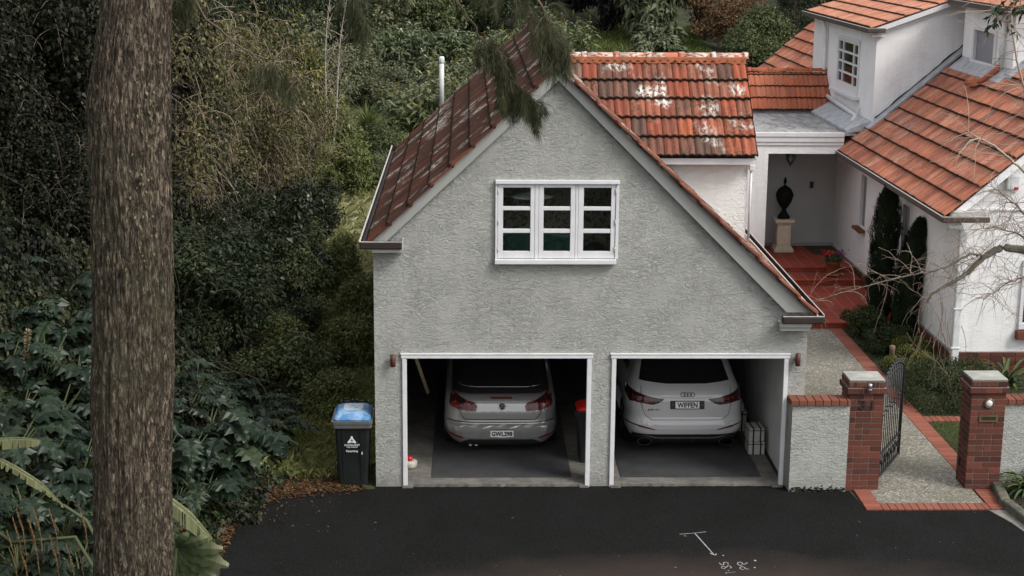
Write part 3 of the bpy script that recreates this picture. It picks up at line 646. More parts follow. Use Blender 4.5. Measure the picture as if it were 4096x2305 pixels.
# lantern
Ln = thing("porch_lantern", (7.70, 15.0, 3.02), "black hanging lantern under the porch roof above the urn", "lantern")
m = MB(); m.tube([(7.7, 15, 3.02), (7.7, 15, 2.9)], .012); m.lathe([(.03, 2.92), (.13, 2.86), (.14, 2.83), (.12, 2.81)], (7.7, 15, 0), 8, smooth=False); m.lathe([(.05, 2.60), (.03, 2.57), (.008, 2.53)], (7.7, 15, 0), 8)
for k in range(6):
    t = k*math.pi/3; m.tube([(7.7+.115*math.cos(t), 15+.115*math.sin(t), 2.81), (7.7+.11*math.cos(t), 15+.11*math.sin(t), 2.70), (7.7+.05*math.cos(t), 15+.05*math.sin(t), 2.60)], .008, 6)
m.build("frame", BLACKI, Ln)
m = MB(); m.lathe([(.1, 2.8), (.095, 2.70), (.04, 2.60)], (7.7, 15, 0), 12); m.build("glass", GLASS, Ln)
m = MB(); m.tube([(7.7, 15, 2.62), (7.7, 15, 2.72)], .018); m.build("candle", WHITE, Ln)
# urn and pedestal
Pd = thing("stone_pedestal", (7.65, 15.2, .4), "cream square pedestal with a moulded base in the porch", "pedestal")
STONE = plain("cream_stone", (.52, .44, .34), .8, var=.12, scale=8, bump=.003)
m = MB(); x, y = 7.65, 15.25
for a, z0, z1 in ((.235, .41, .49), (.21, .49, .53), (.185, .53, .57), (.165, .57, 1.08), (.185, 1.08, 1.11), (.205, 1.11, 1.14), (.235, 1.14, 1.21)): m.bbox(x-a, x+a, y-a, y+a, z0, z1, b=.008)
for s_ in (-1,):
    m.bbox(x-.12, x+.12, y-.172, y-.160, .63, 1.02, b=.004); m.bbox(x-.172, x-.160, y-.12, y+.12, .63, 1.02, b=.004)
m.build("column", STONE, Pd)
m = MB(); m.lathe([(.15, 1.22), (.155, 1.25), (.13, 1.29), (.08, 1.36), (.05, 1.43), (.06, 1.46), (.10, 1.50), (.17, 1.62), (.205, 1.74), (.215, 1.80), (.20, 1.83), (.19, 1.86), (.16, 1.92), (.11, 1.97), (.05, 2.0), (.02, 2.03), (.018, 2.05), (.045, 2.10), (.04, 2.14), (.01, 2.22)], (x, y, 0), 28)
tag(m.build("lidded_urn", plain("dark_bronze", (.006, .006, .0055), .8, var=.4)), "black lidded urn standing on the cream pedestal", "urn")
m = MB(); m.add([(8.36, 14.85, .402), (8.98, 14.85, .402), (8.98, 15.82, .402), (8.30, 15.82, .402), (8.36, 14.85, .42), (8.98, 14.85, .42), (8.98, 15.82, .42), (8.30, 15.82, .42)], [(0, 3, 2, 1), (4, 5, 6, 7), (0, 1, 5, 4), (1, 2, 6, 5), (2, 3, 7, 6), (3, 0, 4, 7)])
tag(m.build("door_mat", plain("coir_mat", (.055, .05, .035), .95, var=.3, scale=40)), "dark doormat on the porch floor", "mat")
# ================================================================ GROUND
def sstep(a, b, x): t = np.clip((x-a)/(b-a), 0, 1); return t*t*(3-2*t)
def hgt(x, y):
    """terrain height in metres"""
    x = np.asarray(x, float); y = np.asarray(y, float)
    r = .085*np.clip(y-1.0, 0, 45)+.3*np.clip(y-46, 0, 60)
    left = sstep(-1.25, -1.33, x)
    rear = sstep(9.6, 14, y)*(1-sstep(4.95, 5.2, x)*(1-sstep(28.6, 32, y)))
    h = r*np.maximum(left, rear)
    xb = np.where(y > 0, -2.9-.13*np.clip(y, 0, 14), -3.6+.25*np.clip(-y, 0, 1)*0)
    xb = np.where((y > -1.6) & (y <= 0), -2.9-.7*sstep(0, -1.6, y), xb)
    bank = .75*np.clip(xb-x, 0, 6)+.25*np.clip(xb-x-6, 0, 60)
    h = h+bank*(1-sstep(22, 36, y))*sstep(-60, -20, y)
    return h+.05*np.sin(x*1.7+y*.6)*np.clip(bank+h, 0, 1)
xs = np.unique(np.round(np.concatenate([np.arange(-120, -20, 6), np.arange(-20, -8, 1), np.arange(-8, -1.4, .25), [-1.36, -1.30, -1.2, -1], np.arange(0, 5, 1), [4.9, 5.0, 5.1, 5.25], np.arange(6, 16, 1), np.arange(16, 150, 7)]), 3))
ys = np.unique(np.round(np.concatenate([np.arange(-60, -8, 4), np.arange(-8, 16, .3), np.arange(16, 60, 1.2), np.arange(60, 260, 10)]), 3))
GX, GY = np.meshgrid(xs, ys); GZ = hgt(GX, GY)-.004
m = MB(); m.v = [tuple(p) for p in np.stack([GX, GY, GZ], -1).reshape(-1, 3)]; nx = len(xs)
m.f = [(j*nx+i, j*nx+i+1, (j+1)*nx+i+1, (j+1)*nx+i) for j in range(len(ys)-1) for i in range(nx-1)]; m.t = [.5]*len(m.f); m.w = [.5]*len(m.f); m.sm = [True]*len(m.f)
b = NB("garden_soil"); v = b.obj(); n = b.noise(v, 1.4, 6, .65); c = b.ramp(n, [(.35, (.020, .018, .012)), (.5, (.034, .042, .017)), (.68, (.055, .075, .026))])
b.col(c); b.bump(b.noise(v, 14, 5), .03); SOIL = b.set(roughness=.95)
tag(m.build("ground", SOIL, fixn=False), kind="structure")
# asphalt driveway with a ragged curved edge on the left
b = NB("asphalt"); v = b.obj(); n = b.noise(v, .9, 5, .6); f = b.noise(v, 55, 4, .8)
c = b.ramp(n, [(.3, (.0045, .0048, .0043)), (.7, (.0085, .0085, .009))]); c = b.mix(b.ramp(f, [(.50, 0), (.72, .8)]), c, (.042, .042, .040))
tcn = b.n('ShaderNodeTexCoord'); sx = b.n('ShaderNodeSeparateXYZ'); b.l(tcn.outputs['Object'], sx.inputs[0])
dx = b.math('MULTIPLY', b.math('SUBTRACT', sx.outputs[0], 2.9), .42); dy = b.math('SUBTRACT', sx.outputs[1], -4.6)
d = b.math('SQRT', b.math('ADD', b.math('MULTIPLY', dx, dx), b.math('MULTIPLY', dy, dy)))
d = b.math('ADD', d, b.math('MULTIPLY', b.noise(v, 1.1, 4), .9))
c = b.mix(b.ramp(b.math('MULTIPLY', d, .3), [(.45, .95), (.80, 0)]), c, (.048, .036, .030))      # brown dried stain across the road
vo = b.vor(v, 5.5); c = b.mix(b.ramp(vo.outputs['Distance'], [(.0, .8), (.02, 0)], 'LINEAR'), c, (.35, .33, .28))
b.col(c); b.bump(f, .006); ASPH = b.set(roughness=.95, specular=.08)
edge = [(-1.2, -12), (-1.5, -9), (-2.3, -6.5), (-2.9, -4.6), (-3.18, -3.2), (-3.25, -2.2), (-3.2, -1.3), (-3.0, -.75), (-2.7, -.38), (-2.3, -.22), (-1.95, -.15), (-1.36, -.10), (-1.36, .02), (4.95, .02), (4.95, .25), (5.6, .25), (5.7, -1.02), (7.45, -1.02), (7.72, -1.6), (7.75, -2.2), (9.5, -4.6), (14, -7), (40, -9.5)]
pe = []
for i in range(len(edge)-1):
    a, c_ = Vector(edge[i]), Vector(edge[i+1]); k = max(1, int((c_-a).length/.12)) if i < 9 else 1
    for j in range(k): p = a.lerp(c_, j/k); pe.append((p.x+(rnd.uniform(-.02, .02) if i < 9 else 0), p.y+(rnd.uniform(-.015, .015) if i < 9 else 0)))
pe += [(40, -9.5), (40, -40), (-1.2, -40)]
m = MB(); m.prism(pe, -.05, .004, 'z'); tag(m.build("driveway", ASPH), kind="structure")
b = NB("concrete_strip_mat"); n = b.noise(b.obj(), 8, 6, .7); b.col(b.ramp(n, [(.3, (.10, .095, .085)), (.7, (.24, .23, .2))])); b.bump(n, .006); CSTRIP = b.set(roughness=.9)
m = MB(); m.prism([(7.46, -1.03), (7.74, -1.03), (7.80, -1.6), (9.9, -4.4), (9.45, -4.65), (7.72, -2.0), (7.62, -1.5)], -.04, .010, 'z'); tag(m.build("path_apron", CSTRIP), kind="structure")
# exposed-aggregate path
b = NB("exposed_aggregate"); v = b.obj(); vo = b.vor(v, 38); 
c = b.ramp(b.n('ShaderNodeSeparateColor').inputs[0] and vo.outputs['Distance'], [(.1, (.30, .28, .24)), (.55, (.12, .11, .09))])
sp = b.n('ShaderNodeSeparateColor'); b.l(vo.outputs['Color'], sp.inputs[0]); c2 = b.ramp(sp.outputs[0], [(.0, (.07, .06, .048)), (.4, (.17, .152, .12)), (.75, (.27, .25, .205)), (1.0, (.50, .48, .44))])
c = b.mix(.6, c, c2); c = b.mix(b.math('MULTIPLY', b.ramp(b.noise(v, 1.5, 4), [(.4, 0), (.7, 1)]), .55), c, (.10, .10, .06)); b.col(c); b.bump(b.math('SUBTRACT', 1.0, vo.outputs['Distance']), .012); AGG = b.set(roughness=.85)
m = MB(); m.box(5.94, 7.47, -.78, 9.25, -.04, .02); m.box(4.95, 5.95, .0, 9.25, -.04, .02); tag(m.build("path", AGG), kind="structure")
m = MB(); gr = MB()
def strip(x0, x1, y0, y1, alongy=True, w=.105, g=.010, z=.028):
    gr.box(x0+.004, x1-.004, y0+.004, y1-.004, -.03, z-.007)
    a, e = (y0, y1) if alongy else (x0, x1)
    while a < e-.03:
        c_ = min(a+w, e); j = rnd.uniform(-.004, .004)
        if alongy: m.bbox(x0+j, x1+j, a, c_-g, -.02, z+rnd.uniform(-.002, .002), b=.005, tone=rnd.random())
        else: m.bbox(a, c_-g, y0+j, y1+j, -.02, z+rnd.uniform(-.002, .002), b=.005, tone=rnd.random())
        a = c_
strip(7.47, 7.73, .62, 9.22); strip(7.50, 7.74, -1.02, -.22); strip(5.70, 5.94, -1.02, -.22); strip(5.945, 7.495, -1.02, -.785, False)
strip(7.735, 12, 3.04, 3.30, False)
tag(m.build("brick_edging", BRICKP), kind="structure"); tag(gr.build("edging_joint", plain("dark_joint", (.06, .045, .035), .95), None), kind="structure")
# tiled terrace and steps
m = MB(); gr = MB()
def tgrid(x0, x1, y0, y1, z, s=.305, g=.010, th=.02):
    gr.box(x0, x1, y0, y1, -.1, z-.004); y = y1
    while y > y0+.02:
        ya = max(y0, y-s); x = x1
        while x > x0+.02:
            xa = max(x0, x-s); m.bbox(xa+g/2, x-g/2, ya+g/2, y-g/2, z-th, z+rnd.uniform(-.001, .001), b=.003, tone=rnd.random()); x = xa
        y = ya
def riser(x0, x1, y, z0, z1, s=.305):
    x = x1
    while x > x0+.02:
        xa = max(x0, x-s); m.bbox(xa+.004, x-.004, y-.016, y+.005, z0, z1-.028, b=.003, tone=rnd.random()); x = xa
    m.tube([(x0, y-.008, z1-.012), (x1, y-.008, z1-.012)], .014, 8, tone=.4)
tgrid(4.96, 8.98, 9.24, 12.62, .14); riser(4.96, 8.98, 9.24, .0, .14)
tgrid(4.96, 8.98, 12.64, 13.40, .27); riser(4.96, 8.98, 12.64, .15, .27)
tgrid(4.96, 9.04, 13.42, 15.94, .40); riser(4.96, 8.98, 13.42, .28, .40)
T = thing("tiled_steps", (7, 11, 0), "red terracotta tiled terrace with three steps up to the porch", "steps")
m.build("floor_tile", TERRA, T); gr.build("grout", GROUTP, T)
# ---- garden walls
def garden_wall(name, x0, x1, y0, y1, h, lab, ends=True):
    T = thing(name, ((x0+x1)/2, (y0+y1)/2, 0), lab, "wall", "garden walls beside the gate")
    w = MB(); w.box(x0, x1, y0, y1, -.1, h); w.build("wall", STUCCO_F, T)
    c = MB(); mo = MB(); mo.box(x0, x1+.0, y0-.018, y1+.018, h-.001, h+.075); x = x0-.03
    while x < x1-.02:
        e = min(x1, x+.118); c.bbox(x, e-.010, y0-.035, y1+.03, h+.005, h+.09+rnd.uniform(-.003, .003), b=.006, tone=rnd.random()); x = e
    c.build("coping", BRICKC, T); mo.build("coping_mortar", MORTAR, T); return T
garden_wall("garden_wall", 4.73, 5.57, -.26, -.03, 1.33, "low pale stucco wall with brick coping between the garage and the pillar numbered 31")
garden_wall("garden_wall", 7.88, 14, -.02, .22, 1.27, "low pale stucco wall with brick coping right of the letter-box pillar")
m = MB()   # flaking paint at the foot of the wall
for i in range(160):
    x = 4.75+.8*rnd.random(); z = abs(rnd.gauss(0, .035)); s_ = rnd.uniform(.006, .02); m.box(x-s_, x+s_, -.268, -.259, z, z+s_)
tag(m.build("flaked_paint", DARKIN), "dark flaking patch along the foot of the pale wall", "stain", kind="stuff")
def pillar(name, x0, x1, y0, y1, lab, seed):
    T = thing(name, ((x0+x1)/2, (y0+y1)/2, 0), lab, "pillar", "brick gate pillars")
    a = MB(); mo = MB(); bricks(a, mo, x0, x1, y0, y1, .0, 1.50, seed=seed)
    bricks(a, mo, x0-.035, x1+.035, y0-.035, y1+.035, 1.505, 1.595, seed=seed+1, H=.08); bricks(a, mo, x0-.012, x1+.012, y0-.012, y1+.012, 1.60, 1.685, L=.13, seed=seed+2, H=.078)
    a.build("brickwork", BRICK, T); mo.build("mortar", MORTAR, T)
    m = MB(); m.bbox(x0-.006, x1+.006, y0-.006, y1+.006, 1.685, 1.712, b=.008); m.build("cap", plain("pillar_cap_cement", (.30, .30, .275), .9, var=.2, scale=5), T); return T
P1_ = pillar("gate_pillar", 5.56, 6.07, -.22, .23, "red brick gate pillar bearing the number 31", 41)
P2_ = pillar("gate_pillar", 7.37, 7.88, -.19, .26, "red brick gate pillar with a round light and a letter slot", 77)
text_mesh("31", .215, plain("dark_bronze_number", (.03, .018, .014), .5), P1_, "house_number", frontM(5.82, -.228, 1.335), depth=.008, height=.13)
T = thing("pillar_lamp", (5.83, -.24, 1.6), "small steel cylinder lamp on top front of the pillar numbered 31", "lamp")
m = MB(); m.lathe([(.028, 1.545), (.034, 1.55), (.034, 1.60), (.031, 1.605), (.034, 1.61), (.034, 1.665), (.025, 1.675)], (5.835, -.30, 0), 16); m.build("body", STEEL, T)
m = MB(); m.tube([(5.835, -.30, 1.62), (5.835, -.25, 1.62)], .016); m.build("bracket", STEEL, T)
m = MB(); m.lathe([(.055, -.212), (.075, -.205), (.078, -.19)], (7.63, 0, 1.345), 28, axis='y'); m.lathe([(.045, -.2), (.06, -.216), (.075, -.21), (.076, -.19)], (7.63, 0, 1.345), 28, axis='y'); m.build("light_rim", plain("aged_brass", (.20, .15, .09), .45, .8, var=.3), P2_)
m = MB(); m.lathe([(.001, -.232), (.02, -.230), (.04, -.222), (.05, -.213), (.05, -.2)], (7.63, 0, 1.345), 24, axis='y'); m.build("light_lens", plain("frosted_lens", (.6, .6, .6), .2), P2_)
m = MB(); m.wall([(7.50, 1.06), (7.78, 1.06), (7.78, 1.16), (7.50, 1.16)], [[(7.535, 1.085), (7.745, 1.085), (7.745, 1.135), (7.535, 1.135)]], -.206, -.19); m.build("letter_slot", plain("aged_brass", (.20, .15, .09), .45, .8, var=.3), P2_)
m = MB(); m.box(7.537, 7.743, -.196, -.192, 1.087, 1.133); m.build("slot_flap", plain("dark_brass", (.06, .05, .03), .4, .6), P2_)
m = MB(); m.bbox(7.34, 7.37, .10, .18, .28, .40, b=.006); m.build("latch_box", BLACKI, P2_)
# ---- wrought iron gate, standing open
GT = thing("iron_gate", (6.12, .06, .04), "black wrought iron garden gate with an arched top standing open", "gate")
GL = 1.36; ga = math.atan2(1.21, .655); GM = Matrix.Translation((6.12, .06, 0)) @ Matrix.Rotation(ga, 4, 'Z')
def gp(u, z, w=0): return tuple(GM @ Vector((u, w, z)))
def arch(u): return 1.50+.20*math.sin(math.pi*min(1, max(0, u/GL)))**.8
m = MB()
for u, zt in ((0.02, 1.50), (GL, 1.50)): m.bbox(u-.018, u+.018, -.018, .018, .05, zt, b=.003, M=GM)
for z0, z1 in ((.07, .10), (.42, .45)): m.bbox(.02, GL, -.014, .014, z0, z1, b=.003, M=GM)
m.tube([gp(GL*i/24, arch(GL*i/24)) for i in range(25)], .022, 6); m.tube([gp(GL*i/24, arch(GL*i/24)-.10) for i in range(25)], .010, 6)
m.build("frame", BLACKI, GT)
m = MB(); nb = 11
for i in range(1, nb):
    u = GL*i/nb; m.tube([gp(u, .10), gp(u, arch(u)-.01)], .008, 6)
m.build("bars", BLACKI, GT)
m = MB()
for i in range(1, nb):
    u = GL*i/nb
    if i % 2: 
        for z in (1.05, 1.12): m.lathe([(.006, -.02), (.018, -.01), (.022, 0), (.018, .01), (.006, .02)], gp(u, z), 8)
    m.lathe([(.004, -.03), (.02, 0), (.004, .03)], gp(u, arch(u)+.03), 6)
for i in range(7):
    uc = GL*(i+.5)/7; pts = []
    for k in range(26):
        t = k/25*4.2*math.pi/2; r0 = .085*(1-k/32); pts.append(gp(uc+r0*math.cos(t), .26+1.4*r0*math.sin(t)))
    m.tube(pts, .009, 5)
    m.lathe([(.004, -.02), (.02, 0), (.004, .02)], gp(uc, .26), 6)
m.build("scrollwork", BLACKI, GT)
# ---- stone kerb of the planting bed
for (a, c_, lab) in (((7.80, -.02), (7.66, -.90), "mossy stone kerb block beside the letter-box pillar"), ((7.675, -.93), (7.86, -2.3), "darker stone kerb block at the right edge of the bed")):
    a = Vector((*a, 0)); c_ = Vector((*c_, 0)); d = (c_-a); L = d.length; ang_ = math.atan2(d.y, d.x)
    m = MB(); M_ = Matrix.Translation(a) @ Matrix.Rotation(ang_, 4, 'Z'); m.bbox(0, L, -.0, .15, -.05, .135, b=.03, M=M_)
    b = NB("mossy_stone"); n = b.noise(b.obj(), 10, 6, .7); b.col(b.ramp(n, [(.35, (.045, .045, .035)), (.6, (.12, .115, .085)), (.75, (.10, .12, .07))])); b.bump(n, .012); 
    tag(m.build("kerb_stone", b.set(roughness=.95)), lab, "kerb", "stone kerb of the planting bed")
# short timber post by the gate
m = MB(); m.lathe([(.05, 0), (.05, .42), (.055, .43), (.055, .50), (.04, .51)], (7.93, 6.1, 0), 12); tag(m.build("timber_post", plain("weathered_timber", (.16, .11, .085), .85, var=.3)), "short round timber post in the flower bed behind the gate", "post")
m = MB(); m.lathe([(.05, .16), (.06, .17), (.03, .19)], (8.02, 9.0, 0), 12); m.tube([(8.02, 9.0, 0), (8.02, 9.0, .17)], .012); tag(m.build("garden_light", WHITE), "tiny white garden light at the corner of the terrace", "lamp")
# ---- terracotta pot with flowers
Fp = thing("flower_pot", (8.39, 13.05, .27), "terracotta pot of red and purple flowers on the step", "pot")
m = MB(); m.lathe([(.115, .31), (.12, .33), (.165, .58), (.18, .585), (.18, .63), (.165, .635), (.15, .60)], (8.39, 13.05, 0), 28); m.lathe([(.14, .295), (.16, .30), (.165, .325), (.14, .33)], (8.39, 13.05, 0), 28)
for k in range(3): t = k*2.1+.4; m.lathe([(.03, .272), (.028, .285), (.02, .30)], (8.39+.12*math.cos(t), 13.05+.12*math.sin(t), 0), 8)
m.build("pot", plain("orange_terracotta", (.24, .09, .045), .85, var=.2, scale=14), Fp)
# ---- chalk survey marks on the road
CHALK = plain("road_chalk", (.30, .30, .32), .9, var=.15, scale=60)
def stroke(m, pts, w, z=.0065):
    pts = [Vector((p[0], p[1])) for p in pts]; L_ = []; R_ = []
    for i, p in enumerate(pts):
        d = (pts[min(i+1, len(pts)-1)]-pts[max(i-1, 0)]).normalized(); n = Vector((-d.y, d.x)); q = w*rnd.uniform(.75, 1.15)/2; L_.append(p+n*q); R_.append(p-n*q)
    n = len(pts); vs = [(p.x, p.y, z) for p in L_]+[(p.x, p.y, z) for p in R_]; m.add(vs, [(i, i+1, n+i+1, n+i) for i in range(n-1)])
def curve(pts, k=6):
    out = []; P = [Vector(p) for p in pts]; P = [P[0]]+P+[P[-1]]
    for i in range(1, len(P)-2):
        for j in range(k):
            t = j/k; out.append(.5*((2*P[i])+(-P[i-1]+P[i+1])*t+(2*P[i-1]-5*P[i]+4*P[i+1]-P[i+2])*t*t+(-P[i-1]+3*P[i]-3*P[i+1]+P[i+2])*t**3))
    out.append(P[-1]); return out
m = MB()
stroke(m, curve([(2.905, -1.895), (3.09, -1.86), (3.285, -1.81)], 10), .013); stroke(m, curve([(3.12, -1.87), (3.185, -2.2), (3.265, -2.6)], 12), .016)
stroke(m, curve([(3.225, -2.555), (3.25, -2.60), (3.29, -2.62), (3.30, -2.58)]), .020)
def blob(m, x, y, r): m.add([(x+r*math.cos(t*.9)*rnd.uniform(.8, 1.1), y+1.3*r*math.sin(t*.9)*rnd.uniform(.8, 1.1), .0065) for t in range(7)], [tuple(range(7))])
tag(m.build("survey_line", CHALK), "white chalk survey line like a tall T on the asphalt", "marking")
m = MB()
for x, y, r in ((3.385, -2.64, .014), (3.78, -2.815, .018), (3.735, -3.045, .015), (3.375, -3.135, .011), (3.335, -3.215, .012)): m = MB(); blob(m, x, y, r); tag(m.build("chalk_dot", CHALK), "small white chalk dot beside the sideways figures on the asphalt", "marking", "chalk dots on the asphalt")
m = MB()
stroke(m, curve([(3.295, -2.88), (3.315, -2.95), (3.345, -2.945), (3.355, -2.88), (3.385, -2.865), (3.41, -2.90), (3.40, -2.94)]), .012)
stroke(m, curve([(3.31, -3.01), (3.30, -3.05), (3.33, -3.08), (3.355, -3.03), (3.33, -3.0), (3.31, -3.02)]), .011); stroke(m, curve([(3.34, -3.05), (3.37, -3.03), (3.385, -2.985), (3.415, -2.99), (3.43, -3.04), (3.405, -3.06)]), .012)
stroke(m, curve([(3.585, -2.955), (3.55, -2.97), (3.53, -2.92), (3.555, -2.865), (3.59, -2.88), (3.60, -2.93), (3.63, -2.925), (3.665, -2.88)]), .014)
stroke(m, curve([(3.585, -3.115), (3.55, -3.10), (3.54, -3.05), (3.57, -3.01), (3.60, -3.04), (3.61, -3.085), (3.65, -3.09)]), .012)
stroke(m, curve([(3.35, -3.205), (3.40, -3.20), (3.465, -3.18)]), .006)
tag(m.build("chalk_numbers", CHALK), "white chalk figures drawn sideways on the asphalt at the bottom edge", "marking")
# ---- recycling bin
def wheelie(name, x, y, z, rot, lidmat, lab, logo=True, s=1.0):
    T = thing(name, (0, 0, 0), lab, "bin")
    BODY = plain("bin_green_plastic", (.010, .013, .012), .42, var=.25)
    def ring(w, d, zz, r, cx=0, cy=0):
        pts = []
        for qx, qy, a0 in ((1, 1, 0), (-1, 1, 90), (-1, -1, 180), (1, -1, 270)):
            for k in range(5): t = R(a0+k*22.5); pts.append((cx+qx*(w-r)+r*math.cos(t), cy+qy*(d-r)+r*math.sin(t), zz))
        return pts
    def loft(m, rings, cap=True):
        o = len(m.v); n = len(rings[0])
        for r_ in rings: m.v.extend(r_)
        fs = [(o+i*n+j, o+i*n+(j+1) % n, o+(i+1)*n+(j+1) % n, o+(i+1)*n+j) for i in range(len(rings)-1) for j in range(n)]
        if cap: fs += [tuple(o+j for j in range(n)), tuple(o+(len(rings)-1)*n+j for j in range(n))]
        m.f += fs; m.t += [.5]*len(fs); m.w += [.5]*len(fs); m.sm += [False]*len(fs)
    m = MB(); loft(m, [ring(.215, .25, .02, .05), ring(.255, .31, .90, .05), ring(.262, .318, .915, .05)])
    for sx_ in (-.13, .13): m.add([(sx_-.012, -.268, .12), (sx_+.012, -.268, .12), (sx_+.016, -.325, .90), (sx_-.016, -.325, .90), (sx_-.012, -.24, .12), (sx_+.012, -.24, .12), (sx_+.016, -.29, .90), (sx_-.016, -.29, .90)], [(0, 1, 2, 3), (4, 7, 6, 5), (0, 3, 7, 4), (1, 5, 6, 2)])
    m.build("body", BODY, T)
    m = MB(); loft(m, [ring(.275, .335, .915, .05), ring(.29, .35, .93, .05), ring(.292, .352, .985, .05), ring(.30, .36, .99, .05), ring(.30, .36, 1.03, .05)]); m.build("rim", plain("bin_rim_grey", (.09, .09, .085), .5) if logo else BODY, T)
    m = MB(); loft(m, [ring(.270, .325, 1.031, .07), ring(.278, .33, 1.055, .08), ring(.265, .31, 1.085, .09, cy=.01), ring(.22, .25, 1.12, .09, cy=.04), ring(.15, .17, 1.135, .08, cy=.07)])
    m.build("lid", lidmat, T)
    if logo:
        m = MB(); loft(m, [ring(.145, .15, 1.10, .05, cy=.03), ring(.138, .145, 1.142, .05, cy=.03)]); m.build("lid_panel", plain("lid_panel_blue", (.34, .42, .50), .35), T)
        m = MB()
        for k in range(3):
            a = R(90+120*k); c_ = Vector((.045*math.cos(a), .03+.045*math.sin(a)*1.2)); t_ = a+R(90); d = Vector((math.cos(t_), math.sin(t_)))*.032; n_ = Vector((-d.y, d.x))*.35
            m.add([(*(c_-d-n_), 1.146), (*(c_+d*.3-n_), 1.146), (*(c_+d*.3+n_), 1.146), (*(c_-d+n_), 1.146)], [(0, 1, 2, 3)]); m.add([(*(c_+d*.3-n_*2), 1.146), (*(c_+d*1.2), 1.146), (*(c_+d*.3+n_*2), 1.146)], [(0, 1, 2)])
        m.build("recycling_symbol", plain("lid_mark", (.35, .4, .45), .5), T)
        m = MB()
        for sx_ in (-1, 1): m.add([(sx_*.25, -.25, 1.075), (sx_*.25, -.12, 1.085), (sx_*.15, -.19, 1.105), (sx_*.22, -.2, 1.09)], [(0, 1, 2, 3)])
        m.build("lid_recess", plain("lid_dark_blue", (.01, .05, .13), .4), T)
        LM = plain("bin_print", (.55, .57, .57), .6, var=.05)
        my = -.331; tl = math.atan((.325-.268)/.78)
        def fm(xx, zz): return frontM(xx, -.336+(.90-zz)*.0715, zz, tl*-1)
        m = MB(); B_ = fm(-.005, .745)
        def P3(a, b_): return tuple(B_ @ Vector((a, b_, .002)))
        m.add([P3(-.012, .055), P3(.012, .055), P3(.02, .02), P3(.065, -.035), P3(.03, -.03), P3(0, .015), P3(-.03, -.03), P3(-.065, -.035), P3(-.02, .02)], [(0, 1, 2, 5, 8), (2, 3, 4, 5), (5, 6, 7, 8)])
        m.add([P3(-.065, -.035), P3(-.03, -.025), P3(0, -.018), P3(.03, -.025), P3(.065, -.035), P3(.055, -.052), P3(0, -.035), P3(-.055, -.052)], [(0, 1, 2, 6, 7), (2, 3, 4, 5, 6)])
        m.build("logo", LM, T)
        text_mesh("AUCKLAND", .225, LM, T, "lettering", fm(-.005, .665), height=.030); text_mesh("City Council", .16, LM, T, "lettering", fm(-.005, .632), height=.028); text_mesh("Recycling", .17, LM, T, "lettering", fm(-.005, .565), height=.038)
        m = MB(); m.box(.135, .148, -.335, -.30, .52, .55); m.build("chip_tag", LM, T)
    m = MB(); m.tube([(-.20, .37, 1.12), (-.02, .37, 1.12)], .013); m.tube([(.02, .37, 1.12), (.20, .37, 1.12)], .013)
    for xx in (-.2, -.03, .03, .2): m.bbox(xx-.008, xx+.008, .30, .39, 1.06, 1.14+(.02 if abs(xx) < .1 else 0), b=.003)
    m.build("handle", BODY, T)
    for sx_ in (-1, 1):
        m = MB(); m.lathe([(.05, sx_*.255), (.10, sx_*.258), (.105, sx_*.27), (.105, sx_*.295), (.09, sx_*.305), (.03, sx_*.30)], (0, .24, .105), 20, axis='x'); m.build("wheel", BLACKP, T)
    T.location = (x, y, z); T.rotation_euler = (0, 0, rot); T.scale = (s, s, s); return T
b = NB("bin_lid_blue"); n = b.noise(b.obj(), 7, 4, .6, 1); b.col(b.ramp(n, [(.42, (.05, .17, .36)), (.62, (.22, .36, .54))])); BLUEL = b.set(roughness=.32, specular=.6)
wheelie("recycling_bin", -1.69, .28, 0, 0, BLUEL, "dark wheelie bin with a blue lid at the left corner of the garage")
wheelie("rubbish_bin", 1.93, 1.08, .045, R(-90), plain("bin_lid_red", (.55, .015, .012), .35), "dark wheelie bin with a red lid beside the silver car", logo=False, s=.82)
# ---- things stored in the garage
m = MB(); m.tube([(-.86, .5, 2.12), (-.62, 1.5, 1.0)], .03, 6); tag(m.build("timber_pole", plain("yellow_timber", (.30, .26, .15), .8)), "pale timber pole leaning in the left corner of the garage", "pole")
def carton(x, y, z, w, d, h, lab, tilt=0):
    T = thing("carton", (x, y, z), lab, "box", "white cartons stacked by the garage wall")
    M_ = Matrix.Translation((x, y, z)) @ Matrix.Rotation(tilt, 4, 'Z')
    a = MB(); a.bbox(-w/2, w/2, -d/2, d/2, 0, h, b=.006, M=M_); a.build("carton_body", plain("white_card", (.42, .41, .38), .85, var=.1), T)
    a = MB(); t = .006
    for xx in (-w*.22, w*.25): a.box(xx-.012, xx+.012, -d/2-.003, d/2+.003, -.0, h+.003, M=M_)
    a.box(-w/2-.003, w/2+.003, -d/2-.003, d/2+.003, h*.82, h*.88, M=M_); a.build("tape", DARKIN, T)
carton(4.53, 1.45, .046, .25, .34, .20, "white taped carton on the floor, bottom of the near stack")
carton(4.52, 1.47, .252, .24, .33, .21, "white taped carton on top of the near stack", .05)
carton(4.42, 2.6, .046, .30, .3, .34, "dim carton on the floor behind the near stack")
carton(4.40, 2.6, .390, .26, .28, .12, "flat carton lying on the farther carton", -.1)
m = MB(); m.lathe([(.07, .05), (.10, .07), (.11, .15), (.09, .17)], (-.87, .70, 0), 14); tag(m.build("plastic_bag", plain("white_plastic", (.4, .38, .33), .5, var=.3)), "small white tub just inside the left door post", "tub")
m = MB(); m.lathe([(.045, .17), (.05, .21), (.03, .24)], (-.88, .69, 0), 12); tag(m.build("red_bottle", plain("red_lens", (.45, .01, .01), .25)), "red container in the tub by the left door post", "container")
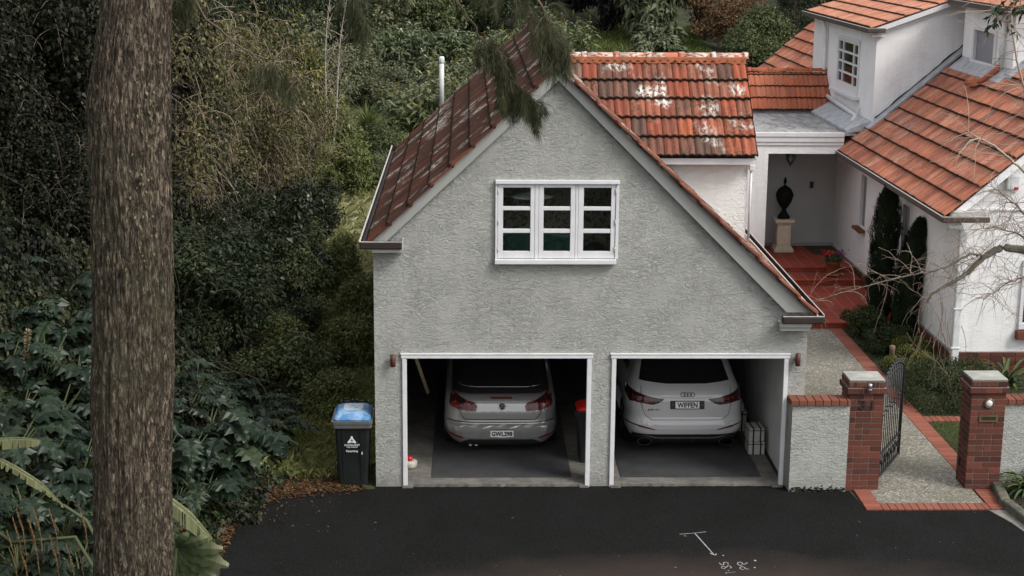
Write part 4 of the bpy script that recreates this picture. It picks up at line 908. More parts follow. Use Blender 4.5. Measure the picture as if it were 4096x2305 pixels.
m = MB(); m.tube([(4.52, 4.6, .3), (4.52, 4.6, 1.55)], .05); m.bbox(4.45, 4.6, 4.5, 4.65, 1.35, 1.6, b=.02); tag(m.build("red_tool_handle", plain("red_plastic", (.50, .03, .02), .4)), "red tool hanging on the garage wall behind the white car", "tool")
# ================================================================ CARS
def carpaint(name, c, metal, rough=.28):
    b = NB(name); b.col(b.mix(b.math('MULTIPLY', b.noise(b.obj(), 3, 4), .12), c, tuple(x*.5 for x in c))); return b.set(roughness=rough, metallic=metal, coat=.8)
SILVER = carpaint("silver_car_paint", (.36, .36, .35), .55, .30); CWHITE = carpaint("white_car_paint", (.50, .50, .505), .0, .18)
CGLASS = plain("tinted_car_glass", (.008, .009, .009), .06, var=0); SOFT = plain("black_soft_top", (.012, .012, .012), .8)
b = NB("red_lamp_lens"); n = b.noise(b.obj((1, 1, 1)), 22, 3); b.col(b.ramp(n, [(.42, (.035, .003, .003)), (.56, (.13, .006, .005)), (.70, (.34, .03, .018))])); LENS = b.set(roughness=.25, coat=.25)
DLENS = plain("smoked_lamp", (.02, .008, .008), .12, var=.3); CHROME = plain("chrome", (.6, .6, .6), .12, 1.0, var=0); REFL = plain("bumper_reflector", (.12, .012, .01), .3)
PLATEW = plain("plate_white", (.80, .80, .75), .5, var=.03); PLATEK = plain("plate_black", (.008, .008, .008), .5, var=0); BADGE = plain("badge_grey", (.18, .18, .18), .3, .8, var=0)
class Car:
    """body as a stack of plan-view slices; r(z) tail position, f(z) nose, w(z) half width; S() gives a point on the tail surface"""
    def __init__(s, x, y, prof, nexp=5.0): s.x = x; s.y = y; s.p = prof; s.n = nexp
    def at(s, z):
        p = s.p
        if z <= p[0][0]: return p[0][1:]
        for a, b_ in zip(p, p[1:]):
            if z <= b_[0]:
                t = (z-a[0])/(b_[0]-a[0]); return tuple(a[i]+(b_[i]-a[i])*t for i in (1, 2, 3))
        return p[-1][1:]
    def S(s, x, z, off=0.0):
        w, r, f = s.at(z); u = min(.9995, abs(x)/w); D = min(1.0, w*.95); dep = D*(1-(1-u**s.n)**(1/2.6))
        return (s.x+x, s.y+r+dep*.62-off, z)
    def body(s, name, mat, parent, zs, arches=()):
        m = MB(); K = 72; rings = []
        for z in zs:
            w, r, f = s.at(z); cy = (r+f)/2; L = (f-r)/2; ring = []
            for k in range(K):
                t = 2*math.pi*k/K; ct, st = math.cos(t), math.sin(t)
                X = w*math.copysign(abs(ct)**.5, ct); u = min(1, abs(X)/w)
                if st < 0:
                    D = min(1.0, w*.95); dep = D*(1-(1-min(.9995, u)**s.n)**(1/2.6))*.62 if u < .9995 else D*.62
                    Y = r+dep
                    if u >= .985: Y = r+D*.62*max(0.0, (1-abs(st)/.25)) if False else r+dep
                else: Y = f-.55*w*(1-(1-min(.9995, u)**3.2)**(1/2.2))
                ring.append((s.x+X, s.y+Y, z))
            rings.append(ring)
        o = 0
        for rg in rings: m.v.extend(rg)
        n = K; fs = [(i*n+j, i*n+(j+1) % n, (i+1)*n+(j+1) % n, (i+1)*n+j) for i in range(len(rings)-1) for j in range(n)]
        fs += [tuple(range(n)), tuple((len(rings)-1)*n+j for j in range(n))]
        m.f = fs; m.t = [.5]*len(fs); m.w = [.5]*len(fs); m.sm = [True]*(len(fs)-2)+[False]*2
        ob = m.build(name, mat, parent)
        if arches:
            cut = MB()
            for (sx_, yc, zc, ra) in arches: cut.lathe([(ra, -.28), (ra, .28)], (s.x+sx_, s.y+yc, zc), 36, axis='x', smooth=False)
            co = cut.build("cutter", mat); co.location = (0, 0, 0)
            bpy.context.view_layer.update()
            md = ob.modifiers.new("b", 'BOOLEAN'); md.operation = 'DIFFERENCE'; md.object = co; md.solver = 'EXACT'
            dg = bpy.context.evaluated_depsgraph_get(); me = bpy.data.meshes.new_from_object(ob.evaluated_get(dg)); ob.modifiers.clear(); ob.data = me; me.name = name
            bpy.data.objects.remove(co)
        return ob
    def patch(s, name, mat, parent, poly, off=.006, res=.03, depth=.0):
        """a shape outlined in (x, z) laid on the tail surface, given a rim"""
        m = MB(); bm = bmesh.new(); vs = [bm.verts.new((a, 0, b_)) for a, b_ in poly]; f = bm.faces.new(vs)
        bmesh.ops.triangulate(bm, faces=[f])
        for it in range(4):
            long = [e for e in bm.edges if e.calc_length() > res]
            if not long: break
            bmesh.ops.subdivide_edges(bm, edges=long, cuts=1, use_grid_fill=False); bmesh.ops.triangulate(bm, faces=bm.faces)
        geo = bmesh.ops.extrude_face_region(bm, geom=list(bm.faces)); back = [v for v in geo['geom'] if isinstance(v, bmesh.types.BMVert)]
        bk = set(back)
        for v in bm.verts: x, z = v.co.x, v.co.z; v.co = Vector(s.S(x, z, -.012 if v in bk else off))
        m.bm(bm); ob = m.build(name, mat, parent); return ob
    def line(s, name, mat, parent, pts, r=.004, off=.001, closed=False):
        m = MB(); P = []
        pts = list(pts)+([pts[0]] if closed else [])
        for a, b_ in zip(pts, pts[1:]):
            k = max(1, int(math.hypot(a[0]-b_[0], a[1]-b_[1])/.03))
            for j in range(k): t = j/k; P.append(s.S(a[0]+(b_[0]-a[0])*t, a[1]+(b_[1]-a[1])*t, off))
        P.append(s.S(pts[-1][0], pts[-1][1], off)); m.tube(P, r, 6); return m.build(name, mat, parent)
def wheel(parent, x, y, z, r, w, side):
    m = MB(); m.lathe([(r*.66, -w/2), (r*.93, -w/2), (r, -w/2+.025), (r, w/2-.025), (r*.93, w/2), (r*.66, w/2)], (x, y, z), 40, axis='x')
    t = m.build("wheel", plain("tyre_rubber", (.014, .014, .014), .85), parent)
    m = MB(); m.lathe([(r*.67, -w/2+.01), (r*.67, w/2-.01)], (x, y, z), 32, axis='x')
    for k in range(7): a = k*2*math.pi/7; m.tube([(x+side*w*.46, y, z), (x+side*w*.46, y+r*.62*math.cos(a), z+r*.62*math.sin(a))], .022, 6)
    m.build("rim", BADGE, t)
def mir(poly): return [(-a, b_) for a, b_ in reversed(poly)]
def plate(car, T, x, z, w, h, text, tw, th, framew=0):
    p = car.S(x, z, .012); tilt = -math.atan2(car.S(x, z+.06)[1]-car.S(x, z-.06)[1], .12); M_ = Matrix.Translation(p) @ Matrix.Rotation(R(90)+tilt, 4, 'X')
    def bx(nm, mt, a, b_, c, d, e, f_):
        m = MB(); m.bbox(a, b_, c, d, e, f_, b=.003, M=M_); return m.build(nm, mt, PL)
    PL = box("number_plate", PLATEK, T, 0, .001, 0, .001, 0, .001); PL.data = PL.data.copy()
    m = MB(); m.bbox(-w/2-framew, w/2+framew, -h/2-.008, h/2+.008, -.012, .002, b=.006, M=M_)
    me = m.build("number_plate", PLATEK, T); bpy.data.objects.remove(PL); PL = me; PL.name = "number_plate"
    m = MB(); m.bbox(-w/2+.006, w/2-.006, -h/2+.006, h/2-.006, .002, .005, b=.002, M=M_); m.build("plate_face", PLATEW, PL)
    text_mesh(text, tw, PLATEK, PL, "plate_lettering", M_ @ Matrix.Translation((0, 0, .006)), height=th, depth=.001, bold=.035)
    return PL, M_
# ---------------- silver convertible
cx, cy = .52, 1.22
prof = [(.20, .72, .10, 4.0), (.26, .80, .05, 4.1), (.34, .86, .025, 4.15), (.45, .885, .0, 4.18), (.53, .888, -.005, 4.18), (.565, .888, .03, 4.17), (.60, .885, .045, 4.16), (.75, .882, .055, 4.12), (.87, .868, .085, 3.95), (.93, .845, .12, 3.6), (.975, .80, .17, 3.1), (.99, .76, .24, 2.9)]
Cs = Car(cx, cy, prof, 5.6)
T = thing("silver_convertible", (cx, cy+2, .05), "silver convertible with a black soft top parked nose-in at the left bay", "car")
zs = [.20, .23, .26, .30, .34, .40, .45, .50, .53, .55, .565, .59, .62, .66, .70, .75, .80, .85, .87, .90, .93, .955, .975, .985, .99]
Cs.body("body", SILVER, T, zs, [(-.88, .80, .36, .37), (.88, .80, .36, .37), (-.88, 3.37, .36, .37), (.88, 3.37, .36, .37)])
for sx_ in (-1, 1):
    for yy in (.80, 3.37): wheel(T, cx+sx_*.77, cy+yy, .362, .315, .21, sx_)
# soft top with rear window
top = [(.985, .76, .26, 2.55), (1.03, .76, .28, 2.5), (1.06, .73, .31, 2.45), (1.10, .71, .38, 2.3), (1.2, .68, .55, 2.1), (1.33, .64, .78, 1.9), (1.42, .58, 1.0, 1.75), (1.45, .50, 1.2, 1.6)]
Ct = Car(cx, cy, top, 5.5); Ct.body("soft_top", SOFT, T, [.98, 1.0, 1.03, 1.06, 1.08, 1.10, 1.15, 1.2, 1.27, 1.33, 1.38, 1.42, 1.44, 1.45])
Ct.patch("rear_window", CGLASS, T, [(-.50, 1.14), (.50, 1.14), (.55, 1.18), (.48, 1.37), (-.48, 1.37), (-.55, 1.18)], .006)
Ct.line("chrome_strip", CHROME, T, [(-.70, 1.12), (-.62, 1.085), (-.4, 1.075), (.4, 1.075), (.62, 1.085), (.70, 1.12)], .006, .004)
Cs.patch("tailgate", SILVER, T, [(-.55, .645), (.52, .645), (.57, .70), (.58, .80), (.57, .955), (-.58, .955), (-.60, .80), (-.60, .70)], .010, .05)
Cs.line("tailgate_gap", BLACKP, T, [(-.64, .96), (-.64, .78), (-.62, .70), (-.56, .632), (.54, .632), (.60, .70), (.62, .78), (.62, .96)], .006, .002)
m = Cs.patch("bumper", SILVER, T, [(-.80, .37), (-.35, .34), (.33, .34), (.78, .37), (.85, .50), (.84, .565), (-.84, .565), (-.86, .50)], .012, .05)
Cs.line("bumper_gap", BLACKP, T, [(-.82, .60), (-.50, .59), (.50, .59), (.82, .60)], .009, .002)
Cs.patch("plate_recess", plain("silver_recess", (.30, .30, .29), .4, .5), T, [(-.34, .355), (.36, .355), (.30, .485), (-.28, .485)], .016, .06)
Cs.patch("lower_valance", BLACKP, T, [(-.62, .205), (.62, .205), (.60, .27), (.50, .315), (-.50, .315), (-.60, .27)], .014, .06)
TLp = [(-.81, .86), (-.795, .955), (-.755, .995), (-.66, .975), (-.53, .925), (-.41, .895), (-.37, .845), (-.385, .785), (-.43, .768), (-.66, .79), (-.78, .815)]
for s_ in (1, -1):
    pl = TLp if s_ == 1 else mir(TLp); L_ = Cs.patch("tail_light", LENS, T, pl, .028, .05)
    q = [(-.80, .872), (-.795, .952), (-.755, .99), (-.66, .972), (-.55, .93), (-.55, .895), (-.66, .90), (-.72, .92)]; Cs.patch("smoked_edge", DLENS, L_, q if s_ == 1 else mir(q), .031, .05)
    q = [(-.60, .955), (-.60, .78), (-.585, .78), (-.585, .95)]; Cs.patch("lamp_divider", DLENS, L_, q if s_ == 1 else mir(q), .032, .08)
    q = [(-.79, .83), (-.66, .785), (-.43, .765), (-.39, .778)]; Cs.line("lamp_trim", CHROME, L_, q if s_ == 1 else mir(q), .005, .028)
    q = [(-.84, .385), (-.60, .325), (-.58, .35), (-.62, .365), (-.84, .41)]; Cs.patch("bumper_reflector", REFL, T, q if s_ == 1 else mir(q), .016, .05)
Cs.patch("brake_light", REFL, T, [(-.155, .945), (.17, .945), (.175, .965), (-.16, .965)], .016, .05)
m = MB()
for xx in (-.47, -.38): m.lathe([(.03, -.02), (.036, -.03), (.036, .12), (.03, .12)], (cx+xx, cy+.10, .225), 16, axis='y')
m.build("exhaust_pipe", plain("dark_chrome", (.12, .12, .12), .2, 1.0), T)
PL, M_ = plate(Cs, T, .015, .415, .37, .13, "GWL298", .325, .082); text_mesh("Continental Cars", .13, PLATEW, PL, "dealer_lettering", M_ @ Matrix.Translation((0, -.062, .004)), height=.010, depth=.001)
# round V-over-W badge
p = Cs.S(.015, .838, .014); ty = -math.atan2(Cs.S(0, .88)[1]-Cs.S(0, .80)[1], .08); M_ = Matrix.Translation(p) @ Matrix.Rotation(R(90)+ty, 4, 'X')
m = MB()
def flat(m, pts, r=.005): m.tube([M_ @ Vector((a, b_, .006)) for a, b_ in pts], r, 6)
flat(m, [(.055*math.cos(t/32*2*math.pi), .055*math.sin(t/32*2*math.pi)) for t in range(33)], .006)
flat(m, [(-.022, .045), (0, .004), (.022, .045)]); flat(m, [(-.046, .026), (-.022, -.042), (0, -.004), (.022, -.042), (.046, .026)])
bd = m.build("badge", CHROME, T); m = MB(); m.lathe([(.0, .001), (.052, .001), (.052, .003)], (0, 0, 0), 28); 
m.v = [tuple(M_ @ Vector(v)) for v in m.v]; m.build("badge_field", BLACKP, bd)
text_mesh("TSI", .05, BADGE, T, "model_lettering", Matrix.Translation(Cs.S(.50, .74, .014)) @ Matrix.Rotation(R(90), 4, 'X'), height=.016)
for sx_ in (-1, 1):
    m = MB(); m.bbox(cx+sx_*.93-.09, cx+sx_*.93+.09, cy+2.35, cy+2.5, .98, 1.1, b=.03); m.build("door_mirror", SILVER, T)
# ---------------- white sports SUV
cx, cy = 3.40, 1.22
prof = [(.22, .78, .14, 4.2), (.30, .86, .06, 4.3), (.38, .90, .03, 4.33), (.46, .935, .0, 4.35), (.56, .94, -.005, 4.35), (.62, .93, .02, 4.35), (.66, .925, .035, 4.34), (.80, .925, .045, 4.30), (.92, .915, .06, 4.15), (1.00, .90, .09, 3.8), (1.08, .87, .13, 3.3), (1.15, .84, .19, 3.1), (1.19, .825, .235, 3.05), (1.30, .785, .34, 2.9), (1.42, .74, .44, 2.7), (1.53, .69, .53, 2.5), (1.58, .62, .64, 2.3)]
Cw = Car(cx, cy, prof, 6.0)
T = thing("white_sport_utility", (cx, cy+2, .05), "white sport utility car parked nose-in at the right bay", "car")
Cw.body("body", CWHITE, T, [.22, .26, .30, .34, .38, .42, .46, .51, .56, .59, .62, .66, .70, .75, .80, .86, .92, .96, 1.0, 1.04, 1.08, 1.12, 1.15, 1.19, 1.24, 1.30, 1.36, 1.42, 1.48, 1.53, 1.56, 1.58],
        [(-.93, .86, .40, .41), (.93, .86, .40, .41), (-.93, 3.5, .40, .41), (.93, 3.5, .40, .41)])
for sx_ in (-1, 1):
    for yy in (.86, 3.5): wheel(T, cx+sx_*.80, cy+yy, .40, .352, .24, sx_)
Cw.patch("rear_window", CGLASS, T, [(-.72, 1.20), (-.3, 1.165), (.3, 1.165), (.69, 1.20), (.58, 1.53), (-.64, 1.535)], .008, .06)
m = MB(); m.bbox(cx-.58, cx+.56, cy+.44, cy+.75, 1.545, 1.575, b=.012); m.build("roof_spoiler", CWHITE, T)
Cw.patch("tailgate", CWHITE, T, [(-.52, .64), (.54, .64), (.63, .70), (.67, .84), (.68, 1.10), (.62, 1.15), (.3, 1.135), (-.3, 1.135), (-.66, 1.155), (-.69, 1.10), (-.67, .84), (-.60, .70)], .008, .05)
Cw.line("tailgate_gap", BLACKP, T, [(-.70, 1.12), (-.70, .86), (-.64, .70), (-.54, .628), (.56, .628), (.66, .70), (.70, .86), (.70, 1.12)], .004, .001)
Cw.line("tailgate_crease", plain("soft_grey_shadow_gap", (.22, .22, .22), .5), T, [(-.40, .975), (0, .965), (.40, .975)], .004, .008)  # crease drawn as a grey line, its shade put into the colour
Cw.patch("bumper", CWHITE, T, [(-.86, .50), (-.3, .47), (.3, .47), (.86, .50), (.90, .58), (.55, .60), (-.55, .60), (-.90, .58)], .014, .06)
Cw.line("bumper_gap", plain("soft_grey_shadow_gap", (.22, .22, .22), .5), T, [(-.90, .555), (-.45, .48), (.45, .48), (.90, .555)], .0035, .012)
Cw.patch("diffuser", BLACKP, T, [(-.66, .23), (.66, .23), (.84, .30), (.82, .40), (.5, .395), (-.5, .395), (-.82, .40), (-.84, .30)], .020, .06)
for x_ in (-.35, -.12, .12, .35): Cw.line("diffuser_fin", plain("fin_grey", (.05, .05, .05), .4), T, [(x_, .24), (x_*1.04, .33)], .006, .026)
Cw.line("diffuser_trim", BADGE, T, [(-.80, .33), (-.60, .37), (-.45, .335), (.45, .335), (.60, .37), (.80, .33)], .004, .024)
TLq = [(-.905, 1.08), (-.915, .96), (-.87, .885), (-.80, .90), (-.52, .868), (-.42, .90), (-.34, .955), (-.50, .975), (-.70, 1.02)]
for s_ in (1, -1):
    f_ = (lambda q: q) if s_ == 1 else mir
    L_ = Cw.patch("tail_light", DLENS, T, f_(TLq), .016, .05)
    Cw.patch("light_band", LENS, L_, f_([(-.80, .985), (-.80, .955), (-.50, .925), (-.38, .950), (-.50, .962), (-.66, .985)]), .020, .05)
    Cw.patch("light_band", LENS, L_, f_([(-.78, .925), (-.78, .908), (-.54, .882), (-.45, .905), (-.52, .905)]), .020, .05)
    Cw.patch("light_band", LENS, L_, f_([(-.83, .99), (-.85, .92), (-.835, .915), (-.81, .98)]), .020, .06)
    Cw.patch("bumper_reflector", BLACKP, T, f_([(-.92, .555), (-.70, .525), (-.47, .475), (-.52, .50), (-.70, .545), (-.92, .575)]), .018, .05)
    Cw.patch("bumper_reflector", REFL, T, f_([(-.74, .520), (-.49, .478), (-.53, .502), (-.74, .540)]), .021, .05)
    m = MB(); ex = cx-s_*.64; K_ = 28
    for (ra, rb, y0_) in ((.115, .062, .0),):
        vs = []; 
        for (k1, yy) in ((1, -.02), (1, .2), (.88, .2), (.88, -.02)):
            for j in range(K_): t = 2*math.pi*j/K_; vs.append((ex+ra*k1*math.cos(t), cy+.06+yy, .275+rb*k1*math.sin(t)))
        m.add(vs, [(i*K_+j, i*K_+(j+1) % K_, ((i+1) % 4)*K_+(j+1) % K_, ((i+1) % 4)*K_+j) for i in range(4) for j in range(K_)], smooth=False)
    m.build("exhaust_pipe", plain("dark_chrome", (.12, .12, .12), .2, 1.0), T)
for x_ in (-.62, -.20, .24, .66): 
    m = MB(); p = Cw.S(x_, .57, .008); m.lathe([(.009, -.004), (.012, 0), (.012, .006)], p, 12, axis='y'); m.build("parking_sensor", BADGE, T)
PL, M_ = plate(Cw, T, .015, .865, .385, .118, "WIFFEN", .315, .085, framew=.075)
m = MB()
for k in range(5): a = R(35+k*14); m.tube([M_ @ Vector((-.235, -.018, .004)), M_ @ Vector((-.235+.05*math.cos(a), -.018+.055*math.sin(a), .004))], [.005, .001], 5)
m.build("fern_emblem", BADGE, PL); m = MB(); m.bbox(.21, .255, -.003, .003, .002, .004, b=.001, M=M_); m.build("frame_mark", BADGE, PL)
text_mesh("New Zealand", .11, BADGE, PL, "plate_small_lettering", M_ @ Matrix.Translation((-.06, -.065, .004)), height=.010, depth=.001)
p = Cw.S(.02, 1.02, .016); ty = -math.atan2(Cw.S(0, 1.05)[1]-Cw.S(0, .99)[1], .06); M_ = Matrix.Translation(p) @ Matrix.Rotation(R(90)+ty, 4, 'X')
m = MB()
for k in range(4): c_ = (k-1.5)*.050; m.tube([M_ @ Vector((c_+.034*math.cos(t/24*2*math.pi), .034*math.sin(t/24*2*math.pi), .003)) for t in range(25)], .0050, 6)
m.build("four_ring_badge", plain("dark_chrome", (.12, .12, .12), .2, 1.0), T)
p = Cw.S(-.53, .79, .012); M_ = Matrix.Translation(p) @ Matrix.Rotation(R(90), 4, 'X')
text_mesh("RS Q3", .14, BLACKP, T, "model_lettering", M_ @ Matrix.Translation((.04, 0, 0)), height=.03, shear=.3, bold=.03)
m = MB(); m.add([M_ @ Vector(q) for q in ((-.075, -.015, 0), (-.045, -.015, 0), (-.03, .015, 0), (-.06, .015, 0), (-.075, -.015, .004), (-.045, -.015, .004), (-.03, .015, .004), (-.06, .015, .004))], [(4, 5, 6, 7), (0, 1, 5, 4), (1, 2, 6, 5), (2, 3, 7, 6), (3, 0, 4, 7)]); m.build("red_badge", plain("badge_red", (.5, .02, .02), .4), T)
# side windows and roof rails
m = MB()
for sx_ in (-1, 1):
    xx = [cx+sx_*(Cw.at(z)[0]+.003) for z in (1.15, 1.50)]
    m.add([(xx[0], cy+1.0, 1.17), (xx[0], cy+2.6, 1.15), (xx[1]+sx_*.01, cy+2.0, 1.50), (xx[1]+sx_*.01, cy+1.15, 1.50)], [(0, 1, 2, 3)])
m.build("side_window", CGLASS, T)
for sx_ in (-1, 1):
    m = MB(); m.bbox(cx+sx_*1.0-.1, cx+sx_*1.0+.1, cy+2.3, cy+2.48, 1.05, 1.18, b=.03); m.build("door_mirror", BLACKP, T)
    m = MB(); m.tube([(cx+sx_*.60, cy+.8, 1.565), (cx+sx_*.63, cy+1.0, 1.60), (cx+sx_*.63, cy+2.0, 1.60)], .014, 6); m.build("roof_rail", BLACKP, T)
# ================================================================ VEGETATION
def rng(s): return np.random.default_rng(s)
def unit(a): return a/np.maximum(np.linalg.norm(a, axis=-1, keepdims=True), 1e-9)
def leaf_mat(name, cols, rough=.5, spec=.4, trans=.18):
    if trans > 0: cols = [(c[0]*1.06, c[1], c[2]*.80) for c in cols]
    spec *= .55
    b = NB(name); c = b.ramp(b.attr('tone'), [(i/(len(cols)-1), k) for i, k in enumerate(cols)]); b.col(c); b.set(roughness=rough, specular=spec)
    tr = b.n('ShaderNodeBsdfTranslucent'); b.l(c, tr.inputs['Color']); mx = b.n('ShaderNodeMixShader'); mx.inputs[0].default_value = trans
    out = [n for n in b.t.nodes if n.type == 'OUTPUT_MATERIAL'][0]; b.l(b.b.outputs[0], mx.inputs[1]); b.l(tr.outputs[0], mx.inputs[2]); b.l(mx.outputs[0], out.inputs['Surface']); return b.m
def quads(V, tone, name, mat, parent=None, k=4, off=(0, 0, 0)):
    """V (n,k,3) -> one mesh of n k-gons with per-face tone"""
    n = len(V); me = bpy.data.meshes.new(name); V = V-np.array(off); me.vertices.add(n*k); me.vertices.foreach_set('co', V.reshape(-1).astype(np.float32))
    me.loops.add(n*k); me.loops.foreach_set('vertex_index', np.arange(n*k, dtype=np.int32)); me.polygons.add(n); me.polygons.foreach_set('loop_start', np.arange(0, n*k, k, dtype=np.int32))
    a = me.attributes.new('tone', 'FLOAT', 'FACE'); a.data.foreach_set('value', np.asarray(tone, dtype=np.float32)); me.materials.append(mat); me.update(calc_edges=True); me.validate()
    o = bpy.data.objects.new(name, me); COL.objects.link(o)
    if parent is not None: o.parent = parent
    return o
def leaf_quads(P, D, N, L, W, fold=.25, droop=.15):
    """folded diamond leaves"""
    S = unit(np.cross(D, N)); N = np.cross(S, D); L = L[:, None]; W = W[:, None]
    mid = P+D*L*.42; tip = P+D*L-np.array([0, 0, 1.])*L*droop
    return np.stack([P, mid+S*W/2+N*W*fold, tip, mid-S*W/2+N*W*fold], 1)
def crown_points(r, n, w, d, h, K, cr, low=0.0, shell=.62, rag=.22, tall=.8):
    """leaf positions on irregular clumps spread through a crown; returns points, outward normals, clump centres"""
    u = unit(r.normal(size=(K, 3))); u[:, 2] = np.abs(u[:, 2])*np.where(r.random(K) < .3+low, -.8, 1)
    rad = shell+(1-shell)*r.random(K)**.6; rad *= 1+rag*r.normal(size=K)*.6
    C = u*rad[:, None]*np.array([w/2*(1-cr*.5), d/2*(1-cr*.5), h/2*(1-cr*.5)])+np.array([0, 0, h*.5])
    rc = cr*min(w, h)*(.55+.7*r.random(K)); k = r.choice(K, n, p=rc**2/np.sum(rc**2)); v = unit(r.normal(size=(n, 3))); v[:, 2] *= .8
    P = C[k]+v*(rc[k]*(.45+.75*r.random(n)**.7))[:, None]*np.array([1, 1, tall]); P[:, 2] = np.where(P[:, 2] < .03, .03+r.random(n)*.2, P[:, 2])
    return P, v, C, k
def tubes_obj(paths, radii, name, mat, parent=None, n=4, off=(0, 0, 0), tones=None):
    """many thin stems as one mesh (a bush's twigs, a tree's limbs)"""
    V = []; F = []; T = []; o = 0; off = np.array(off)
    for pi, (p, rr_) in enumerate(zip(paths, radii)):
        p = np.asarray(p, float)-off; k = len(p); d = np.gradient(p, axis=0); d = unit(d); ref = np.array([0, 0, 1.]) if abs(d[0][2]) < .9 else np.array([1., 0, 0])
        a = unit(np.cross(d, ref)); b_ = np.cross(d, a); t = np.arange(n)*2*np.pi/n; rad = np.broadcast_to(rr_, (k,))
        ring = p[:, None]+(a[:, None]*np.cos(t)[None, :, None]+b_[:, None]*np.sin(t)[None, :, None])*rad[:, None, None]; V.append(ring.reshape(-1, 3))
        i = np.arange(k-1)[:, None]; j = np.arange(n)[None, :]; q = np.stack([o+i*n+j, o+i*n+(j+1) % n, o+(i+1)*n+(j+1) % n, o+(i+1)*n+j], -1).reshape(-1, 4); F.append(q); T.append(np.full(len(q), tones[pi] if tones is not None else .5)); o += k*n
    V = np.concatenate(V); F = np.concatenate(F); T = np.concatenate(T); me = bpy.data.meshes.new(name); me.vertices.add(len(V)); me.vertices.foreach_set('co', V.reshape(-1).astype(np.float32))
    me.loops.add(F.size); me.loops.foreach_set('vertex_index', F.reshape(-1).astype(np.int32)); me.polygons.add(len(F)); me.polygons.foreach_set('loop_start', np.arange(0, F.size, 4, dtype=np.int32))
    a = me.attributes.new('tone', 'FLOAT', 'FACE'); a.data.foreach_set('value', T.astype(np.float32)); me.polygons.foreach_set('use_smooth', np.ones(len(F), bool)); me.materials.append(mat); me.update(calc_edges=True)
    ob = bpy.data.objects.new(name, me); COL.objects.link(ob)
    if parent is not None: ob.parent = parent
    return ob
def twig(r, p, d, L, k=7, curl=.35, grav=-.25):
    p = np.array(p, float); d = unit(np.array(d, float)); out = [p.copy()]
    for i in range(k):
        d = unit(d+r.normal(size=3)*curl*.5+np.array([0, 0, grav])*(i/k)); p = p+d*L/k; out.append(p.copy())
    return np.array(out)
BARK = plain("twig_bark", (.10, .08, .06), .9, var=.3, scale=12); TAN = leaf_mat("tan_twigs", [(.17, .125, .095), (.28, .22, .17), (.40, .33, .265)], .9, .2, 0)
PALEBARK = plain("pale_bark", (.30, .27, .23), .9, var=.25, scale=10)
# kind: leaf length, leaf width, leaves, clumps, clump radius, droop, colours, roughness, proto size (w, h)
G_ = lambda *c: list(c)
KINDS = {
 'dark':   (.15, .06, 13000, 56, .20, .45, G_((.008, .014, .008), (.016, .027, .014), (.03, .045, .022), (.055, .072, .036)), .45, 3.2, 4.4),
 'plum':   (.24, .10, 7000, 34, .20, .6, G_((.014, .012, .016), (.028, .024, .032), (.05, .045, .055)), .5, 2.4, 4.0),
 'pale':   (.36, .13, 3200, 26, .20, .7, G_((.05, .07, .045), (.11, .14, .095), (.18, .21, .15)), .5, 2.2, 3.6),
 'autumn': (.13, .07, 6500, 40, .20, .4, G_((.09, .05, .03), (.15, .085, .055), (.10, .08, .035), (.19, .12, .085)), .7, 2.6, 4.0),
 'green':  (.13, .06, 8000, 36, .22, .4, G_((.03, .045, .022), (.07, .092, .045), (.13, .155, .08)), .5, 2.0, 2.2),
 'grey':   (.12, .05, 9000, 36, .22, .2, G_((.06, .075, .05), (.14, .16, .11), (.22, .25, .18)), .7, 1.8, 2.6),
 'rhodo':  (.24, .07, 4200, 30, .22, .35, G_((.04, .06, .035), (.09, .12, .075), (.16, .20, .13)), .4, 2.2, 2.4),
 'yellow': (.13, .06, 8000, 36, .20, .5, G_((.03, .045, .015), (.06, .08, .03), (.09, .11, .04), (.26, .21, .03)), .6, 2.2, 4.0),
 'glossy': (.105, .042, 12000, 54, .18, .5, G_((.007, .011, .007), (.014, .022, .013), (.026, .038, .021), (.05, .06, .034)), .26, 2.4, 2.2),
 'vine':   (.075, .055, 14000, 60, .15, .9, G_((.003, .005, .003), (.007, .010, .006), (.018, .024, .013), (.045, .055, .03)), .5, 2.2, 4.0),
 'tangle': (.08, .045, 9000, 46, .20, .6, G_((.03, .035, .017), (.07, .078, .038), (.13, .125, .065), (.22, .19, .11)), .7, 2.6, 4.4),
 'weedy':  (.11, .032, 7000, 30, .24, .1, G_((.06, .08, .032), (.12, .15, .06), (.21, .24, .11)), .6, 1.0, 1.2),
 'conifer': (.12, .03, 9000, 46, .15, .0, G_((.012, .022, .014), (.028, .042, .028), (.045, .06, .04)), .7, 2.0, 4.0),
}
NAMES = {'dark': ('evergreen_tree', 'tree'), 'plum': ('purple_shrub', 'shrub'), 'pale': ('large_leaved_shrub', 'shrub'), 'autumn': ('autumn_shrub', 'shrub'), 'green': ('green_shrub', 'shrub'), 'grey': ('grey_green_shrub', 'shrub'),
 'rhodo': ('flowering_shrub', 'shrub'), 'yellow': ('yellow_flowered_shrub', 'shrub'), 'glossy': ('camellia_shrub', 'shrub'), 'vine': ('ivy_covered_tree', 'tree'), 'tangle': ('twiggy_tree', 'tree'), 'weedy': ('garden_weed_clump', 'plant'), 'conifer': ('conifer', 'tree')}
PROTO = {}
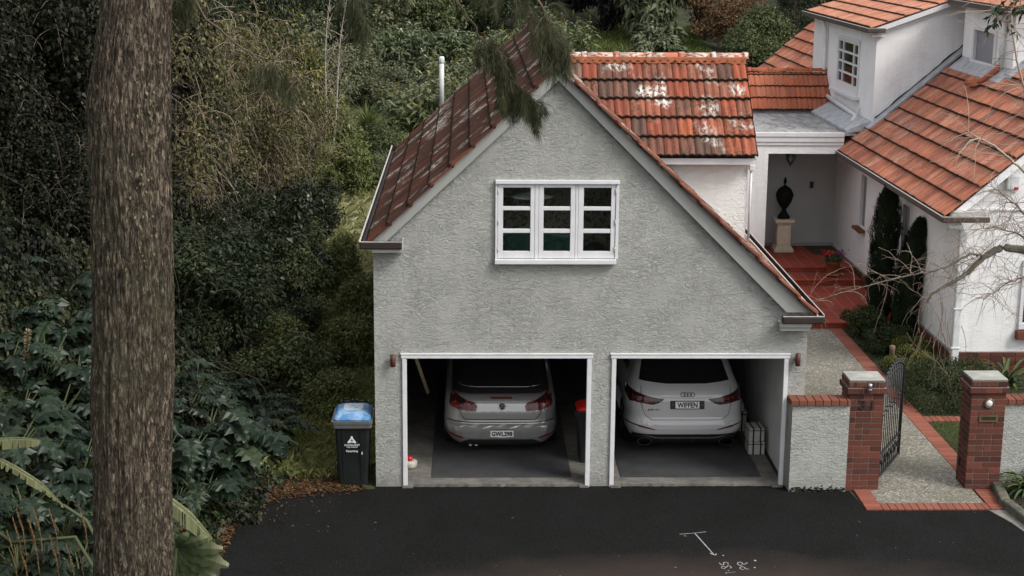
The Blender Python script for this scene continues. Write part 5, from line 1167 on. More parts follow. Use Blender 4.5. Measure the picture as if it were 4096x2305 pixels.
def make_shrub(kind, var):
    L, W, n, K, cr, droop, cols, rough, w, h = KINDS[kind]; r = rng(hash((kind, var)) % 1000 if False else sum(map(ord, kind))*7+var*131)
    mat = MATS.get('leaf_'+kind) or leaf_mat('leaf_'+kind, cols, rough); MATS['leaf_'+kind] = mat
    root = bpy.data.objects.new(NAMES[kind][0], None); COL.objects.link(root)
    if kind == 'conifer':
        t = r.random(n)**.8; z = t*h; rad = (1-t)**.8*w/2*(.75+.25*np.sin(z*9)); a = r.random(n)*2*np.pi; v = np.stack([np.cos(a), np.sin(a), np.full(n, .3)], 1); P = np.stack([np.cos(a)*rad, np.sin(a)*rad, z], 1)+r.normal(size=(n, 3))*.08; P[:, 2] = np.abs(P[:, 2]); C = P[r.integers(0, n, 20)]; k = r.integers(0, 20, n)
    else: P, v, C, k = crown_points(r, n, w, w, h, K, cr, low=.12, tall=2.0 if kind == 'vine' else .9, rag=.4)
    D = unit(v*.6+r.normal(size=(n, 3))*.55+np.array([0, 0, -droop])); N = unit(v+r.normal(size=(n, 3))*.4+np.array([0, 0, .6]))
    ct = r.random(len(C)); tone = np.clip(.42+.38*(ct[k]-.5)+r.normal(size=n)*.17, 0, 1)
    if kind in ('yellow',): tone = np.where((ct[k] > .78) & (r.random(n) < .5), 1.0, tone*.66)
    else: tone = np.where(r.random(n) < .04, 1.0, tone)
    s = .7+.6*r.random(n); quads(leaf_quads(P, D, N, L*s, W*s), tone, 'crown', mat, root)
    paths = []; rad = []
    for c in C[:14 if kind != 'tangle' else 30]:
        b0 = np.array([r.normal()*.06*w, r.normal()*.06*w, 0]); m_ = (b0+c)/2+r.normal(size=3)*.08*w; m_[2] = abs(m_[2]); tt = np.linspace(0, 1, 6)[:, None]
        paths.append((1-tt)**2*b0+2*tt*(1-tt)*m_+tt**2*c); rad.append(np.linspace(.012*h, .003*h, 6))
    tubes_obj(paths, rad, 'trunk', BARK, root, 5)
    if kind == 'tangle':
        paths = []; rad = []; tn = []
        for i in range(520):
            c = C[r.integers(len(C))]*(.7+.4*r.random()); c[2] = max(.2, c[2]); d = r.normal(size=3)*np.array([1, 1, .5])+np.array([0, 0, .3]); paths.append(twig(r, c, d, r.uniform(.5, 1.3), 8, .35, -.75)); rad.append(np.linspace(.007, .0025, 9)); tn.append(r.random())
        tubes_obj(paths, rad, 'twigs', TAN, root, 3, tones=tn)
    if kind in ('vine', 'dark', 'autumn', 'glossy'):
        paths = []; rad = []; tn = []
        for i in range({'vine': 70, 'autumn': 90}.get(kind, 16)):
            c = C[r.integers(len(C))]; d = r.normal(size=3)+np.array([0, 0, .2]); paths.append(twig(r, c, d, r.uniform(.5, 1.5), 8, .5, -.9 if kind == 'vine' else -.2)); rad.append(np.linspace(.005, .002, 9)); tn.append(r.random()*.7)
        tubes_obj(paths, rad, 'twigs', TAN, root, 3, tones=tn)
    if kind == 'rhodo':
        i = r.choice(n, 26); Pf = P[i]*1.04; V = []
        for p in Pf:
            for q in range(5):
                dd = unit(r.normal(size=3)); V.append(np.stack([p, p+dd*.07+[.02, 0, 0], p+dd*.11, p+dd*.07-[.02, 0, 0]]))
        quads(np.array(V), np.ones(len(V)), 'flowers', plain("white_petals", (.5, .48, .46), .7), root)
    PROTO[(kind, var)] = root; root['_fresh'] = 1; return root
def place(kind, i, x, y, z, w, h, label, group, rz=None):
    var = i % 2; pr = PROTO.get((kind, var)) or make_shrub(kind, var)
    if pr.get('_fresh'): o = pr; del pr['_fresh']
    else: o = copy_tree(pr)
    o.location = (x, y, z-.05); o.rotation_euler = (0, 0, rz if rz is not None else (i*2.399) % 6.28); w0, h0 = KINDS[kind][8:10]; sw = max(.55, min(1.8, w/w0)); sh = max(.45, min(1.5, h/h0)); o.scale = (sw, sw, sh)
    return tag(o, label, NAMES[kind][1], group)
DK = "dark evergreen tree in the solid mass at the top edge behind the roofs"; DKG = "dark evergreens behind the roofs"
BG = "trees and shrubs on the slope behind the garage"; LG = "overgrown trees and shrubs on the bank left of the garage"; WG = "weed clumps on the grass strip"
VN = "ivy-hung dark tree on the shaded bank beside the big trunk"; VNG = "ivy-hung trees on the bank"
PL = [
 ('dark',-2.91,44,3.68,3.18,4.2,DK,DKG), ('green',-0.97,46,3.86,3.45,4.2,"tall mid-green tree at the top edge behind the ginger",BG), ('dark',0.93,43,3.61,3.13,4.2,DK,DKG), ('dark',2.87,45,3.76,2.89,4.2,DK,DKG), ('dark',4.9,48,4.1,2.63,4.2,DK,DKG),
 ('plum',5.87,45,3.6,2.31,4.2,"purple-grey dark leaved shrub behind the small lawn",BG), ('dark',5.94,54,5.8,3.01,4.2,DK,DKG), ('pale',7.39,42,3.4,2.37,4.2,"tall pale shrub with big drooping leaves right of the small lawn",BG),
 ('dark',7.94,50,5.0,3.67,4.2,DK,DKG), ('autumn',9.69,43,3.52,3.16,4.2,"tall pinkish brown autumn tree above the cross roof",BG), ('autumn',10.59,40,3.27,2.39,2.3,"lower brown autumn shrub just above the cross roof ridge",BG),
 ('dark',11.11,52,5.62,4.93,4.2,DK,DKG), ('dark',12.98,50,5.07,3.71,4.2,DK,DKG), ('green',11.03,36,3.0,1.8,2.1,"green shrub left of the far tiled slope",BG), ('conifer',12.39,38,3.14,2.6,4.4,"upright dark conifer left of the first dormer",BG),
 ('green',13.9,41,3.36,1.8,4.2,"tall green shrub directly behind the first dormer",BG), ('green',10.23,35,2.92,1.6,1.6,"low dark green bush at the right end of the cross roof ridge",BG), ('dark',16.52,46,3.79,3.54,4.2,DK,DKG), ('dark',19.65,48,4.4,4.6,4.2,DK,DKG), ('dark',23.85,50,5.07,4.8,4.2,DK,DKG),
 ('rhodo',-2.16,33,2.7,2.1,1.9,"white flowered rhododendron left of the vent pipe",BG), ('rhodo',-0.75,34,2.8,2.4,1.6,"white flowered rhododendron right behind the vent pipe",BG), ('grey',-3.68,38,3.11,3.05,4.2,"tall pale grey-green tree above the grey-green bushes",BG),
 ('grey',-3.47,28,2.25,1.8,2.0,"taller grey-green bush left of the vent pipe",BG), ('grey',-2.5,27,2.17,1.6,1.5,"lower grey-green bush nearest the yucca",BG), ('green',-1.82,40,3.36,2.6,2.2,"mid green bush high behind the vent pipe",BG),
 ('green',5.2,34,2.75,1.4,.75,"low green bush in front of the small lawn",BG), ('pale',6.7,35,2.85,1.6,1.25,"small pale big-leaved shrub over the cross roof ridge",BG),
 ('weedy',-3.78,20,1.58,1.29,1.9,"tall weedy bush left of the bird table",WG), ('weedy',-2.94,17,1.32,1.1,1.35,"weedy bush in front of the bird table",WG), ('green',-2.5,17.5,1.4,0.8,1.0,"small dark bush at the back corner of the garage gutter",BG),
 ('weedy',-4.12,19,1.48,1.26,1.4,"broad weedy bush below the bare saplings",WG), ('green',-2.3,21,1.7,0.8,.8,"low bush between yucca and garage roof",BG),
 ('yellow',-4.7,21,1.77,2.2,4.4,"tall vine-draped tree with yellow flowers right of the twiggy trees",LG), ('yellow',-4.92,16,1.47,1.5,3.4,"shorter shrub with yellow flower clusters amid the tangle",LG), ('dark',-4.86,30,2.49,2.91,4.2,"dark evergreen tree behind the bare saplings",LG), ('grey',-4.6,25,2.17,2.16,3.0,"grey leafy tree between yellow shrub and saplings",LG),
 ('tangle',-5.15,14,1.29,3.0,5.2,"largest tangled mass of bare tan twigs at the top right of the trunk",LG), ('tangle',-5.5,10,1.6,2.2,3.9,"tangle of drooping tan twigs touching the right side of the trunk",LG), ('tangle',-4.7,13,1.02,1.9,3.3,"tangle of tan twigs lowest on the bank edge",LG), ('tangle',-5.7,7.5,1.9,2.4,4.6,"tan twig tangle half hidden behind the trunk",LG), ('tangle',-5.9,12,2.2,2.6,5.0,"tan twig tangle high up between trunk and yellow flowers",LG), ('tangle',-4.4,16,1.3,2.0,3.8,"tan twig tangle farthest back near the saplings",LG),
 ('dark',-6.41,20,2.93,3.23,4.6,"dark tree behind the tangled twigs",LG), ('dark',-7.11,16,3.04,2.94,4.6,"dark tree seen just right of the trunk top",LG),
 ('glossy',-4.25,9,0.77,2.7,2.1,"broad glossy dark camellia beneath the tangled twigs",LG), ('glossy',-4.62,6.5,1.08,2.0,1.9,"glossy dark camellia close to the trunk",LG), ('glossy',-3.72,12.5,1.07,1.5,1.5,"glossy shrub at the edge of the grass strip",LG), ('glossy',-3.9,8,0.6,1.2,1.3,"low glossy shrub in front of the camellias",LG), ('glossy',-5.37,9,1.68,1.9,1.9,"glossy dark shrub half hidden by the trunk",LG),
 ('vine',-6.59,5,2.57,2.4,4.6,VN,VNG), ('vine',-7.9,6,3.5,2.5,4.6,VN,VNG), ('vine',-6.0,8,2.3,2.1,4.8,VN,VNG), ('vine',-6.56,3.0,2.61,1.9,2.2,VN,VNG), ('vine',-7.6,3.5,3.4,1.9,3.2,VN,VNG), ('vine',-5.68,9,1.93,1.8,4.4,VN,VNG), ('vine',-6.04,3.5,2.18,1.7,1.5,VN,VNG), ('vine',-8.6,4.4,4.1,2.3,4.8,VN,VNG), ('vine',-5.98,6,2.14,1.9,3.0,VN,VNG),
 ('dark',-4.85,4,1.28,2.2,1.5,"dark bush on the bank above the big leaved plants",LG), ('dark',-4.2,4.6,0.8,1.6,1.3,"smaller dark bush at the foot of the bank",LG),
 ('weedy',-2.3,3.0,.2,.8,.7,"low weed clump filling the strip behind the bin",WG), ('green',-3.1,3.6,.3,1.3,1.1,"olive climber mound at the foot of the bank behind the bin",WG), ('weedy',-2.1,5.2,.4,.9,.9,"weed clump close to the garage wall a few steps behind the bin",WG), ('green',-3.4,8.0,.6,1.2,1.4,"olive shrub on the left side of the strip halfway along",WG), ('weedy',-2.0,7.4,.6,.8,.9,"weed clump by the garage wall halfway along the strip",WG), ('green',-3.9,10,.8,1.4,1.7,"taller olive shrub between the camellias and the strip",WG), ('weedy',-3.3,5.2,.4,.9,.9,"weed clump in the middle of the strip",WG), ('weedy',-2.55,9,0.71,0.7,1.15,"leafy weed clump halfway along the grass strip",WG), ('weedy',-2.85,6.2,0.45,0.7,.9,"leafy weed clump near the front of the grass strip",WG), ('weedy',-3.6,11,0.87,0.8,1.1,"leafy weed clump against the camellia",WG), ('glossy',-3.3,6,0.42,0.7,0.9,"small glossy bush at the left side of the grass strip",LG)]
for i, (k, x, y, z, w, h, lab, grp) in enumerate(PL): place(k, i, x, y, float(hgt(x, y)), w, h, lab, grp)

def lump(x, y, s=1.0, seed=0):
    q = rng(seed); o = 0*x
    for f in (.7, 1.3, 2.3, 4.1): a = q.random()*6.28; o = o+np.sin(x*f*s*math.cos(a)+y*f*s*math.sin(a)+q.random()*9)*np.sin(-x*f*s*math.sin(a)+y*f*s*math.cos(a)*1.1+q.random()*9)/f**.7
    return o
# ---- ivy and brambles draped over the whole bank in one tangled sheet
r = rng(77); n = 230000; x = r.uniform(-10.5, -2.9, n); y = -1.5+25*r.random(n)**1.15; xb_ = -3.0-.13*np.clip(y, 0, 14); k = x < xb_+.15*r.normal(size=n); x, y, xb_ = x[k], y[k], xb_[k]; n = len(x)
hh = sstep(0, 1.6, xb_-x)*(.75+.55*lump(x, y, 1.2, 5))*sstep(-1.6, 1.5, y); hh = np.clip(hh, .05, 2.4)
P = np.stack([x, y, hgt(x, y)+hh*(.55+.5*r.random(n)**.5)+.05*r.random(n)], 1); v = unit(r.normal(size=(n, 3))*.7+[.5, -.6, .5]); D = unit(r.normal(size=(n, 3))*.6+[.25, -.3, -.8]); L = r.uniform(.05, .11, n)
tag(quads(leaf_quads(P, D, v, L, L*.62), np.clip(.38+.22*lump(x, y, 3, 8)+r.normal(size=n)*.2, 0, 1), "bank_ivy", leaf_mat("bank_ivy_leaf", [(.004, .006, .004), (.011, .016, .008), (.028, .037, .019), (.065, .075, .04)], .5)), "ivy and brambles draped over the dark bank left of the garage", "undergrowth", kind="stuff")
P_ = []; R_ = []; T_ = []
for i in range(420):
    xx = r.uniform(-8.5, -3.4); yy = r.uniform(0, 15); p = np.array([xx, yy, float(hgt(xx, yy))+r.uniform(.6, 2.6)]); P_.append(twig(r, p, r.normal(size=3)+[.2, -.3, 0], r.uniform(.4, 1.5), 8, .45, -.8)); R_.append(np.linspace(.004, .0016, 9)); T_.append(r.random()*.6)
tag(tubes_obj(P_, R_, "hanging_vines", leaf_mat("dim_vine_stem", [(.05, .04, .03), (.11, .09, .068)], .9, .2, 0), None, 3, tones=T_), "thin tan vine stems looping through the bank undergrowth", "vines", kind="stuff")

# ---- big lobed leaves (bear's breeches) on the bank
ACAN = leaf_mat("lobed_leaf", [(.005, .011, .008), (.009, .019, .013), (.016, .030, .021), (.027, .044, .029), (.06, .07, .035)], .36, .4, .10)
def lobed_leaf(r, L, W, base, az, el, droop, tone):
    M = 30; t = np.linspace(0, 1, M); k = 4.5; lobe = 1-np.abs(((t*k) % 1)*2-1); wd = W*np.sin(np.pi*np.clip(t*.93+.07, 0, 1)**.85)*(.38+.62*lobe)*(1-.25*t); wd[-1] = .004; wd[0] = .01
    ce, se = math.cos(el), math.sin(el); s = t*L; fx = s*ce; fz = s*se-droop*L*t**2.2; c = np.stack([fx, np.zeros(M), fz], 1)
    rows = []
    sweep = .12*L*lobe
    for q, up in ((-1, -.25), (-.5, .16), (0, -.02), (.5, .16), (1, -.25)):
        p = c.copy(); p[:, 1] += q*wd; p[:, 0] += abs(q)*sweep*(.6); p[:, 2] += up*wd*(.5+.5*lobe)+.02*r.normal(size=M)*abs(q)*W*2; rows.append(p)
    V = np.stack(rows, 1); ca, sa = math.cos(az), math.sin(az); X = V[..., 0]*ca-V[..., 1]*sa; Y = V[..., 0]*sa+V[..., 1]*ca; V = np.stack([X, Y, V[..., 2]], -1)+np.array(base)
    Q = np.stack([V[:-1, :-1], V[1:, :-1], V[1:, 1:], V[:-1, 1:]], 2).reshape(-1, 4, 3); tn = np.clip(tone+r.normal(size=len(Q))*.05, 0, 1); tn = tn.reshape(M-1, 4); return Q, tn.reshape(-1)
def acanthus(seed, nl=15, s=1.0):
    r = rng(seed); Q = []; T = []; st = []; rr_ = []
    for i in range(nl):
        az = i*2.4+r.normal()*.3; el = r.uniform(.15, 1.0); sl = r.uniform(.15, .45)*s; b0 = np.array([math.cos(az)*.05, math.sin(az)*.05, 0]); b1 = np.array([math.cos(az)*sl*.7, math.sin(az)*sl*.7, sl*(.6+el*.5)])
        st.append(np.stack([b0, (b0+b1)/2+[0, 0, .05], b1])); rr_.append(np.array([.014, .012, .008])*s); L = r.uniform(.36, .62)*s
        q, t = lobed_leaf(r, L, L*.40, b1, az, el*.55, r.uniform(.35, .7), r.uniform(.15, .85)); Q.append(q); T.append(t)
    root = bpy.data.objects.new("lobed_leaf_plant", None); COL.objects.link(root); o = quads(np.concatenate(Q), np.concatenate(T), "leaves", ACAN, root); o.data.polygons.foreach_set('use_smooth', np.ones(len(o.data.polygons), bool))
    tubes_obj(st, rr_, "stems", MATS.get('stemg') or MATS.setdefault('stemg', leaf_mat("leaf_stem", [(.05, .07, .04), (.10, .12, .07)], .5)), root, 5); return root
ac = [acanthus(s) for s in (3, 14, 25)]; fresh = [True]*3
AP = [(-6.27,-0.27),(-5.85,-0.02),(-6.24,-1.24),(-5.84,-0.96),(-5.47,-0.78),(-5.83,-2.23),(-5.5,-1.76),(-5.18,-1.63),(-5.61,-3.61),(-5.29,-3.41),(-4.94,-3.08),(-5.18,-4.54),(-4.8,-4.47),(-4.96,-5.69),(-4.45,-5.03),(-4.18,0.21),(-3.81,0.01),(-3.51,0.31),(-3.33,1.54),(-3.98,-0.7),(-3.65,-0.62),(-3.45,-0.3),(-3.15,1.37),(-4.0,-1.55),(-3.7,-1.23),(-3.52,5.78),(-3.91,6.54),(-3.5,3.91),(-3.71,2.51),(-3.06,3.57),(-3.44,2.36),(-3.91,2.22),(-6.78,0.66),(-3.11,2.84),(-4.7,-2.2),(-4.5,-3.6),(-4.3,-1.0),(-4.9,-.9),(-5.0,-2.6),(-5.5,-5.6),(-4.1,-4.2),(-5.5,.8),(-6.1,.6),(-4.6,.6)]
for i, (x, y) in enumerate(AP):
    k = i % 3; o = ac[k] if fresh[k] else copy_tree(ac[k]); fresh[k] = False; s_ = .8+.5*((i*.618) % 1) if i < 25 or i > 33 else .6+.35*((i*.618) % 1); o.location = (x, y, float(hgt(x, y))+.05); o.rotation_euler = (0, 0, i*1.9); o.scale = (s_, s_, s_)
    if x < -4.35: tag(o, "glossy plant of big deeply lobed leaves on the bank left of the trunk", "plant", "big lobed leaf plants left of the trunk")
    elif y > 1.2: tag(o, "lobed leaf plant at the foot of the bank beside the grass strip", "plant", "lobed leaf plants along the grass strip")
    else: tag(o, "glossy lobed leaf plant between the trunk and the leaf litter", "plant", "lobed leaf plants right of the trunk")
r = rng(5); sp = bpy.data.objects.new("flower_spike", None); COL.objects.link(sp); sp.location = (-5.95, -1.6, float(hgt(-5.95, -1.6)))
pth = np.array([[0, 0, 0], [.03, 0, .5], [.10, .02, 1.0]]); tubes_obj([pth], [np.array([.015, .012, .006])], "stem", MATS['stemg'], sp, 5)
n = 260; t = r.random(n); P = np.stack([.02+.08*t, 0*t, .35+.65*t], 1); v = unit(np.stack([r.normal(size=n), r.normal(size=n), .5+0*t], 1)); quads(leaf_quads(P, v, unit(r.normal(size=(n, 3))), .06+0*t, .03+0*t), t, "petals", leaf_mat("dry_petals", [(.12, .10, .07), (.28, .24, .18)], .8), sp); tag(sp, "dried flower spike rising from the lobed leaves at the left edge", "flower")

# ---- ground cover, grass, litter
def scatter(n, r, x0, x1, y0, y1, f):
    x = r.uniform(x0, x1, n); y = y0+(y1-y0)*r.random(n); k = f(x, y); return x[k], y[k]
r = rng(9)
def xbf(y): return np.where(y > 0, -2.9-.13*np.clip(y, 0, 14), -3.2)
x, y = scatter(90000, r, -9, -2.4, -7, 16, lambda x, y: (x < xbf(y)+.25*r.normal(size=x.size)) & ~((y < -.4) & (x > -3.35)))
n = len(x); P = np.stack([x, y, hgt(x, y)+.02+.12*r.random(n)], 1); v = unit(r.normal(size=(n, 3))+[.4, -.6, .7]); L = r.uniform(.05, .12, n)
tag(quads(leaf_quads(P, unit(np.cross(v, r.normal(size=(n, 3)))), v, L, L*.6), np.clip(r.normal(.4, .22, n), 0, 1), "ground_cover", leaf_mat("ground_cover_leaf", [(.012, .02, .01), (.028, .045, .02), (.055, .07, .035)], .5)), "small leaved ground cover carpeting the bank", "ground cover", kind="stuff")
def blades(name, x, y, hmin, hmax, w, lean, mat, lab, cat, r, zf=None):
    n = len(x); z = hgt(x, y) if zf is None else zf+0*x; H_ = r.uniform(hmin, hmax, n); a = r.random(n)*6.283; d = np.stack([np.cos(a), np.sin(a)], 1); ln = lean*r.random(n)*H_
    s = np.stack([-d[:, 1], d[:, 0]], 1)*w/2; b0 = np.stack([x-s[:, 0], y-s[:, 1], z], 1); b1 = np.stack([x+s[:, 0], y+s[:, 1], z], 1)
    m1 = np.stack([x+d[:, 0]*ln*.35+s[:, 0]*.7, y+d[:, 1]*ln*.35+s[:, 1]*.7, z+H_*.65], 1); tip = np.stack([x+d[:, 0]*ln, y+d[:, 1]*ln, z+H_*(1-.35*lean*r.random(n))], 1)
    return tag(quads(np.stack([b0, b1, m1, tip], 1), np.clip(r.normal(.5, .25, n), 0, 1), name, mat), lab, cat, kind="stuff")
GRASS = leaf_mat("grass_blade", [(.11, .135, .055), (.22, .25, .11), (.36, .38, .21)], .6, .3, .3); PGRASS = leaf_mat("pale_grass_blade", [(.13, .16, .08), (.28, .30, .18), (.45, .46, .32)], .7, .3, .3); LAWN = leaf_mat("lawn_blade", [(.05, .085, .025), (.09, .13, .04), (.15, .17, .07)], .6, .3, .3)
x, y = scatter(60000, r, -4.6, -1.4, .3, 10, lambda x, y: (x > xbf(y)-.2) & (r.random(x.size) < .35+.65*sstep(0, 4, y))); blades("grass", x, y, .05, .22, .014, .9, GRASS, "rough grass and weeds on the strip beside the garage", "grass", r)
x, y = scatter(46000, r, -5.4, -1.4, 8, 30, lambda x, y: (x > xbf(y)-.3)); blades("tall_grass", x, y, .12, .42, .02, 1.1, PGRASS, "long pale grass further up the strip behind the garage", "grass", r)
x, y = scatter(26000, r, 1.5, 9.5, 30, 46, lambda x, y: x > 0); blades("far_lawn", x, y, .06, .16, .05, .5, LAWN, "small far lawn seen over the cross roof", "lawn", r)
x, y = scatter(34000, r, 7.75, 11, .27, 3.02, lambda x, y: x > 0); blades("lawn", x, y, .015, .045, .006, .6, LAWN, "short lawn behind the right pillar", "lawn", r)
LIT = leaf_mat("leaf_litter", [(.035, .02, .014), (.075, .04, .026), (.13, .075, .045), (.24, .17, .11)], .85, .2, .05)
def litter(name, x, y, lab, z=.012, s0=.03, s1=.075, tn=.4):
    n = len(x); a = r.random(n)*6.283; v = unit(r.normal(size=(n, 3))*.35+[0, 0, 1.]); D = unit(np.stack([np.cos(a), np.sin(a), .1*r.normal(size=n)], 1)); L = r.uniform(s0, s1, n); zz = np.maximum(hgt(x, y), 0)+z+.015*r.random(n)
    return tag(quads(leaf_quads(np.stack([x, y, zz], 1), D, v, L, L*r.uniform(.2, .55, n), .4, .05), np.clip(r.normal(tn, .25, n), 0, 1), name, LIT), lab, "leaf litter", kind="stuff")
x = r.uniform(-3.9, -1.5, 15000); y = r.uniform(-2.6, 1.2, 15000); ed = np.interp(x, [-3.9, -3.2, -3.0, -2.7, -2.3, -1.95, -1.4], [-2.6, -1.6, -.85, -.45, -.28, -.2, -.12])
k = (y > ed-.10*np.abs(r.normal(size=x.size))) & (y < ed+1.3) | (x < -3.2); x, y = x[k], y[k]; litter("leaf_litter", x, y, "brown fallen leaves banked along the left edge of the asphalt")
x = np.concatenate([r.uniform(-3.2, 9, 60), r.normal(-2.6, .5, 120)]); y = np.concatenate([r.uniform(-5, -.4, 60), r.normal(-.9, .35, 120)]); k = x < 7.4; litter("scattered_leaves", x[k], y[k], "single fallen leaves dotted over the asphalt", .006, .015, .05, .7)
x = r.uniform(7.8, 12, 5000); y = r.uniform(-1.6, 0, 5000); k = x > 7.86+.05*y; litter("bed_litter", x[k], y[k], "dark leaf litter in the bed right of the kerb stones", .02, .02, .05, .15)
# ---- strap-leaved plants
def strap(name, x, y, z, n, L, W, seed, mat, lab, cat, group=None, up=1.0, droop=1.0):
    r = rng(seed); V = []; T = []; M = 9
    for i in range(n):
        a = r.random()*6.283; el = r.uniform(.5, 1.35)*up; l = L*r.uniform(.65, 1.1); t = np.linspace(0, 1, M); th = el-droop*1.9*t**1.4*r.uniform(.6, 1.2); dx = np.concatenate([[0], np.cumsum(np.cos(th[:-1]))])*l/(M-1); dz = np.concatenate([[0], np.cumsum(np.sin(th[:-1]))])*l/(M-1)
        w = W/2*np.sin(np.pi*(.12+.88*t))**.6; w[-1] = .001; ca, sa = math.cos(a), math.sin(a); c = np.stack([dx*ca, dx*sa, np.maximum(dz, -.02-z*0)+.02], 1)+[x+.04*r.normal(), y+.04*r.normal(), z]; s = np.array([-sa, ca, 0]); Lf = c-s*w[:, None]+[0, 0, .0]; Rt = c+s*w[:, None]; c2 = c-[0, 0, W*.12]
        for A_, B_ in ((Lf, c2), (c2, Rt)): V.append(np.stack([A_[:-1], A_[1:], B_[1:], B_[:-1]], 1))
        T += [r.random()]*(2*(M-1))
    V = np.concatenate(V)-np.array([x, y, z]); o = quads(V, T, name, mat); o.location = (x, y, z); o.data.polygons.foreach_set('use_smooth', np.ones(len(o.data.polygons), bool)); return tag(o, lab, cat, group)
AGA = leaf_mat("strap_leaf", [(.02, .045, .022), (.04, .075, .035), (.07, .11, .05), (.16, .16, .04)], .35, .5, .15)
SG = "strap-leaved clumps near the right pillar"
strap("agapanthus", 8.75, 4.9, .0, 46, .75, .06, 1, AGA, "broad strap-leaved clump left of the right pillar cap, by the downpipe foot", "plant", SG)
strap("agapanthus", 9.75, 5.0, .0, 50, .85, .06, 2, AGA, "broad strap-leaved clump behind the right garden wall", "plant", SG)
strap("agapanthus", 8.28, -.38, .0, 56, .62, .05, 3, AGA, "dark strap-leaved clump in the bed in front of the right garden wall", "plant", SG)
strap("agapanthus", 8.75, -.75, .0, 40, .6, .05, 4, AGA, "strap-leaved clump cut by the right edge of the frame", "plant", SG)
SPK = leaf_mat("spiky_leaf", [(.04, .075, .03), (.08, .12, .045), (.13, .17, .07)], .5, .3, .2)
z0 = float(hgt(-2.75, 22)); strap("spiky_plant", -2.80, 22, z0+.55, 260, .95, .018, 5, SPK, "round spiky yucca-like plant with a brown skirt behind the garage", "plant", "spiky plants behind the garage", 1.15, .55)
strap("spiky_plant", -2.05, 18.5, float(hgt(-2.05, 18.5)), 260, 1.0, .016, 6, leaf_mat("blue_grass_leaf", [(.05, .075, .05), (.09, .125, .08), (.14, .18, .12)], .5, .3, .2), "spiky blue-green grass clump at the top of the garage gutter", "plant", "spiky plants behind the garage", 1.25, .45)
strap("dead_skirt", -2.80, 22, z0+.42, 120, .5, .03, 7, LIT, "brown dead leaves hanging under the round spiky plant", "plant", None, .3, 1.2)
# ginger lilies: upright stems, broad leaves, yellow spikes
GIN = leaf_mat("ginger_leaf", [(.06, .085, .045), (.12, .15, .085), (.20, .23, .14)], .4, .4, .2); YEL = leaf_mat("yellow_spike", [(.13, .10, .03), (.28, .21, .06)], .7, .2, .2)
def ginger(x, y, w, h, seed, lab):
    r = rng(seed); root = thing("ginger_lily_clump", (x, y, float(hgt(x, y))), lab, "plant", "ginger lily clumps behind the garage"); off = (0, 0, 0); Pp = []; R_ = []; Q = []; T = []; F = []
    for i in range(int(34*w)):
        b0 = np.array([r.uniform(-w/2, w/2), r.uniform(-w/2, w/2), 0]); hh = h*r.uniform(.6, 1.05); tp = b0+[r.normal()*.12, r.normal()*.12, hh]; Pp.append(np.stack([b0, (b0+tp)/2, tp])); R_.append(np.array([.014, .012, .006]))
        for k in range(9):
            t = .25+.75*k/9; p = b0+(tp-b0)*t; a = r.random()*6.283; d = unit(np.array([math.cos(a), math.sin(a), r.uniform(-.1, .7)])); Q.append((p, d, r.uniform(.34, .52)))
        if r.random() < .22:
            for k in range(30): p = tp+[0, 0, .3*k/40-.02]; F.append((p, unit(r.normal(size=3)), .045))
    for arr, mt, nm, wr in ((Q, GIN, "leaves", .26), (F, YEL, "flower_spikes", .5)):
        if not arr: continue
        P = np.array([q[0] for q in arr]); D = np.array([q[1] for q in arr]); L = np.array([q[2] for q in arr]); N = unit(np.cross(D, np.cross([0, 0, 1.], D))+1e-3); quads(leaf_quads(P, D, N, L, L*wr, .3, .25), r.random(len(L)), nm, mt, root)
    tubes_obj(Pp, R_, "stems", MATS['stemg'], root, 4)
for i, (x, y, w, h, lab) in enumerate(((3.62,35,1.9,1.8,"ginger clump left of the small lawn above the cross roof"), (2.75,37,1.9,2.0,"ginger clump behind the main roof peak"), (-1.3,25,1.5,1.5,"yellow-spiked ginger clump left of the garage ridge"), (-0.55,26.5,1.5,1.4,"yellow-spiked ginger clump touching the tiled roof edge"), (-1.95,24,1.1,1.3,"yellow-spiked ginger clump beside the spiky plant"), (-.3,30,2.0,1.4,"ginger clump behind the vent pipe"), (1.2,34,2.0,1.7,"ginger clump under the hanging pine needles"))): ginger(x, y, w, h, 60+i, lab)
# bare saplings
def sapling(x, y, lab, seed, h=5.2, lean=(.1, 0)):
    r = rng(seed); z = float(hgt(x, y)); root = thing("bare_sapling", (x, y, z), lab, "tree", "bare saplings"); t = np.linspace(0, 1, 12); st = np.stack([lean[0]*h*t+.06*np.sin(t*7), lean[1]*h*t, h*t], 1); tubes_obj([st], [np.linspace(.035, .008, 12)], "trunk", PALEBARK, root, 6)
    P = []; R_ = []; T = []
    for i in range(46):
        k = r.uniform(.3, 1); p = np.array([lean[0]*h*k, 0, h*k]); P.append(twig(r, p, [r.normal(), r.normal(), 1.1], r.uniform(.4, 1.1)*(1.2-k), 6, .25, 0)); R_.append(np.linspace(.009, .003, 7)); T.append(.5+.5*r.random())
    tubes_obj(P, R_, "twigs", TAN, root, 3, tones=T)
sapling(-3.86, 19, "left of two pale bare saplings standing side by side on the slope", 70, 5.4, (.07, 0)); sapling(-3.72, 19.2, "right of two pale bare saplings, leaning more to the right", 71, 5.4, (.13, 0))
# bird table
bt = thing("bird_table", (-3.12, 20.6, float(hgt(-3.1, 20.6))), "small white bird table on a post among the bushes", "garden ornament"); z = bt.location.z
m = MB(); m.tube([(-3.12, 20.6, z), (-3.12, 20.6, z+.62)], .03, 8); m.tube([(-3.38, 20.9, z+.5), (-3.30, 20.85, z+.75), (-3.36, 20.9, z+1.1)], .03, 8); m.build("post", WRIM, bt); m = MB(); m.bbox(-3.26, -2.98, 20.5, 20.7, z+.62, z+.67, b=.01); m.bbox(-3.48, -3.22, 20.8, 21.0, z+1.1, z+1.14, b=.01); m.build("tray", WHITE, bt)
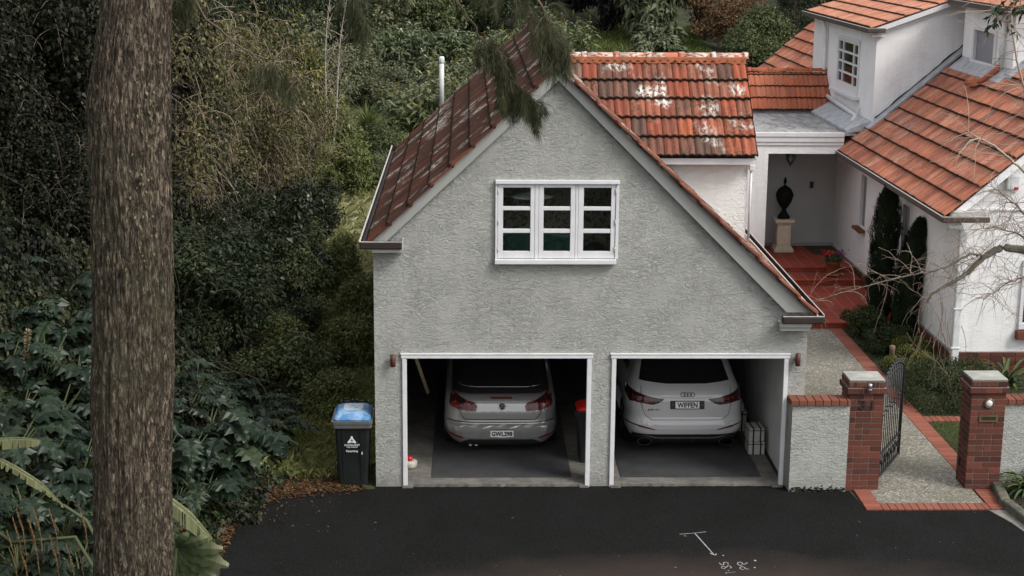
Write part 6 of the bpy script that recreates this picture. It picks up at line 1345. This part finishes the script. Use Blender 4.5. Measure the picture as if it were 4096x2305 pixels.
# ---- cypresses, hedge and bed shrubs beside the house
def foliage(name, mat, parent, P, v, D, L, W, tone, off): return quads(leaf_quads(P, D, unit(v+1e-4), L, W, .2, 0), tone, name, mat, parent, off=off)
CYP = leaf_mat("cypress_spray", [(.008, .016, .010), (.016, .028, .017), (.028, .045, .026), (.045, .065, .038)], .7, .2, .1)
def cypress(x, y, w, h, lean, seed, lab):
    r = rng(seed); n = 15000; root = thing("column_cypress", (x, y, 0), lab, "tree", "column cypresses against the house wall"); t = r.random(n); a = r.random(n)*6.283; g = .8+.14*np.sin(a*5+t*9)+.10*np.sin(a*3-t*23)+.10*np.sin(t*31+a*2)
    rad = w/2*g*np.clip(np.minimum((t+.08)/.22, 1), 0, 1)*np.clip((1.02-t)/.30, 0, 1)**.55*(.72+.3*r.random(n)); P = np.stack([np.cos(a)*rad+lean*h*t**1.6, np.sin(a)*rad, .08+h*t*.97], 1); out = np.stack([np.cos(a), np.sin(a), 0*a], 1)
    D = unit(out*.35+np.array([lean*1.5, 0, 1.])+r.normal(size=(n, 3))*.22); foliage("crown", CYP, root, P, out, D, r.uniform(.06, .13, n), r.uniform(.015, .028, n), np.clip(.25+.5*(rad/(w/2))**2*r.random(n)+r.normal(size=n)*.12, 0, 1), (0, 0, 0)); tubes_obj([np.array([[0, 0, 0], [lean*h*.3, 0, h*.5], [lean*h*.8, 0, h*.85]])], [np.array([.05, .04, .02])], "trunk", BARK, root, 6)
cypress(8.60, 9.6, .68, 2.95, .02, 1, "taller upright dark cypress against the house side wall"); cypress(8.72, 8.3, .60, 2.45, .10, 2, "shorter leaning cypress nearer the house corner")
def mound(name, x, y, w, d, h, n, L, cols, seed, lab, cat="shrub", group="clipped shrubs in the front bed", K=26, boxy=0):
    r = rng(seed); mat = leaf_mat(name+"_leaf%d" % seed, cols, .5, .4, .15); root = thing(name, (x, y, 0), lab, cat, group)
    if boxy:
        u = r.normal(size=(n, 3)); u[:, 2] = np.abs(u[:, 2]); u = u/(np.abs(u)**boxy).sum(1, keepdims=True)**(1/boxy); P = u*np.array([w/2, d/2, h])*(1+.05*np.sin(u[:, :1]*9+3)+.06*np.sin(u[:, 1:2]*13))*(.86+.16*r.random((n, 1))); v = unit(u); ct = .5+.3*np.sin(P[:, 0]*7)*np.cos(P[:, 1]*6)
    else: P, v, C, k = crown_points(r, n, w, d, h, K, .24, low=.1); ct = r.random(len(C))[k]
    P[:, 2] = np.maximum(P[:, 2], .02); D = unit(v*.7+r.normal(size=(n, 3))*.6); s = r.uniform(.7, 1.3, n); quads(leaf_quads(P, D, unit(v+r.normal(size=(n, 3))*.4), L*s, L*.5*s), np.clip(.3+.4*ct*r.random(n)*1.3+r.normal(size=n)*.12, 0, 1), "crown", mat, root)
    tubes_obj([np.array([[0, 0, 0], [r.normal()*.1, r.normal()*.1, h*.4], [r.normal()*w*.25, r.normal()*.1, h*.8]]) for _ in range(6)], [np.array([.02, .014, .006])]*6, "stems", BARK, root, 4); return root
DKG2 = [(.012, .02, .01), (.026, .042, .018), (.05, .072, .03), (.08, .10, .045)]; YG = [(.035, .045, .014), (.075, .09, .026), (.13, .145, .04), (.20, .20, .06)]
mound("box_hedge", 8.55, 4.35, 1.75, 1.9, .62, 15000, .035, DKG2, 11, "rounded clipped dark hedge beside the lawn left of the right pillar", "hedge", None, boxy=4)
mound("golden_shrub", 8.25, 5.95, .9, 1.1, .48, 9000, .032, YG, 12, "low yellow-green shrub between the gate and the brick plinth"); mound("golden_shrub", 8.45, 7.0, .9, .9, .45, 7000, .035, YG, 13, "second yellow-green shrub further back by the plinth")
mound("bed_shrub", 8.15, 7.5, .8, 1.0, .55, 8000, .04, DKG2, 14, "dark green shrub at the foot of the cypresses"); mound("bed_shrub", 8.05, 8.6, .75, .9, .62, 8000, .045, DKG2, 15, "dark green shrub at the corner of the tiled terrace"); mound("bed_shrub", 8.5, 7.9, .9, 1.0, .4, 6000, .05, DKG2, 16, "low dark shrub tucked under the leaning cypress")
mound("bed_shrub", 4.98, 1.9, .22, .5, .25, 800, .04, [(.04, .07, .02), (.09, .13, .03)], 17, "tiny green weed at the foot of the garage side wall", "plant", None)
r = rng(21); n = 9000; x = r.uniform(7.74, 9.0, n); y = r.uniform(3.32, 9.2, n); v = unit(r.normal(size=(n, 3))+[0, 0, 1]); D = unit(np.cross(v, r.normal(size=(n, 3)))); L = r.uniform(.02, .05, n)
tag(quads(leaf_quads(np.stack([x, y, .01+.05*r.random(n)], 1), D, v, L, L*.5), r.random(n), "bed_ground_cover", leaf_mat("bed_cover_leaf", [(.02, .016, .01), (.04, .045, .02), (.07, .08, .03)], .8)), "low litter and creeping plants in the front bed", "ground cover", kind="stuff")
# pot flowers
n = 420; P = unit(r.normal(size=(n, 3)))*[.17, .17, .10]+[0, 0, .42]; v = unit(P-[0, 0, .38]); quads(leaf_quads(P, unit(v+r.normal(size=(n, 3))*.5), v, np.full(n, .06), np.full(n, .05)), r.random(n), "leaves", leaf_mat("pot_leaf", [(.03, .055, .03), (.08, .13, .08)], .5), Fp)
for nm, c, cx_, cz in (("red_flowers", (.38, .02, .03), -.10, .52), ("purple_flowers", (.17, .02, .12), .12, .54)):
    n = 150; P = r.normal(size=(n, 3))*[.07, .08, .035]+[cx_, 0, cz]; quads(leaf_quads(P, unit(r.normal(size=(n, 3))), unit(r.normal(size=(n, 3))), np.full(n, .04), np.full(n, .035)), r.random(n), nm, leaf_mat(nm+"_petal", [c, tuple(q*1.4 for q in c)], .6, .4, .0), Fp)

# ================================================================ THE BIG TRUNK AND ITS HANGING NEEDLES
from mathutils import noise as mn
b = NB("furrowed_bark"); v = b.obj((1, 1, .24)); f1 = b.noise(v, 50, 5, .62, .9); f2 = b.ramp(f1, [(.39, 0), (.58, 1)]); big = b.noise(b.obj((1, 1, .5)), 2.2, 4)
c = b.mix(f2, (.024, .018, .013), (.21, .168, .125)); c = b.mix(b.math('MULTIPLY', b.ramp(big, [(.45, 0), (.62, 1)]), .45), c, (.085, .085, .05)); c = b.mix(b.math('MULTIPLY', b.ramp(b.noise(b.obj(), 30, 4), [(.6, 0), (.75, 1)]), .35), c, (.16, .14, .10))
kd = b.n('ShaderNodeVectorMath', operation='DISTANCE'); b.l(b.obj((1, 1, .75)), kd.inputs[0]); kd.inputs[1].default_value = (.255, -.31, 4.59); c = b.mix(b.ramp(kd.outputs['Value'], [(.02, .9), (.055, 0)]), c, (.012, .009, .007)); pl_ = b.vor(b.obj((1, 1, .4)), 9, 'DISTANCE_TO_EDGE'); c = b.mix(b.ramp(pl_.outputs['Distance'], [(.0, .55), (.12, 0)]), c, (.03, .023, .017))
h_ = b.math('ADD', b.math('MULTIPLY', f2, .6), b.math('MULTIPLY', f1, .6)); b.col(c); b.bump(h_, .03); TRUNKM = b.set(roughness=.95, specular=.2)
PT = thing("pine_tree", (-2.83, -9.5, 0), "massive furrowed pine trunk with hanging needle branches in the foreground", "tree")
zk = [0, 2.73, 4.31, 5.97, 6.75, 7.23, 7.6, 10, 14]; xk = [-2.9, -2.825, -2.77, -2.69, -2.665, -2.625, -2.57, -2.4, -2.2]; rk = [.42, .318, .32, .322, .32, .295, .262, .24, .2]
na = 190; Z = np.concatenate([np.linspace(0, 2.2, 40), np.linspace(2.22, 8.2, 480), np.linspace(8.3, 13, 60)]); nz = len(Z); V = []
for zi in Z:
    xc = np.interp(zi, zk, xk); R0 = np.interp(zi, zk, rk)
    for j in range(na):
        a = 2*math.pi*j/na; ca, sa = math.cos(a), math.sin(a); p = Vector((ca*1.1, sa*1.1, zi*.35)); f = mn.noise(Vector((p.x*13, p.y*13, p.z*5.5))+Vector((0, 0, mn.noise(p*2)*1.5))); g = abs(f); d = .024*min(1, g*3.4)-.014+.032*mn.noise(Vector((ca*1.3, sa*1.3, zi*.9)))
        kx = math.exp(-((a-5.06)**2)/.012-((zi-6.12)**2)/.003)*-.05+math.exp(-((a-5.06)**2)/.06-((zi-6.12)**2)/.016)*.022+math.exp(-((a-4.9)**2)/.05-((zi-7.2)**2)/.01)*.02+math.exp(-((a-5.3)**2)/.04-((zi-4.5)**2)/.012)*.016+math.exp(-((a-3.5)**2)/.5-((zi-6.75)**2)/.06)*.02
        rr2 = R0+d+kx; V.append((xc+ca*rr2, -9.5+sa*rr2, zi))
m = MB(); m.v = V; m.f = [(i*na+j, i*na+(j+1) % na, (i+1)*na+(j+1) % na, (i+1)*na+j) for i in range(nz-1) for j in range(na)]; m.t = [.5]*len(m.f); m.w = [.5]*len(m.f); m.sm = [True]*len(m.f); m.build("trunk", TRUNKM, PT, fixn=False)
r = rng(33); n = 90; t = r.random(n); z = 5.45+1.75*t; a = -1.05+.28*r.normal(size=n)*.6+.1*np.sin(z*4); R0 = np.interp(z, zk, rk)+.02; xc = np.interp(z, zk, xk); P = np.stack([xc+np.cos(a)*R0, -9.5+np.sin(a)*R0, z], 1); o_ = np.stack([np.cos(a), np.sin(a), 0*a], 1)
IV = thing("climbing_ivy", (-2.5, -9.8, 5.4), "small pale ivy leaves creeping up the right face of the trunk", "ivy"); quads(leaf_quads(P-np.array(IV.location), unit(r.normal(size=(n, 3))*.5+[0, 0, -1]), unit(o_+r.normal(size=(n, 3))*.3), r.uniform(.018, .034, n), r.uniform(.012, .024, n)), r.random(n), "leaves", leaf_mat("ivy_leaf", [(.06, .075, .04), (.12, .14, .08), (.2, .21, .14)], .5), IV)
NEED = leaf_mat("pine_needles", [(.022, .028, .018), (.045, .054, .034), (.08, .09, .058), (.12, .125, .085)], .7, .2, .2)
def bough(pts, seed, nt, tl, nn, nl, spread=.5, lo=.2):
    """one hanging bough: branch, side twigs, drooping needles"""
    r = rng(seed); pts = np.array(pts); k = len(pts); t = np.linspace(0, 1, k); B_ = np.stack([np.interp(np.linspace(0, 1, 24), t, pts[:, i]) for i in range(3)], 1); B_[1:-1] += r.normal(size=(22, 3))*.008; P = [B_]; R_ = [np.linspace(.014, .004, 24)]; tw = []
    for i in range(nt):
        s = r.uniform(lo, 1); p = B_[int(s*23)]; d = unit(B_[min(23, int(s*23)+1)]-B_[max(0, int(s*23)-1)]+r.normal(size=3)*[spread, spread, spread*.6]+[0, 0, -.45]); q = twig(r, p, d, tl*r.uniform(.5, 1.2), 7, .25, -.9); tw.append(q); P.append(q); R_.append(np.linspace(.004, .0015, 8))
    off = np.array([-2.83, -9.5, 0]); tubes_obj(P, R_, "branch", BARK, PT, 5, off=off); V = []; T = []; n = nn; ti = r.integers(0, len(tw), n); s = r.random(n)**.7*7; i0 = np.minimum(s.astype(int), 6); TW = np.array(tw); p = TW[ti, i0]+(TW[ti, i0+1]-TW[ti, i0])*(s-i0)[:, None]; d0 = unit(TW[ti, i0+1]-TW[ti, i0])
    D = unit(d0*.7+r.normal(size=(n, 3))*.62+[0, 0, -.4]); L = nl*.66*r.uniform(.5, 1.2, n); S = unit(np.cross(D, r.normal(size=(n, 3))))*.0011; mid = p+D*L[:, None]*.5; tip = p+D*L[:, None]+np.array([0, 0, -1.])*(L*.22)[:, None]
    quads(np.stack([p-S*.6, mid-S, tip, mid+S], 1)-off, np.clip(r.normal(.45, .25, n), 0, 1), "needles", NEED, PT)
bough([[-.12,-9,7.9],[-.1,-9,7.53],[0,-9,7.4],[.09,-9,7.24],[.22,-9,7.12],[.38,-9.05,7.05]], 1, 20, .24, 4000, .16, .5, .62)
bough([[.22,-9,7.12],[.29,-9,6.95],[.39,-9.0,6.85],[.5,-9,6.76],[.56,-9,6.70]], 2, 38, .25, 11000, .15, .42, .1)
bough([[.45,-9.1,8.0],[.56,-9.1,7.55],[.65,-9.1,7.36],[.72,-9.1,7.20],[.765,-9.1,7.10]], 3, 34, .26, 7500, .17, .42, .25)
bough([[-.35,-9.2,8.0],[.05,-9.2,7.72],[.30,-9.2,7.62],[.52,-9.2,7.55]], 4, 24, .24, 3600, .17, .55, .1)
bough([[-2.5,-8.5,7.75],[-2.21,-8.5,7.35],[-1.95,-8.5,7.12],[-1.68,-8.5,6.95],[-1.42,-8.5,6.80]], 5, 22, .24, 3200, .16, .5, .7)
bough([[-.97,-8.8,7.95],[-.93,-8.8,7.5],[-.90,-8.8,7.30]], 6, 14, .24, 2200, .16, .4, .35)
bough([[-2.3,-9,7.95],[-2.30,-9,7.62],[-2.28,-9,7.5]], 7, 14, .24, 3000, .15, .3, .3)
# unseen crown far above the frame, added to keep the bank in shade
n = 26000; u = unit(r.normal(size=(n, 3))); cl = r.integers(0, 60, n); cc = unit(r.normal(size=(60, 3)))*[5.6, 6.2, 1.6]*(r.random((60, 1))**.4)+[-7.4, -5.5, 12.2]; P = cc[cl]+u*r.uniform(.3, 1.5, n)[:, None]*[1, 1, .6]
quads(leaf_quads(P-np.array([-2.83, -9.5, 0]), unit(u+r.normal(size=(n, 3))*.5+[0, 0, -.4]), unit(r.normal(size=(n, 3))), r.uniform(.25, .42, n), r.uniform(.07, .12, n)), r.random(n), "crown", NEED, PT)
tubes_obj([np.array([[-2.35, -9.5, 10.5], (c+[-2.35, -9.5, 11.2])/2+[0, 0, .5], c]) for c in cc[:24]], [np.array([.09, .06, .02])]*24, "bough", BARK, PT, 6, off=np.array([-2.83, -9.5, 0]))
# banana and rice-paper leaves behind the trunk
BAN = leaf_mat("banana_leaf", [(.10, .12, .07), (.17, .19, .12), (.25, .27, .18)], .5, .35, .3)
def banana(mid, W, seed, side=1, sag=.7):
    r = rng(seed); mid = np.array(mid); t = np.linspace(0, 1, len(mid)); M = 46; c = np.stack([np.interp(np.linspace(0, 1, M), t, mid[:, i]) for i in range(3)], 1); T_ = unit(np.gradient(c, axis=0)); Sd = unit(np.cross(T_, [0, 0, 1.])); tt = np.linspace(0, 1, M); w = W*np.sin(np.pi*(.10+.86*tt))**.6; Q = []
    for sg in (-1, 1):
        tear = 1.0; 
        for i in range(M-1):
            if r.random() < .22: continue_gap = .012
            else: continue_gap = 0
            if r.random() < .15: tear = r.uniform(.75, 1.05)
            e0 = c[i]+sg*Sd[i]*w[i]*tear*.55-np.array([0, 0, sag*w[i]*tear]); e1 = c[i+1]+sg*Sd[i+1]*w[i+1]*tear*.55-np.array([0, 0, sag*w[i+1]*tear])-T_[i]*continue_gap*3; m0 = c[i]+sg*Sd[i]*w[i]*.38; m1 = c[i+1]+sg*Sd[i+1]*w[i+1]*.38
            Q += [np.stack([c[i], c[i+1], m1, m0]), np.stack([m0, m1, e1, e0])]
    return np.array(Q), c
BP = thing("banana_plant", (-4.4, -6.2, 1.0), "banana plant with torn pale leaves behind the trunk base", "plant"); off = np.array(BP.location); rr_ = []; 
for i, (md, W) in enumerate((([[-5.4, -6, 2.70], [-5.04, -6, 2.765], [-4.75, -6, 2.775], [-4.53, -6, 2.76]], .13), ([[-5.3, -6, 2.68], [-5.0, -6, 2.56], [-4.81, -6, 2.45], [-4.57, -6, 2.28], [-4.33, -6, 2.02]], .13), ([[-3.35, -6.5, 2.36], [-3.07, -6.5, 2.26], [-2.89, -6.5, 2.11], [-2.67, -6.5, 1.84]], .20), ([[-3.3, -6.4, 1.9], [-3.08, -6.4, 1.65], [-2.95, -6.4, 1.35]], .12))):
    Q, c = banana(md, W, 80+i, sag=.9 if i != 1 else .6); quads(Q-off, np.clip(rng(i).normal(.5, .2, len(Q)), 0, 1), "leaf", BAN, BP); rr_.append(c)
tubes_obj(rr_+[np.array([[-4.33, -6, 2.02], [-4.1, -6, 1.85], [-3.9, -6.1, 1.5], [-3.8, -6.2, .6]]), np.array([[-5.4, -6, 2.0], [-4.9, -6, 1.6], [-4.2, -6.1, 1.7], [-3.85, -6.2, 1.1]])], [np.full(46, .010)]*4+[np.full(4, .022)]*2, "midrib", MATS['stemg'], BP, 5, off=off)
r = rng(90); dn = []
for i in range(16):
    p = np.array([r.uniform(-5.3, -4.1), -6.1, r.uniform(1.6, 2.1)]); q, c = banana([p, p+[.06, 0, -.25], p+[.08, 0, -.6]], .04, 100+i); dn.append(q)
quads(np.concatenate(dn)-off, r.random(sum(len(d) for d in dn)), "dead_leaf", LIT, BP)
RP = thing("rice_paper_plant", (-3.1, -6.5, .5), "big pale palmate leaf poking out right of the trunk at the bottom edge", "plant"); Q = []; T = []
for k, (a, L) in enumerate(((-.9, .40), (-.45, .50), (.0, .56), (.45, .50), (.95, .42), (1.5, .35), (-1.5, .3))):
    rr3 = rng(200+k); M = 18; t = np.linspace(0, 1, M); w = L*.19*np.sin(np.pi*np.clip(t*.9+.06, 0, 1))**.7*(.7+.3*np.abs(np.sin(t*14))); d = np.array([math.cos(-a*.9-.28), .25*math.sin(a), math.sin(-a*.9-.28)]); s = np.array([-d[2], .15, d[0]]); c = np.array([-3.05, -6.5, 1.74])+np.outer(t*L, d)-np.outer(t**2*.06, [0, 0, 1.])-np.outer(np.sin(t*3)*.04, [0, 1., 0])
    for sg in (-1, 1):
        e = c+sg*s*w[:, None]+[0, .02, 0]; Q.append(np.stack([c[:-1], c[1:], e[1:], e[:-1]], 1)); T.append(np.clip(.15+.6*t[:-1]**1.5, 0, 1))
rl = quads(np.concatenate(Q)-np.array(RP.location), np.concatenate(T), "leaf", leaf_mat("rice_paper_leaf", [(.02, .035, .02), (.06, .08, .045), (.34, .35, .28)], .6), RP); tubes_obj([np.array([[-3.1, -6.5, .5], [-3.12, -6.5, 1.2], [-3.05, -6.5, 1.74]])], [np.full(3, .02)], "stem", MATS['stemg'], RP, 6, off=np.array(RP.location))
# ---- bare tree reaching in from the right
BT = thing("bare_tree", (9.9, 3.2, 0), "leafless lichened tree reaching in from the right over the front bed", "tree"); off = np.array(BT.location); r = rng(44)
def smooth(pts, n=26):
    pts = np.array(pts, float); t = np.linspace(0, 1, len(pts)); u = np.linspace(0, 1, n); return np.stack([np.interp(u, t, pts[:, i]) for i in range(3)], 1)+r.normal(size=(n, 3))*.006
LB = plain("lichened_bark", (.15, .14, .115), .9, var=.5, scale=22)
l1 = smooth([[9.9,3.2,1.6],[9.75,3.2,2.7],[9.2,3.2,2.94],[8.82,3.2,2.97],[8.66,3.2,2.9],[8.51,3.2,2.78],[8.32,3.2,2.57],[8.17,3.2,2.46],[7.95,3.2,2.33],[7.72,3.2,2.2],[7.64,3.2,2.03]], 40)
l2 = smooth([[8.51,3.2,2.80],[8.45,3.1,2.86],[8.24,3.0,2.9],[8.05,3.0,2.8],[7.86,3.0,2.69],[7.64,3.0,2.61],[7.37,3.0,2.58],[7.12,3.0,2.51],[6.74,3.0,2.41],[6.29,3.0,2.29],[5.78,3.0,2.13],[5.4,3.0,1.99],[5.13,3.0,1.96]], 50)
tr = smooth([[9.9,3.2,0],[9.88,3.2,.8],[9.9,3.2,1.6]], 8); l3 = smooth([[9.75,3.2,2.7],[9.3,3.0,3.3],[8.9,2.9,3.75],[8.4,2.8,4.1]]); l4 = smooth([[9.75,3.2,2.7],[9.4,3.3,2.5],[9.0,3.3,2.35],[8.6,3.3,2.05]]); l5 = smooth([[9.7,3.2,2.6],[9.35,3.1,3.0],[9.0,3.0,3.25],[8.6,3.0,3.35],[8.1,3.0,3.3]])
tubes_obj([tr, l1], [np.linspace(.10, .09, 8), np.linspace(.085, .014, 40)], "trunk", LB, BT, 8, off=off)
for l, ra, rb in ((l2, .024, .003), (l3, .028, .004), (l4, .022, .004), (l5, .022, .003)): tubes_obj([l], [np.linspace(ra, rb, len(l))], "limb", LB, BT, 7, off=off)
P = []; R_ = []; T = []
for l, cnt, s0 in ((l1, 60, .3), (l2, 55, .05), (l3, 60, .2), (l4, 50, .2), (l5, 60, .2)):
    for i in range(cnt):
        k = int(len(l)*r.uniform(s0, .98)); d = r.normal(size=3)*[1, .7, .8]+[-.35, 0, .35]; q = twig(r, l[k], d, r.uniform(.3, 1.05), 9, .34, -.32); P.append(q); R_.append(np.linspace(.0055, .002, 10)); T.append(r.uniform(.2, 1))
        for j in range(r.integers(1, 3)):
            kk = r.integers(2, 8); d2 = unit(q[kk+1]-q[kk])+r.normal(size=3)*.6; P.append(twig(r, q[kk], d2, r.uniform(.15, .45), 6, .35, -.25)); R_.append(np.linspace(.003, .0016, 7)); T.append(r.uniform(.2, 1))
for i in range(20):
    p = np.array([r.normal(7.82, .15), 3.2+r.normal()*.25, r.uniform(1.3, 2.2)]); P.append(twig(r, p, [r.normal()*.25, r.normal()*.2, -1], r.uniform(.5, 1.2), 9, .3, -.1)); R_.append(np.linspace(.006, .003, 10)); T.append(r.uniform(.1, .8))
tubes_obj(P, R_, "twigs", leaf_mat("reddish_twigs", [(.13, .09, .07), (.24, .17, .13), (.36, .30, .25)], .8, .2, 0), BT, 3, off=off, tones=T)
# upper right: thin pale branches and a spray of dark leaves close to the camera
UB = thing("thin_branched_tree", (8.4, 0, 0), "thin pale bare branches crossing the second dormer at the top right", "tree"); off = np.array(UB.location); P = []; R_ = []; T = []
for a_, cnt in ((smooth([[8.4,0,0],[8.5,0,3],[8.3,0,4.6],[8.01,0,5.49],[7.72,0,6.27],[7.59,0,6.82],[7.53,0,7.4]]), 34), (smooth([[8.5,0,4.2],[8.3,0,5.6],[8.0,0,6.3],[7.85,0,7.3]]), 22), (smooth([[8.45,0,4.0],[8.0,0,4.7],[7.5,0,5.1],[7.1,0,5.3]]), 22)):
    P.append(a_); R_.append(np.linspace(.03, .008, len(a_))); T.append(.9)
    for i in range(cnt):
        k = int(len(a_)*r.uniform(.45, .98)); q = twig(r, a_[k], r.normal(size=3)*[1, .6, .5]+[-.8, 0, .1], r.uniform(.4, 1.0), 8, .25, -.1); P.append(q); R_.append(np.linspace(.006, .0025, 9)); T.append(r.uniform(.3, 1))
tubes_obj(P, R_, "branches", TAN, UB, 5, off=off, tones=T)
LS = thing("leafy_spray", (6.3, -4, 7.3), "spray of dark green leaves hanging in at the top right corner", "branch"); off = np.array(LS.location)
ctl = smooth([[6.9,-4,7.9],[6.43,-4,7.5],[6.26,-4,7.33],[6.13,-4,7.16],[6.07,-4,7.05]], 14); P = [ctl]; R_ = [np.linspace(.012, .004, 14)]; V = []; 
for i in range(12):
    k = r.integers(3, 13); q = twig(r, ctl[k], r.normal(size=3)*[.6, .5, .4]+[-.1, 0, -.3], .22, 5, .3, -.4); P.append(q); R_.append(np.linspace(.004, .002, 6))
    for j in range(9): V.append((q[r.integers(1, 6)], unit(r.normal(size=3)+[0, 0, -.9])))
A_p = np.array([v_[0] for v_ in V]); A_d = np.array([v_[1] for v_ in V]); n = len(V); quads(leaf_quads(A_p-off, A_d, unit(r.normal(size=(n, 3))+[0, -1, .5]), r.uniform(.09, .14, n), r.uniform(.028, .04, n), .2, .1), r.random(n), "leaves", leaf_mat("spray_leaf", [(.012, .025, .014), (.025, .05, .025), (.05, .085, .04)], .35), LS); tubes_obj(P, R_, "stem", BARK, LS, 5, off=off)
